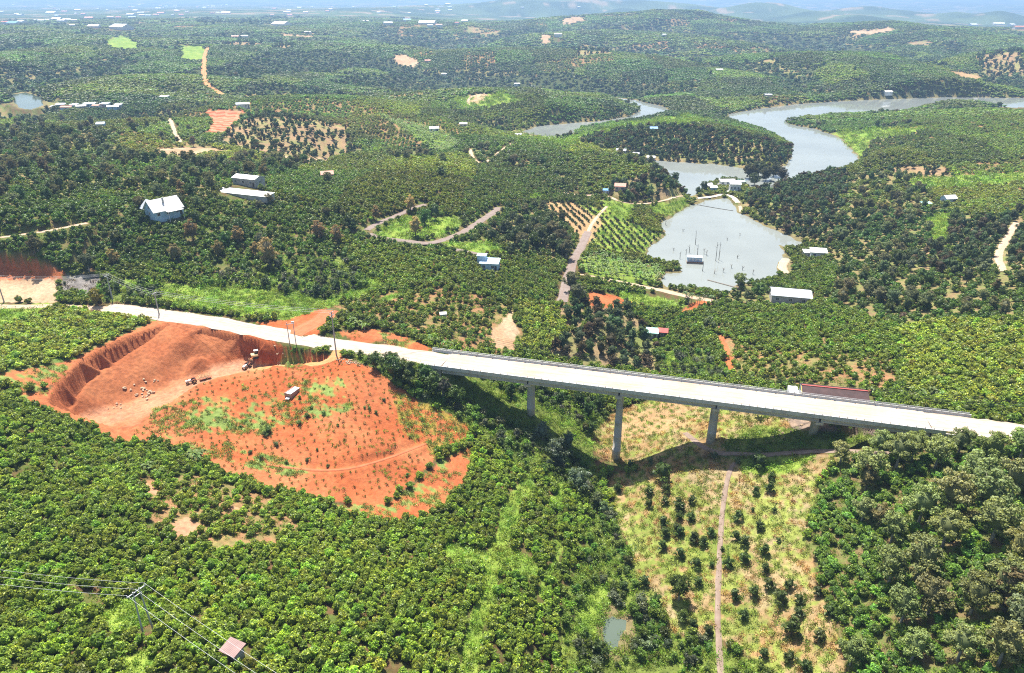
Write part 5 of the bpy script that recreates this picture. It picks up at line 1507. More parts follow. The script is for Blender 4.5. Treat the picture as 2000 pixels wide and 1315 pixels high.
# ================================================================== BUILDINGS
def roof_mat(name, c1, c2, rough=0.5, spec=0.4, pitch=0.28):
    m, nt, b = new_mat(name)
    n = noise_node(nt, 0.6, 5)
    c = ramp(nt, n.outputs['Fac'], [(0.3, c1), (0.7, c2)]).outputs['Color']
    nt.links.new(c, b.inputs['Base Color']); b.inputs['Roughness'].default_value = rough; b.inputs['Specular IOR Level'].default_value = spec
    tc = N(nt, 'ShaderNodeTexCoord'); w = N(nt, 'ShaderNodeTexWave', wave_type='BANDS', bands_direction='X')
    w.inputs['Scale'].default_value = 1 / pitch / 3.0; nt.links.new(tc.outputs['Object'], w.inputs['Vector'])
    bump(nt, b, w.outputs['Fac'], 0.5, 0.06)
roof_mat('roof_white', (0.62, 0.62, 0.60), (0.78, 0.77, 0.74))
roof_mat('roof_grey', (0.40, 0.43, 0.47), (0.52, 0.55, 0.58))
roof_mat('roof_blue', (0.12, 0.28, 0.52), (0.18, 0.36, 0.60))
roof_mat('roof_pale_blue', (0.42, 0.56, 0.68), (0.55, 0.66, 0.74))
roof_mat('roof_red', (0.36, 0.06, 0.05), (0.46, 0.10, 0.07))
roof_mat('roof_tile', (0.42, 0.15, 0.09), (0.52, 0.23, 0.15))
roof_mat('roof_old', (0.20, 0.11, 0.10), (0.28, 0.17, 0.15))
roof_mat('roof_brown', (0.045, 0.024, 0.024), (0.085, 0.045, 0.042), 0.6, 0.2)
roof_mat('roof_mint', (0.30, 0.58, 0.52), (0.42, 0.66, 0.60))
worn('wall_white', (0.66, 0.67, 0.68), (0.76, 0.76, 0.75), 1, 0.85, 0.2, 0.1)
worn('wall_blue', (0.38, 0.55, 0.70), (0.50, 0.64, 0.76), 1, 0.8, 0.2, 0.1)
worn('wall_cement', (0.40, 0.39, 0.38), (0.54, 0.53, 0.51), 0.8, 0.9, 0.2, 0.2, stain=(0.28, 0.25, 0.22))
worn('wall_pink', (0.55, 0.36, 0.32), (0.62, 0.44, 0.39), 0.8, 0.9, 0.2, 0.2)
worn('wall_wood', (0.12, 0.07, 0.05), (0.20, 0.12, 0.08), 2, 0.9, 0.2, 0.3)
worn('trim_yellow', (0.62, 0.42, 0.06), (0.70, 0.50, 0.10), 1, 0.7, 0.3, 0)
worn('frame_white', (0.70, 0.70, 0.70), (0.78, 0.78, 0.78), 1, 0.6, 0.3, 0)
worn('door_dark', (0.06, 0.05, 0.05), (0.12, 0.09, 0.07), 1, 0.7, 0.3, 0)
worn('plank_grey', (0.20, 0.17, 0.14), (0.32, 0.28, 0.24), 2, 0.9, 0.2, 0.4)
def roof_part(e, w, d, h, roof, rise, over, mat, name='roof'):
    hw, hd = w / 2 + over, d / 2 + over
    t = 0.14
    mb = MB()
    if roof == 'gable':                                # ridge along local x
        k = rise * (over / (d / 2))
        mb.add([(-hw, -hd, h - k), (hw, -hd, h - k), (hw, 0, h + rise), (-hw, 0, h + rise), (-hw, hd, h - k), (hw, hd, h - k),
                (-hw, -hd, h - k + t), (hw, -hd, h - k + t), (hw, 0, h + rise + t), (-hw, 0, h + rise + t), (-hw, hd, h - k + t), (hw, hd, h - k + t)],
               [(0, 3, 2, 1), (3, 4, 5, 2), (6, 7, 8, 9), (9, 8, 11, 10), (0, 1, 7, 6), (5, 4, 10, 11), (1, 2, 8, 7), (2, 5, 11, 8), (3, 0, 6, 9), (4, 3, 9, 10)])
    elif roof == 'mono':                               # falls towards local -y
        mb.add([(-hw, -hd, h), (hw, -hd, h), (hw, hd, h + rise), (-hw, hd, h + rise), (-hw, -hd, h + t), (hw, -hd, h + t), (hw, hd, h + rise + t), (-hw, hd, h + rise + t)],
               [(0, 3, 2, 1), (4, 5, 6, 7), (0, 1, 5, 4), (1, 2, 6, 5), (2, 3, 7, 6), (3, 0, 4, 7)])
    else:
        mb.box((0, 0, h + 0.12), (2 * hw, 2 * hd, 0.22))
    return mb.obj(name, mat, e)
def wall_part(e, w, d, h, roof, rise, mat, base=-1.5):
    mb = MB(); hw, hd = w / 2, d / 2
    if roof == 'gable':
        mb.add([(-hw, -hd, base), (hw, -hd, base), (hw, hd, base), (-hw, hd, base), (-hw, -hd, h), (hw, -hd, h), (hw, hd, h), (-hw, hd, h), (-hw, 0, h + rise), (hw, 0, h + rise)],
               [(0, 1, 5, 4), (2, 3, 7, 6), (1, 2, 6, 9, 5), (3, 0, 4, 8, 7), (4, 5, 9, 8), (6, 7, 8, 9), (0, 3, 2, 1)])
    elif roof == 'mono':
        mb.add([(-hw, -hd, base), (hw, -hd, base), (hw, hd, base), (-hw, hd, base), (-hw, -hd, h), (hw, -hd, h), (hw, hd, h + rise), (-hw, hd, h + rise)],
               [(0, 3, 2, 1), (4, 5, 6, 7), (0, 1, 5, 4), (1, 2, 6, 5), (2, 3, 7, 6), (3, 0, 4, 7)])
    else:
        mb.box((0, 0, (h + base) / 2), (w, d, h - base))
    return mb.obj('wall', mat, e)
def opening(e, kind, side, u, z, ww, hh, w, d):
    """a window (frame > pane) or a door, let into a wall; side: -y +y -x +x"""
    ax = side[1]; s_ = 1 if side[0] == '+' else -1
    def place(mb, uu, zz, a, b2, depth, off):
        if ax == 'y': mb.box((uu, s_ * (d / 2 + off), zz), (a, depth, b2))
        else: mb.box((s_ * (w / 2 + off), uu, zz), (depth, a, b2))
    if kind == 'window':
        mb = MB(); fw = 0.09
        for du, dz, a, b2 in ((0, hh / 2, ww + fw, fw), (0, -hh / 2, ww + 2 * fw, fw), (-ww / 2, 0, fw, hh), (ww / 2, 0, fw, hh), (0, 0, fw * .7, hh)):
            place(mb, u + du, z + dz, a, b2, 0.12, 0.03)
        o = mb.obj('window', 'frame_white', e)
        mb = MB(); place(mb, u, z, ww - 0.05, hh - 0.05, 0.04, 0.012); mb.obj('pane', 'glass', o)
    else:
        mb = MB(); place(mb, u, z, ww, hh, 0.08, 0.03); o = mb.obj('door', 'door_dark', e)
        mb = MB(); place(mb, u + ww * 0.35, z, 0.1, 0.12, 0.06, 0.09); mb.obj('handle', 'steel_rail', o)
def house(name, px, py, w, d, h, roof, rise, rz, wm, rm, label, cat='house', group=None, over=0.4, wins=2, door=True, loc=None, keepr=None):
    g = loc if loc is not None else ground(px, py)
    e = thing(name, g, label, cat, group, RAD(rz))
    wall_part(e, w, d, h, roof, rise, wm)
    roof_part(e, w, d, h, roof, rise, over, rm)
    if wins:
        for k in range(wins):
            u = (k + 0.5) / wins * w - w / 2
            opening(e, 'window', '-y', u + (0.0 if not door else -0.3), h * 0.55, min(1.2, w / wins * 0.5), min(1.2, h * 0.4), w, d)
        opening(e, 'window', '-x', 0, h * 0.55, min(1.1, d * 0.3), min(1.1, h * 0.4), w, d)
        opening(e, 'window', '+x', 0, h * 0.55, min(1.1, d * 0.3), min(1.1, h * 0.4), w, d)
    if door: opening(e, 'door', '-y', w * 0.5 - 0.9, min(2.0, h * 0.8) / 2, 0.9, min(2.0, h * 0.8), w, d)
    KEEP_OUT.append((g.x, g.y, keepr or (max(w, d) * 0.62 + 0.8)))
    return e
# white farmhouse with crossed gables on the hill
e = house('farmhouse', 322, 420, 11.5, 8.2, 3.2, 'gable', 3.6, 50, 'wall_blue', 'roof_white', 'white farmhouse with steep crossed gable roofs and blue walls on the hill', over=0.6, wins=3, keepr=6.5)
wg = MB(); wg.add([(-5.2, 2, -1.5), (0.4, 2, -1.5), (0.4, 2, 2.8), (-2.4, 2, 5.4), (-5.2, 2, 2.8), (-5.2, 8.2, -1.5), (0.4, 8.2, -1.5), (0.4, 8.2, 2.8), (-2.4, 8.2, 5.4), (-5.2, 8.2, 2.8)],
                  [(0, 1, 2, 3, 4), (9, 8, 7, 6, 5), (0, 5, 6, 1), (1, 6, 7, 2), (5, 0, 4, 9), (2, 7, 8, 3), (4, 3, 8, 9)])
wg.obj('side_wing', 'wall_white', e)
wr = MB()
for s_ in (-1, 1):
    wr.add([(-2.4, 1.0, 5.6), (-2.4, 8.8, 5.6), (-2.4 + s_ * 3.4, 8.8, 2.45), (-2.4 + s_ * 3.4, 1.0, 2.45), (-2.4, 1.0, 5.46), (-2.4, 8.8, 5.46), (-2.4 + s_ * 3.4, 8.8, 2.3), (-2.4 + s_ * 3.4, 1.0, 2.3)],
           [(0, 1, 2, 3), (4, 7, 6, 5), (0, 3, 7, 4), (1, 5, 6, 2), (2, 6, 7, 3)])
wr.obj('wing_roof', 'roof_grey', e)
MB().box((1.8, -5.4, 2.55), (6.6, 2.6, 0.14)).obj('porch_roof', 'roof_white', e)
for x in (-1.2, 4.8): MB().box((x, -6.4, 0.55), (0.18, 0.18, 3.9)).obj('porch_post', 'wall_white', e)
MB().box((-0.4, -1.6, 6.2), (0.6, 0.6, 2.4)).obj('chimney', 'wall_cement', e)
opening(e, 'window', '-x', 0, 4.2, 1.0, 1.0, 11.5, 8.2)
# long sheds behind it
house('storage_shed', 487, 361, 13.0, 7.0, 3.6, 'gable', 1.0, -22, 'wall_cement', 'roof_white', 'grey-walled storage shed with low white gable roof beside the long flat roof', 'shed', wins=3, over=0.3)
house('drying_shed', 474, 381, 30.0, 6.0, 1.1, 'mono', 0.5, -21, 'wall_cement', 'roof_white', 'very long low shed with pale flat roof beside the storage shed', 'shed', wins=0, door=False, over=0.3, keepr=11)
house('cottage', 640, 349, 6, 5, 2.8, 'gable', 1.2, 15, 'wall_pink', 'roof_tile', 'small pink cottage with faded tile roof at the plantation edge')
# houses by the lanes
e = house('lane_house', 957, 524, 7.5, 5.5, 2.9, 'mono', 0.6, -8, 'wall_blue', 'roof_pale_blue', 'low pale blue house with sheet roof among dark trees by the lane')
MB().box((-3.6, 1.4, 2.6), (3.6, 3.4, 5.2)).obj('upper_block', 'wall_blue', e); MB().box((-3.6, 1.4, 5.3), (4.1, 3.9, 0.18)).obj('upper_roof', 'roof_pale_blue', e)
house('mint_roof_hut', 1273, 658, 4.2, 3.6, 2.4, 'mono', 0.5, -12, 'wall_cement', 'roof_mint', 'hut with mint green sheet roof between the trees', 'hut', wins=1)
house('red_roof_hut', 1294, 657, 3.2, 2.6, 2.2, 'mono', 0.5, -12, 'wall_wood', 'roof_red', 'little hut with ribbed red roof next to the mint roof', 'hut', wins=1)
house('pump_hut', 866, 622, 2.2, 2.0, 1.8, 'flat', 0, 10, 'wall_cement', 'cement_white', 'tiny white-topped pump hut among the sparse coffee', 'hut', wins=0, over=0.15)
house('lake_shed', 1542, 586, 15.0, 9.0, 3.2, 'gable', 1.3, -14, 'wall_cement', 'roof_grey', 'wide pale grey metal-roofed shed near the lower lake', 'shed', wins=3)
house('shore_shed', 1597, 501, 7.0, 4.6, 2.6, 'mono', 0.8, -12, 'wall_white', 'roof_white', 'white sheet-roofed shed on the lower lake shore', 'shed', wins=2)
house('shore_lean_to', 1578, 500, 4.6, 3.6, 2.2, 'mono', 0.4, -5, 'wall_cement', 'roof_white', 'pale lean-to joined beside the white shore shed', 'shed', wins=1, door=False)
house('orchard_house', 1851, 396, 6.5, 5.0, 2.9, 'gable', 1.4, 10, 'wall_blue', 'roof_white', 'small white gabled house with blue walls among the orchard rows')
house('tarp_shelter', 1808, 401, 5.0, 3.0, 1.2, 'mono', 0.3, 0, 'wall_wood', 'roof_mint', 'low shelter under a turquoise tarp by the orchard house', 'shelter', wins=0, door=False)
# long brown-roofed shed behind the bridge
sA, sB = ground(1575, 772), ground(1672, 790)
ang = math.degrees(brz) + 3
e = house('long_shed', 1624, 786, 17.0, 7.0, 3.3, 'gable', 1.3, ang, 'wall_white', 'roof_brown', 'long shed with dark brown ribbed roof and white gable end beside the bridge', 'shed', wins=4, keepr=11)
MB().box((-8.98, -1.9, 3.7), (0.12, 4.0, 0.24), M=Matrix.Translation((-8.98, -1.9, 3.7)) @ Matrix.Rotation(0.34, 4, 'X') @ Matrix.Translation((8.98, 1.9, -3.7))).obj('gable_trim', 'trim_yellow', e)
ridge = MB().box((0, 0, 4.78), (17.6, 0.5, 0.1)).obj('ridge_cap', 'roof_red', e)
MB().box((-10.6, 0.2, 1.2), (2.6, 6.0, 2.4)).obj('porch_block', 'wall_white', e)
house('red_shrine', 458, 1283, 2.6, 2.0, 1.9, 'mono', 0.4, -25, 'wall_cement', 'roof_old', 'tiny faded red-roofed hut deep in the near coffee plantation', 'hut', wins=0)
# houses in the hills
for px, py, w, d, h, rf, rise, rz, wm, rm, lb in (
 (475,210,11,6,3,'mono',0.8,20,'wall_white','roof_grey','grey-roofed field shed above the terraced red plot'),
 (199,250,5,4,3,'gable',1.0,10,'wall_blue','roof_pale_blue','blue field hut alone in a dark coffee slope'),
 (322,194,8,5,2.8,'mono',0.5,0,'wall_white','roof_white','white field shed on the ridge before the far pond'),
 (1213,300,7,4.5,2.6,'gable',1.0,-12,'wall_white','roof_grey','grey-roofed fishing house on the wooded peninsula shore'),
 (1240,306,6,4,2.4,'mono',0.5,-12,'wall_wood','roof_grey','low brown hut next to the fishing house'),
 (1271,313,6,4,2.4,'mono',0.5,-8,'wall_cement','roof_white','white-roofed hut at the tip of the peninsula clearing'),
 (1276,258,6,5,3.2,'gable',1.2,0,'wall_blue','roof_blue','blue house in the clearing on the wooded peninsula'),
 (848,257,7,5,2.8,'gable',1.0,10,'wall_white','roof_white','white house by the banana strip under the hill'),
 (1013,269,5,4,2.5,'mono',0.5,5,'wall_white','roof_grey','small grey hut at the top of the forked path'),
 (1211,372,6,5,3.0,'gable',1.2,-10,'wall_pink','roof_tile','pink house with tile roof at the foot of the round hill'),
 (1184,379,3.5,3,2.4,'mono',0.3,-10,'wall_blue','roof_blue','tiny blue hut beside the pink house'),
 (905,248,6,4,2.6,'mono',0.4,0,'wall_white','roof_white','white hut in the valley behind the round hill'),
 (1733,184,10,6,3,'gable',1.2,10,'wall_white','roof_white','white house on the far lake shore'),
 (1500,190,8,5,3,'mono',0.5,0,'wall_cement','roof_grey','grey boathouse on the far lake shore'),
 (1405,140,10,6,3,'mono',0.6,0,'wall_cement','roof_white','pale shed in the fold of the far hills'),
 (1010,167,9,6,3,'mono',0.5,0,'wall_white','roof_white','white hut on the far dark slope above the lake arm'),
 (835,122,10,7,3.2,'gable',1.4,15,'wall_pink','roof_tile','tile-roofed house beside the bare far plot'),
 (868,148,8,6,3,'gable',1.2,-15,'wall_white','roof_white','small white house in the far wooded valley')):
    house('hill_house', px, py, w, d, h, rf, rise, rz, wm, rm, lb, wins=2)
# market huts by the far pond
for k, (px, py) in enumerate(((108,214),(120,210),(132,215),(146,211),(160,213),(176,209),(190,212),(206,209),(222,214),(232,211))):
    house('roadside_hut', px, py, 6 + k % 3 * 2, 5, 2.8, 'mono' if k % 2 else 'gable', 0.9, (k * 37) % 50 - 25, ('wall_white', 'wall_cement', 'wall_blue')[k % 3], ('roof_white', 'roof_grey', 'roof_tile', 'roof_pale_blue')[k % 4], 'small sheet-roofed hut in the hamlet by the far pond', 'hut', 'huts in the hamlet by the far pond', wins=1)
# lakeside compound on the causeway
def lk(px, py, z=-13.9):
    x, y = at_z(px, py, z); return Vector((float(x), float(y), z))
pad = [lk(1384, 372), lk(1452, 376), lk(1452, 352), lk(1402, 349), lk(1384, 358)]
MB().add([(*p[:2], -13.92) for p in pad] + [(*p[:2], -17.5) for p in pad], [(0, 1, 2, 3, 4)[::1], (5, 9, 8, 7, 6)] + [(k, k + 5, (k + 1) % 5 + 5, (k + 1) % 5) for k in range(5)]).obj('lakeside_yard', 'cement_white', kind='structure', label='pale concrete yard of the lakeside compound')
house('lake_house', 0, 0, 6.5, 5.5, 5.2, 'mono', 1.2, -6, 'wall_white', 'roof_white', 'two-storey white lake house with slanted roof on the causeway', loc=lk(1434, 374), wins=3)
house('lake_pavilion', 0, 0, 3.6, 3.6, 2.3, 'gable', 1.2, 20, 'wall_wood', 'roof_white', 'little dark pavilion with white tent roof standing over the water', 'pavilion', loc=lk(1384, 368), wins=0, door=False)
house('boat_shed', 0, 0, 4.2, 3.0, 2.4, 'mono', 0.6, -4, 'wall_blue', 'roof_white', 'white-roofed boat shed with blue front at the water edge', 'shed', loc=lk(1393, 373), wins=1, door=False)
house('dining_shed', 0, 0, 10.0, 3.6, 2.6, 'mono', 0.7, 4, 'wall_white', 'roof_white', 'long cream-roofed open shed of the lakeside compound', 'shed', loc=lk(1420, 361), wins=3)
house('blue_canopy', 0, 0, 4.0, 3.0, 2.6, 'mono', 0.4, -10, 'wall_white', 'roof_mint', 'turquoise canopy behind the two-storey lake house', 'canopy', loc=lk(1447, 362), wins=0, door=False)
# floating hut on the lower lake
fh = lk(1356, 512, LAKE_Z)
e = thing('floating_hut', fh, 'floating hut with blue walls and dark deck on the lower lake', 'hut', rz=RAD(-8))
MB().box((0, -0.6, 0.18), (7.6, 5.2, 0.4)).obj('deck', 'plank_grey', e)
MB().box((0, -2.9, 0.65), (7.6, 0.12, 0.7)).obj('railing', 'wall_wood', e)
MB().box((0, 0.4, 1.5), (6.8, 2.8, 2.2)).obj('wall', 'wall_blue', e)
MB().box((0, 0.3, 2.68), (7.4, 3.6, 0.16)).obj('roof', 'roof_grey', e)
for k in range(4): MB().box((-2.5 + k * 1.6, -1.02, 1.5), (0.9, 0.06, 1.2)).obj('window', 'frame_white', e)
# rope of floats across the lower lake
a, b2_ = lk(1361, 400, LAKE_Z + 0.06), lk(1432, 412, LAKE_Z + 0.06)
MB().tube([a.lerp(b2_, k / 12) + Vector((0, -0.6 * math.sin(math.pi * k / 12), 0)) for k in range(13)], 0.22, 6).obj('float_line', 'dark_iron', label='dark line of floats strung across the lower lake below the causeway', cat='rope')
MB().tube([lk(1382 + k * 6, 547 + k * 1.6, LAKE_Z + 0.1) for k in range(11)], 0.3, 6).obj('float_line', 'plank_grey', label='weathered log boom closing off the near corner of the lower lake', cat='rope')
# small weir with its gate far up the lake
wz = lk(1912, 204, LAKE_Z)
e = thing('weir', wz, 'pale concrete weir crossing the narrow far end of the lake', 'weir', rz=RAD(80))
MB().box((0, 0, 0.6), (34, 3, 2.4)).obj('wall', 'cement_white', e); MB().box((12, 0, 3.2), (4, 4, 3.0)).obj('gate_house', 'wall_cement', e)
# snags of drowned trees
def snag(px, py, h, label, br=3):
    p = lk(px, py, LAKE_Z)
    mb = MB(); l = random.uniform(-.25, .25)
    mb.tube([(0, 0, -2), (l * .5, 0, h * .5), (l, 0.1, h)], [0.17, 0.12, 0.05], 6)
    for k in range(br):
        t = random.uniform(.35, .9); a = random.uniform(0, 6.3); q = random.uniform(.5, 1.3)
        mb.tube([(l * t, 0, h * t), (l * t + math.cos(a) * q, math.sin(a) * q, h * t + q * .8)], [0.07, 0.02], 5)
    o = mb.obj('dead_tree', 'pale_bark' if br > 5 else 'bark', label=label, cat='dead tree', group='drowned trees in the lower lake'); o.location = p
for px, py, h, br in ((1358,478,7.5,3),(1398,510,9.5,3),(1404,508,9.0,4),(1362,500,6.0,3),(1346,494,4.5,2),(1328,506,3.5,2),(1340,498,3.0,4),(1375,496,2.6,9),(1380,499,2.8,9),(1450,528,2.2,6),(1428,524,1.8,6),(1470,536,2.4,6),(1412,532,2.0,7),(1372,530,5.0,2),(1300,440,4.0,6),(1420,470,1.4,3),(1440,505,1.6,4),(1334,452,1.2,4),(1395,535,1.8,6),(1445,460,1.0,3),(1316,490,1.4,4)):
    snag(px, py, h, 'tall bare drowned trunk beside the floating hut' if h > 5 else 'leafless drowned branch poking out of the lower lake', br)
# the far village
VR = random.Random(5)
far_list = [(12,47,16,'roof_tile'),(28,48,20,'roof_blue'),(44,46,18,'roof_white'),(72,42,16,'roof_white'),(82,43,14,'roof_white'),(94,41,12,'roof_white'),(112,40,20,'roof_white'),(122,44,16,'roof_white'),(132,42,14,'roof_white'),(145,42,10,'roof_white'),
 (102,27,34,'roof_white'),(114,20,14,'roof_white'),(152,21,22,'roof_white'),(192,19,12,'roof_white'),(210,21,12,'roof_white'),(112,33,12,'roof_pale_blue'),(175,38,18,'roof_tile'),(216,36,14,'roof_tile'),(232,37,12,'roof_red'),(185,55,18,'roof_white'),(238,57,34,'roof_white'),(142,53,8,'roof_white'),
 (257,31,24,'roof_white'),(258,36,16,'roof_blue'),(278,32,14,'roof_white'),(290,32,16,'roof_pale_blue'),(305,31,14,'roof_tile'),(320,16,12,'roof_white'),(338,31,10,'roof_white'),(346,24,14,'roof_tile'),(354,31,12,'roof_red'),(366,25,12,'roof_white'),(40,31,22,'roof_white'),(442,27,24,'roof_white'),(415,28,12,'roof_red'),(532,31,10,'roof_tile'),(566,31,14,'roof_red'),(585,16,22,'roof_white'),(610,15,14,'roof_white'),(640,24,12,'roof_tile'),
 (715,44,12,'roof_white'),(758,49,16,'roof_white'),(795,42,16,'roof_blue'),(796,38,12,'roof_tile'),(835,47,30,'roof_white'),(840,53,10,'roof_pale_blue'),(858,53,12,'roof_tile'),(893,48,8,'roof_red'),(908,44,14,'roof_white'),(855,27,10,'roof_tile'),(800,27,10,'roof_white'),(740,26,12,'roof_white'),(780,12,14,'roof_white'),(690,15,12,'roof_white'),(478,75,12,'roof_white'),(460,76,12,'roof_tile'),(550,50,30,'roof_white'),(602,66,12,'roof_white'),
 (1020,16,12,'roof_white'),(1296,72,8,'roof_white'),(1090,72,14,'roof_white'),(1130,15,14,'roof_white'),(1950,48,30,'roof_white'),(1975,50,20,'roof_white'),(1990,57,20,'roof_tile'),(1900,50,24,'roof_white')]
for k in range(70):
    far_list.append((VR.uniform(0, 900), VR.uniform(5, 16) if k % 3 else VR.uniform(14, 30), VR.uniform(10, 22), VR.choice(['roof_white', 'roof_white', 'roof_white', 'roof_tile', 'roof_pale_blue'])))
words = {'roof_white': 'white-roofed', 'roof_tile': 'tile-roofed', 'roof_red': 'red-roofed', 'roof_blue': 'blue-roofed', 'roof_pale_blue': 'pale blue roofed'}
for px, py, w, rm in far_list:
    g = ground(px, py)
    if g.y > 9000: continue
    s = math.hypot(g.x, g.y) / 1900.0
    w = w * 1.3 * max(0.8, min(1.35, s))
    e = thing('village_house', g, words[rm] + ' house in the far village on the plain', 'house', words[rm] + ' houses of the far village', RAD(VR.uniform(-30, 30)))
    d = w * VR.uniform(.4, .7); h = VR.uniform(4.5, 6.5)
    wall_part(e, w, d, h, 'gable', d * 0.2, 'wall_white'); roof_part(e, w, d, h, 'gable', d * 0.2, 0.6, rm)
    KEEP_OUT.append((g.x, g.y, w * 0.75)); KEEP_OUT.append((g.x * 0.985, g.y * 0.985, w * 0.7))

# ================================================================== PLANTING
def rz_rand(n): return PR.uniform(0, 2 * math.pi, n)
LEAF_BRIGHT = (0.23, 0.305, 0.045); LEAF_COFFEE = (0.135, 0.205, 0.026); LEAF_DARK = (0.078, 0.13, 0.032)
LEAF_GREY = (0.17, 0.19, 0.095); LEAF_BROWN = (0.17, 0.175, 0.09); LEAF_ORCH = (0.078, 0.12, 0.048); LEAF_LIME = (0.15, 0.25, 0.03)
STRAW = (0.38, 0.26, 0.108)
def zcol(zn, table, default):
    c = np.tile(np.array(default, float), (len(zn), 1))
    for k, v in table.items(): c[zn == k] = v
    return c

# ---- explicit trees: photo position of the foot, kind, height in metres, leaf colour, label
SINGLE = []
def single(kind, pts, h, colour, name, label, cat, group, var=0.15, squash=1.0):
    native = {'shade': 9.5, 'brown': 10.0, 'round': 7.2, 'durian': 3.9, 'orchard': 5.6, 'shrub': 3.2, 'banana': 3.4, 'palm': 5.0}[kind]
    for p in pts:
        g = ground(p[0], p[1])
        hh = p[2] if len(p) > 2 else h * random.uniform(1 - var, 1 + var)
        c = jitter_col(colour, 1, 0.12)[0]
        e = plant(kind, name, g, hh / native, random.uniform(0, 6.28), c, label, cat, group, squash)
        KEEP_OUT.append((g.x, g.y, hh * 0.22))
single('brown', [(528,522,12.5),(378,470,9),(466,478,8),(622,470,9),(660,478,9),(735,432,7.5),(802,412,8),(812,462,9.5),(500,500,6),(428,502,7),(345,512,7.5),(224,520,7)], 9, (0.30, 0.245, 0.13), 'brown_tree', 'broad tree with tan-brown new leaves standing out of the coffee slope', 'tree', 'tan-brown trees on the coffee slope below the farmhouse')
single('round', [(468,465,8),(232,475,6),(385,440,6),(830,440,8),(850,430,8),(690,452,6),(1070,470,8),(1040,485,8)], 7, LEAF_DARK, 'dark_tree', 'rounded dark green tree standing out of the coffee slope', 'tree', 'dark trees on the coffee slope below the farmhouse')
single('round', [(985,462,8),(1005,478,9),(1030,470,9.5),(1055,480,9.5),(1080,492,9),(1098,500,8.5),(1070,455,8.5),(1045,450,8),(1015,448,7.5),(1090,470,9),(960,470,6.5),(1000,500,6)], 8, (0.085, 0.12, 0.045), 'grove_tree', 'tall dark tree in the thick grove beside the paved lane', 'tree', 'trees of the thick grove beside the paved lane')
single('shade', [(1095,488,10),(1078,470,10),(1105,505,9),(1115,570,9),(1128,590,8),(1020,490,9)], 9, (0.15, 0.155, 0.085), 'grove_tree', 'tall airy grey tree in the thick grove beside the paved lane', 'tree', 'grey trees of the thick grove beside the paved lane')
single('shade', [(175,532,7.5)], 7, (0.12, 0.15, 0.08), 'grey_tree', 'pale grey-green tree with bare limbs behind the burnt brush', 'tree', None)
single('round', [(190,598,6.5)], 6, (0.21, 0.21, 0.02), 'yellow_tree', 'yellow-green bushy tree in front of the roadside pole', 'tree', None)
single('round', [(622,580,5),(660,568,4),(560,575,4),(690,560,4.5),(230,570,4),(520,560,4)], 4.5, (0.06, 0.11, 0.03), 'weedy_tree', 'small dark tree in the bright weeds beyond the road', 'tree', 'small trees in the bright weeds beyond the road')
single('round', [(770,742,8.5),(800,752,8),(735,722,5.5),(850,772,8),(830,745,6),(890,790,6.5),(760,715,5)], 7, (0.075, 0.125, 0.03), 'abutment_tree', 'dense leafy tree crowding the bridge abutment by the red field', 'tree', 'trees crowding the bridge abutment')
single('shade', [(865,775,6.5)], 6, (0.12, 0.12, 0.09), 'bare_tree', 'half-bare grey tree under the start of the bridge', 'tree', None)
single('round', [(1085,905,8.5),(1130,960,8),(1060,860,6),(1110,875,5.5)], 7, (0.13, 0.17, 0.11), 'silver_tree', 'silvery grey-green tree in the gully below the bridge', 'tree', 'silvery trees in the gully below the bridge')
single('round', [(1130,790,5),(1150,815,5.5),(1170,800,5.5),(1095,790,4.5),(1155,850,5),(1060,770,5),(1000,775,5)], 5, (0.055, 0.11, 0.02), 'gully_tree', 'dark rounded tree on the gully side behind the bridge', 'tree', 'trees on the gully side behind the bridge')
SH = [(1690,945,10),(1750,915,10),(1793,1025,10.5),(1853,1012,12),(1915,1010,12),(1935,1060,10.5),(1790,1130,10.5),(1735,1140,9),(1955,1185,11),(1812,1200,9),(1895,1200,9.5),(1760,1215,8.5),(1985,1110,10),(1840,1070,9.5),(1682,1020,7),(1825,915,9),(1930,905,9),(1990,900,9),(1660,1300,7),(1950,1300,9.5),(1990,1250,9),(1715,890,7.5),(1780,900,8.5),(1870,890,8),(1640,905,6.5),(1900,955,10),(1975,970,10),(1740,1060,8),(1870,1290,8),(1780,1290,7)]
single('shade', SH, 9, (0.22, 0.262, 0.10), 'shade_tree', 'tall grey-green shade tree with pale trunk rising from the coffee below the bridge end', 'tree', 'tall shade trees below the bridge end')
single('brown', [(1960,1195,10.5),(1715,1030,7),(1690,960,8)], 9, (0.18, 0.165, 0.08), 'brown_tree', 'brownish-topped tree among the tall shade trees below the bridge end', 'tree', 'brownish trees among the shade trees')
DUR = [(1475,966),(1503,961),(1507,936),(1482,915,4.6),(1325,992),(1352,982),(1321,1041),(1349,1017),(1354,1059),(1372,1066),(1388,1048),(1440,1017),(1482,1034),(1437,1055),(1454,1066),(1493,1083),(1454,1097),(1328,1090),(1360,1111),(1421,1108),(1365,1144),(1389,1108,1.6),(1494,1118),(1501,1150),(1433,1171),(1472,1167),(1542,1150),(1522,1180,4.0),(1452,1209),(1545,1240,4.8),(1559,1206),(1332,1213),(1352,1227),(1382,1241),(1619,1202),(1542,1292),(1491,1286),(1597,1164),(1207,960),(1294,940,6),(1266,967),(1301,963),(1268,992),(1298,984),(1326,998),(1294,1029),(1327,1015),(1298,1050),(1326,1047),(1294,1074),(1259,1145),(1219,1155),(1280,1178),(1168,1280,4.5),(1245,1262),(1512,1000,1.6),(1470,1000,1.4),(1520,1060,1.5),(1410,1075,1.3),(1560,1180,2.6),(1600,1250,3.0),(1570,1310,3.0)]
DUR = [(p[0], p[1], (p[2] if len(p) > 2 else random.uniform(2.5, 3.3)) * 1.35) for p in DUR]
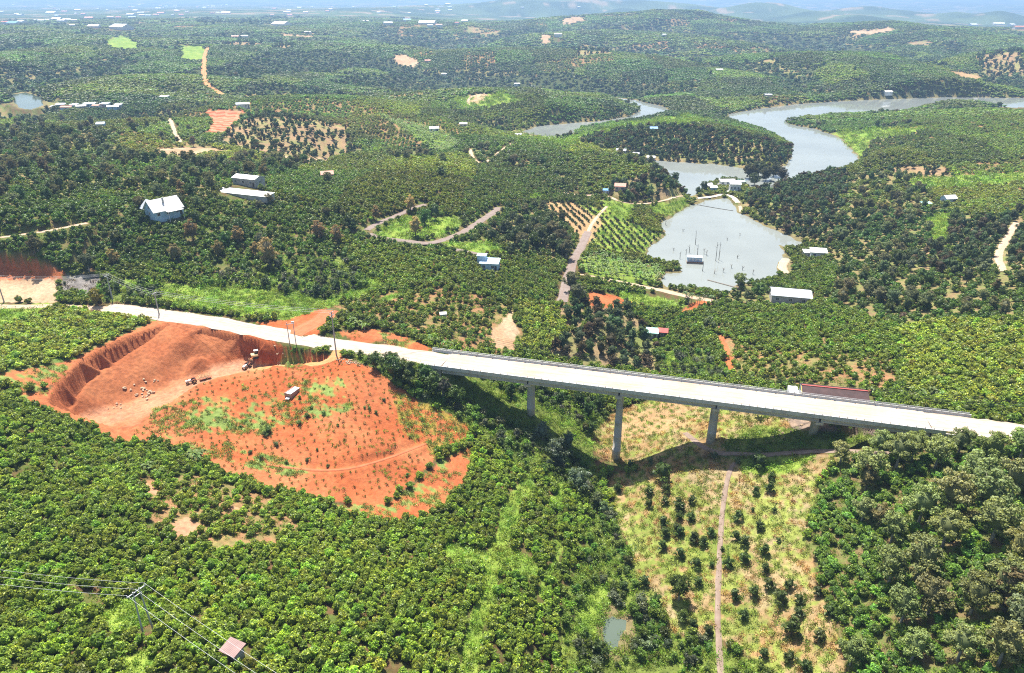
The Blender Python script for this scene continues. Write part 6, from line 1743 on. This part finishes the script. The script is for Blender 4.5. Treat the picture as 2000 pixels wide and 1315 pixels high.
single('durian', DUR, 2.7, (0.085, 0.13, 0.03), 'young_fruit_tree', 'young dark cone-shaped fruit tree on the dry grass slope', 'tree', 'young fruit trees on the dry grass slope', 0.14, 0.78)
single('shade', [(1325,1172,7.0)], 7, (0.06, 0.10, 0.02), 'slender_tree', 'slender tree with thin bare trunk on the dry grass slope', 'tree', None)
single('shade', [(1462,356,13),(1480,352,14),(1495,360,13),(1510,352,13),(1472,366,10),(1525,358,11)], 12, (0.075, 0.085, 0.045), 'lakeside_tree', 'tall feathery dark tree by the lakeside compound', 'tree', 'tall trees by the lakeside compound')
single('banana', [(300,925),(312,930),(290,920),(380,900,4.2),(388,905,4.0),(395,898,4.0),(700,640),(712,645),(690,635),(850,670),(865,676),(880,680),(840,668),(1480,815,4),(1780,770),(1800,775),(1820,772),(1840,778),(1700,770)], 3.2, (0.16, 0.24, 0.06), 'banana_plant', 'banana plant with broad arching leaves in a small clump', 'banana plant', 'banana plants in small clumps near the bridge and red field', squash=1.0)
single('palm', [(1338,590),(1350,592),(1362,594),(1375,596),(1388,598),(1398,604),(1340,580),(1385,640),(1392,645),(1378,642),(1345,596),(1365,600)], 5.0, (0.11, 0.16, 0.05), 'palm_tree', 'small slender palm by the dirt lane below the lower lake', 'palm', 'palms by the dirt lane below the lower lake')
single('shrub', [(632,810,1.6),(660,832,1.0),(722,800,1.2),(735,808,1.2),(712,798,1.0),(750,783,1.2),(600,815,1.8),(585,830,1.8),(525,845,2.4),(518,852,2.0),(540,870,1.6),(470,835,1.0),(620,880,1.0),(640,912,1.1),(600,900,1.2),(560,905,1.3),(510,895,1.3),(490,885,1.3),(795,930,1.2)], 1.4, (0.09, 0.16, 0.03), 'field_shrub', 'low green shrub growing on the bare red field', 'shrub', 'shrubs on the bare red field', squash=0.75)
single('shrub', [(575,690,2.2),(590,688,1.6),(612,692,1.5),(625,694,1.4)], 1.6, (0.10, 0.18, 0.03), 'bank_shrub', 'bright shrub on the grassy bank above the quarry track', 'shrub', 'shrubs on the bank above the quarry track')
single('shrub', [(1480,900,3.2),(1395,895,2.2),(1440,905,2.0),(1230,910,2.2),(1270,905,2.2),(1165,990,4.5),(1180,1005,4.0)], 2.5, (0.15, 0.20, 0.09), 'creek_shrub', 'pale leafy shrub by the footpath near the bridge shadow', 'shrub', 'shrubs by the footpath near the bridge shadow')

# ---- coffee
acc = {k: [] for k in ('x', 'y', 'z', 's', 'q', 'c', 'lod', 'zn')}
for ring, (d0, d1, sp, lod) in enumerate(((55, 200, 1.95, 0), (200, 430, 2.15, 1), (430, 800, 2.8, 1), (800, 1500, 4.4, 2), (1500, 2600, 8.0, 2), (2600, 3600, 14.0, 2))):
    x, y = lattice(d0, d1, sp, 50.0)
    z = gz(x, y); zn = zone_at(x, y, z)
    dens = np.select([zn == Z_COFFEE, zn == Z_BRIGHT, zn == Z_SPARSE, zn == Z_WOOD, zn == Z_MIX, zn == Z_FOREST, zn == Z_ORCH, zn == Z_DARKORCH], [0.97, 0.96, 0.60, 0.46, 0.80, 0.25, 0.0, 0.6 if d1 < 300 else 0.15], 0.0)
    gap = fbm(x / 11, y / 11, 301, 3)
    dens = dens * np.where((gap > 0.72) & (zn != Z_FOREST), 0.7, 1)
    ok = (PR.random(len(x)) < dens) & free(x, y)
    x, y, z, zn = x[ok], y[ok], z[ok], zn[ok]
    r = np.hypot(x, y); n = len(x)
    c = zcol(zn, {Z_BRIGHT: LEAF_BRIGHT, Z_SPARSE: (0.14, 0.20, 0.028), Z_WOOD: (0.095, 0.16, 0.03), Z_MIX: (0.095, 0.17, 0.028), Z_FOREST: LEAF_DARK}, LEAF_COFFEE)
    patch = fbm(x / 45, y / 45, 311, 3)
    # each plot has its own age and colour of planting
    wx, wy = x + 40 * fbm(x / 90, y / 90, 321, 2), y + 40 * fbm(x / 90, y / 90, 323, 2)
    cell = _hash(np.floor(wx / 62), np.floor(wy / 85), 7); cell2 = _hash(np.floor(wx / 62), np.floor(wy / 85), 8)
    pk = sstep(230, 420, r)[:, None]
    c = c * (1 + pk * ((0.62 + 0.85 * cell) - 1)[:, None]) * (1 + pk * (np.column_stack([0.85 + 0.4 * cell2, np.ones(n), 1.2 - 0.4 * cell2]) - 1))
    c = c * (0.72 + 0.56 * patch)[:, None]
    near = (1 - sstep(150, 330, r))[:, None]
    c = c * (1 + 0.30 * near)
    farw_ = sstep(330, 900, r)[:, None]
    c = c * (1 - farw_) + c * np.array([0.88, 0.98, 1.15]) * farw_  # distance haze put into the leaf colour: bluer farther off
    c = c * jitter_col((1, 1, 1), n, 0.14)
    s = PR.uniform(0.85, 1.25, n) * (sp / 2.0)
    q = PR.uniform(0.85, 1.15, n) * np.minimum(1, (2.1 / sp) ** 0.75)
    small = (zn == Z_SPARSE); s[small] *= 0.85
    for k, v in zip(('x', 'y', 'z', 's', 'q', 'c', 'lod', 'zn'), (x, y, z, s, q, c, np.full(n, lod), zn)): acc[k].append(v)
A = {k: np.concatenate(v) for k, v in acc.items()}
r = np.hypot(A['x'], A['y'])
px, py, dep = to_px(A['x'], A['y'], A['z'] + 1)
cand = np.nonzero((px > 25) & (px < 1975) & (py < 1295) & (A['lod'] == 0))[0]
order = cand[np.argsort(dep[cand])][:300]
lab = {Z_MIX: 'leafy dark coffee bush growing under the tall shade trees', Z_SPARSE: 'coffee bush on the thinly planted bare patch', Z_BRIGHT: 'bright coffee bush'}
for i in order:
    k = int(A['zn'][i])
    mixz = k in (Z_MIX, Z_WOOD)
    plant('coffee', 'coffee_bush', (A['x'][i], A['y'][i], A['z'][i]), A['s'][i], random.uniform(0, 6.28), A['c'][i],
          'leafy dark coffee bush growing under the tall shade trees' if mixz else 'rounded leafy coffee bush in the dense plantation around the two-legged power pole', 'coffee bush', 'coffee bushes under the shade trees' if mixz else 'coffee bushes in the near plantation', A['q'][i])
rest = np.ones(len(r), bool); rest[order] = False
lod = A['lod'][rest]
n = rest.sum()
idx = np.where(lod == 0, PR.integers(0, 5, n), np.where(lod == 1, 5 + PR.integers(0, 4, n), 9 + PR.integers(0, 3, n)))
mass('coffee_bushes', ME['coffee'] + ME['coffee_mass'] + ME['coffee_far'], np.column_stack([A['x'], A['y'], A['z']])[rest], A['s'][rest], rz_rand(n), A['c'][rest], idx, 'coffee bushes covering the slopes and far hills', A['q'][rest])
N_COFFEE = n

# ---- woodland and orchard trees
def tree_field(specs, zones, prob, seed):
    out = {k: [] for k in ('x', 'y', 'z', 'r', 'zn')}
    for d0, d1, sp in specs:
        x, y = lattice(d0, d1, sp, 50.0, 0.75 if seed < 50 else 0.3, seed)
        z = gz(x, y); zn = zone_at(x, y, z)
        p = np.zeros(len(x))
        for zk, pr in zip(zones, prob): p[zn == zk] = pr
        p *= np.where(fbm(x / 30, y / 30, 401 + seed, 3) > 0.42, 1.0, 0.45) if seed < 50 else 1.0
        ok = (PR.random(len(x)) < p) & free(x, y, 2.6 if seed < 50 else 1.2)
        for k, v in zip(out, (x, y, z, np.full(len(x), sp), zn)): out[k].append(v[ok])
    return {k: np.concatenate(v) for k, v in out.items()}
W = tree_field(((200, 520, 6.5), (520, 1000, 7.5), (1000, 1900, 12.0), (1900, 3600, 22.0)), (Z_WOOD, Z_MIX, Z_FOREST, Z_SHRUB), (0.62, 0.16, 0.9, 0.05), 3)
ex_ = tree_field(((300, 3600, 34.0),), (Z_COFFEE, Z_SPARSE), (0.2, 0.2), 13)     # lone trees in the plantations
W = {k: np.concatenate([W[k], ex_[k]]) for k in W}
W['r'][-len(ex_['r']):] = 7.0
n = len(W['x']); d = np.hypot(W['x'], W['y'])
kindn = PR.choice(3, n, p=(0.45, 0.17, 0.38))             # shade, brown, round
H = PR.uniform(3.6, 7.4, n) * np.where(W['zn'] == Z_SHRUB, 0.55, 1.0)
big = np.maximum(1.0, W['r'] / 8.5)
C = np.where((kindn == 0)[:, None], LEAF_GREY, np.where((kindn == 1)[:, None], LEAF_BROWN, LEAF_DARK)) * 1.05
C = C * jitter_col((1, 1, 1), n, 0.2)
fw = sstep(500, 1400, d)[:, None]; C = C * (1 - fw) + C * np.array([0.75, 0.88, 1.05]) * fw  # far crowns tinted darker and bluer, haze painted into their colour
px, py, dep = to_px(W['x'], W['y'], W['z'] + 4)
cand = np.nonzero((px > 10) & (px < 1990) & (py > 5) & (d < 700))[0]
order = cand[np.argsort(-(H / dep)[cand])][:260]
KN = ('shade', 'brown', 'round'); NAT = (9.5, 10.0, 7.2)
WN = ('grey_tree', 'brown_tree', 'dark_tree')
def side_of(x, y):                                        # which stretch of country a tree stands in
    p = float(to_px(x, y, 0)[0])
    return 0 if p < 760 else 1 if p < 1330 else 2
PLACE = ('on the wooded slopes around the farmhouse', 'in the groves between the lanes and the bridge', 'in the orchard woods across the lower lake')
for i in order:
    k = kindn[i]; s_ = side_of(W['x'][i], W['y'][i])
    plant(KN[k], WN[k], (W['x'][i], W['y'][i], W['z'][i]), H[i] / NAT[k], random.uniform(0, 6.28), C[i],
          ('airy grey-green tree ', 'tree with brownish new leaves ', 'dense dark green tree ')[k] + PLACE[s_], 'tree', ('grey-green trees ', 'brownish trees ', 'dark trees ')[k] + PLACE[s_])
rest = np.ones(n, bool); rest[order] = False
m = rest.sum(); dr = d[rest]
idx = np.where(dr < 520, kindn[rest] * 3 + PR.integers(0, 3, m), 9 + PR.integers(0, 3, m))
nat = np.where(dr < 520, np.array(NAT)[kindn[rest]], 9.0)
mass('woodland_trees', ME['shade'] + ME['brown'] + ME['round'] + ME['wood_far'], np.column_stack([W['x'], W['y'], W['z'] - 0.2])[rest], (H / 1.0)[rest] / nat * big[rest], rz_rand(m), C[rest], idx, 'trees of the far woods and groves', PR.uniform(0.85, 1.15, m) / big[rest] ** 0.6)

O = tree_field(((200, 700, 4.5), (700, 1200, 6.5), (1200, 2000, 10.0)), (Z_DARKORCH, Z_ORCH, Z_CROP, Z_ROWS), (0.9, 0.6, 0.95, 0.95), 53)
rk = ~np.isin(O['zn'], (Z_CROP, Z_ROWS))
O = {k: v[rk] for k, v in O.items()}
ga, gb = ground(1090, 405), ground(1165, 480)              # crop strips by the lower lake: close-set rows
ua = math.atan2(gb.y - ga.y, gb.x - ga.x)
q1, q2 = np.meshgrid(np.arange(-90, 90, 1.9), np.arange(-90, 90, 4.4)); q1 = q1.ravel() + PR.normal(scale=.3, size=q1.size); q2 = q2.ravel() + PR.normal(scale=.22, size=q2.size)
rx, ry = ga.x + 30 + q1 * math.cos(ua) - q2 * math.sin(ua), ga.y - 40 + q1 * math.sin(ua) + q2 * math.cos(ua)
rzz = gz(rx, ry); rzn = zone_at(rx, ry, rzz); ok = np.isin(rzn, (Z_CROP, Z_ROWS)) & free(rx, ry) & (PR.random(len(rx)) < 0.9) & (np.hypot(rx, ry) > 230)
O = {k: np.concatenate([O[k], v]) for k, v in zip(('x', 'y', 'z', 'r', 'zn'), (rx[ok], ry[ok], rzz[ok], np.full(ok.sum(), 4.5), rzn[ok]))}
n = len(O['x']); d = np.hypot(O['x'], O['y'])
H = PR.uniform(3.8, 6.4, n) * np.where(O['zn'] == Z_ORCH, 0.8, np.where(np.isin(O['zn'], (Z_CROP, Z_ROWS)), 0.36, 1.0)) * np.maximum(1, O['r'] / 5.6)
C = jitter_col(LEAF_ORCH, n, 0.2); br = PR.random(n) < 0.22; C[br] = jitter_col((0.10, 0.082, 0.04), br.sum(), 0.15)
px, py, dep = to_px(O['x'], O['y'], O['z'] + 3)
cand = np.nonzero((px > 10) & (px < 1990) & (py > 5))[0]
order = cand[np.argsort(-(H / dep)[cand])][:300]
def orch_place(x, y):
    p, q_, _ = to_px(x, y, -10)
    return ('on the wooded lake peninsula' if 1100 < p < 1560 and q_ < 335 else 'in the grove between the bridge and the mint-roofed hut' if p < 1340 and q_ > 560 else 'at the foot of the round hill' if p < 1345 and q_ > 325 else 'in the orchards beyond the lower lake' if p > 1400 else 'in the spaced orchard on pale soil')
for i in order:
    pl = orch_place(O['x'][i], O['y'][i])
    plant('orchard', 'fruit_tree', (O['x'][i], O['y'][i], O['z'][i]), H[i] / 5.6, random.uniform(0, 6.28), C[i], 'dark dome-shaped fruit tree ' + pl, 'tree', 'fruit trees ' + pl)
rest = np.ones(n, bool); rest[order] = False; m = rest.sum()
idx = np.where(d[rest] < 450, PR.integers(0, 4, m), 4 + PR.integers(0, 3, m))
mass('orchard_trees', ME['orchard'] + ME['orchard_far'], np.column_stack([O['x'], O['y'], O['z'] - 0.1])[rest], H[rest] / 5.6, rz_rand(m), C[rest], idx, 'fruit trees of the farther orchards')

# ---- shrubs, bananas
S = tree_field(((60, 420, 2.5),), (Z_SHRUB, Z_WEEDRED, Z_GREY), (0.9, 0.006, 0.12), 63)
n = len(S['x']); H = PR.uniform(1.0, 3.4, n) ** 1.0
C = jitter_col((0.125, 0.21, 0.032), n, 0.25); gr = PR.random(n) < 0.25; C[gr] = jitter_col((0.12, 0.15, 0.075), gr.sum(), 0.15)
dk = PR.random(n) < 0.3; C[dk] *= 0.6
px, py, dep = to_px(S['x'], S['y'], S['z'] + 1)
cand = np.nonzero((px > 5) & (px < 1995) & (py < 1300))[0]
order = cand[np.argsort(-(H / dep)[cand])][:300]
for i in order:
    near = py[i] > 700
    plant('shrub', 'wild_shrub', (S['x'][i], S['y'][i], S['z'][i]), H[i] / 3.2, random.uniform(0, 6.28), C[i], 'leafy wild shrub in the green gully under and below the bridge' if near else 'leafy wild shrub in the overgrown ground behind the road', 'shrub', 'wild shrubs of the gully' if near else 'wild shrubs behind the road', 0.9)
rest = np.ones(n, bool); rest[order] = False; m = rest.sum()
mass('wild_shrubs', ME['shrub'], np.column_stack([S['x'], S['y'], S['z'] - 0.1])[rest], H[rest] / 3.2, rz_rand(m), C[rest], PR.integers(0, 4, m), 'wild shrubs along the gully and road')
Bn = tree_field(((200, 700, 2.7),), (Z_BANANA,), (0.85,), 73)
n = len(Bn['x']); dep = to_px(Bn['x'], Bn['y'], Bn['z'])[2]
order = np.argsort(dep)[:150]
C = jitter_col((0.15, 0.23, 0.045), n, 0.15)
for i in order:
    plant('banana', 'banana_plant', (Bn['x'][i], Bn['y'][i], Bn['z'][i]), random.uniform(.75, 1.1), random.uniform(0, 6.28), C[i], 'bright banana plant in the dense grove beside the lower lake', 'banana plant', 'banana plants beside the lower lake')
rest = np.ones(n, bool); rest[order] = False; m = rest.sum()
mass('banana_plants', ME['banana'], np.column_stack([Bn['x'], Bn['y'], Bn['z']])[rest], PR.uniform(.8, 1.2, m), rz_rand(m), C[rest], PR.integers(0, 3, m), 'banana plants of the far strip')

# ---- seedlings set out on the red field, in rows along the slope
fld = np.array([[*map(float, at_z(a, b, z))] for a, b, z in ((655,705,0),(500,738,-4),(390,768,-5),(250,856,-5.2),(345,858,-5.8),(450,920,-8),(560,952,-10.5),(690,978,-12.3),(760,970,-12.3),(845,890,-12),(908,845,-12),(800,780,-5.5),(720,722,-1))])
g = np.arange(-60, 60, 2.05); gx_, gy_ = np.meshgrid(g, g); cx, cy = fld.mean(0)
a = RAD(24); x = cx + gx_.ravel() * math.cos(a) - gy_.ravel() * math.sin(a); y = cy + gx_.ravel() * math.sin(a) + gy_.ravel() * math.cos(a)
x = x + PR.normal(scale=0.28, size=len(x)); y = y + PR.normal(scale=0.28, size=len(y))
ok = inpoly(x, y, fld) & ~inpoly(x, y, QUARRY) & free(x, y) & (PR.random(len(x)) < 0.88)
x, y = x[ok], y[ok]; z = gz(x, y); n = len(x)
order = np.argsort(np.hypot(x, y))[:300]; rest = np.ones(n, bool); rest[order] = False
C = jitter_col((0.115, 0.18, 0.045), n, 0.25)
for i in order:
    o = inst('seedling', ME['seedling'][i % 3], label='tiny coffee seedling set in a pit on the bare red field', cat='seedling', group='seedlings on the bare red field')
    o.location = (x[i], y[i], z[i]); s = random.uniform(.75, 1.5); o.scale = (s, s, s * 1.2); o.rotation_euler = (0, 0, random.uniform(0, 6)); o['leaf_colour'] = [float(v) for v in C[i]]
m = rest.sum()
mass('seedlings', ME['seedling'], np.column_stack([x, y, z])[rest], PR.uniform(.8, 1.5, m), rz_rand(m), C[rest], PR.integers(0, 3, m), 'seedlings on the upper part of the red field')

# ---- grass, weeds, straw
G = {k: [] for k in 'xyzncs'}
for d0, d1, sp in ((55, 260, 1.15), (260, 480, 2.0), (480, 900, 4.0)):
    x, y = lattice(d0, d1, sp, 46, 1.2, 5)
    z = gz(x, y); zn = zone_at(x, y, z)
    cl = fbm(x / 5, y / 5, 501, 3); c2 = fbm(x / 2.2, y / 2.2, 503, 2)
    p = np.select([zn == Z_GRASS, zn == Z_DRY, zn == Z_WEEDRED, zn == Z_SHRUB, zn == Z_BRIGHT, zn == Z_CROP, zn == Z_MIX, zn == Z_SPARSE, zn == Z_RED, zn == Z_GREY, zn == Z_YARD, zn == Z_LOBE, zn == Z_ROWS, zn == Z_COFFEE],
                  [np.full(len(x), 0.85), np.full(len(x), 0.8), 0.95 * (cl + 0.07 * np.sin((x * 0.41 + y * 0.91) * 2 * math.pi / 2.3) > 0.54), np.full(len(x), 0.8), np.full(len(x), 0.35), np.full(len(x), 0.6), np.full(len(x), 0.55), np.full(len(x), 0.25), 0.5 * (cl > 0.66), np.full(len(x), 0.5), 0.25 * (cl > 0.5), np.full(len(x), 0.8), 0.85 * (np.sin((x * 0.9 + y * 0.43) * math.pi) > 0.2) * (np.hypot(x, y) < 260), np.full(len(x), 0.22 if d1 < 300 else 0.0)], 0.0)
    ok = (PR.random(len(x)) < p) & ~on_road(x, y, 0.2) & ~in_water(x, y, 0.12)
    ok &= ~(inpoly(x, y, QUARRY) & (zn == Z_RED))
    x, y, z, zn, c2 = x[ok], y[ok], z[ok], zn[ok], c2[ok]; n = len(x)
    c = jitter_col((0.165, 0.27, 0.03), n, 0.2)
    dr_ = zn == Z_DRY; c[dr_] = jitter_col(STRAW, dr_.sum(), 0.16); gg = dr_ & (c2 > 0.44); c[gg] = jitter_col((0.19, 0.25, 0.045), gg.sum(), 0.2)
    gy2 = zn == Z_GREY; c[gy2] = jitter_col((0.20, 0.18, 0.16), gy2.sum(), 0.2)
    w3 = (zn == Z_WEEDRED) | (zn == Z_LOBE); c[w3] = jitter_col((0.21, 0.29, 0.07), w3.sum(), 0.25)
    for k, v in zip('xyzncs', (x, y, z, zn, c, PR.uniform(0.6, 1.2, n) * np.where(zn == Z_RED, 0.6, 1) * (sp / 1.2) ** 0.8)): G[k].append(v)
G = {k: np.concatenate(v) for k, v in G.items()}
n = len(G['x'])
idx = np.where(np.isin(G['n'], (Z_SHRUB, Z_GRASS)) & (PR.random(n) < 0.3), 3 + PR.integers(0, 3, n), PR.integers(0, 3, n))
mass('grass', ME['tuft'] + ME['vine'], np.column_stack([G['x'], G['y'], G['z']]), G['s'], rz_rand(n), G['c'], idx, 'bright weeds and straw-coloured dry grass on the open ground', PR.uniform(.7, 1.3, n))
print('COUNTS coffee', N_COFFEE, 'grass', n)
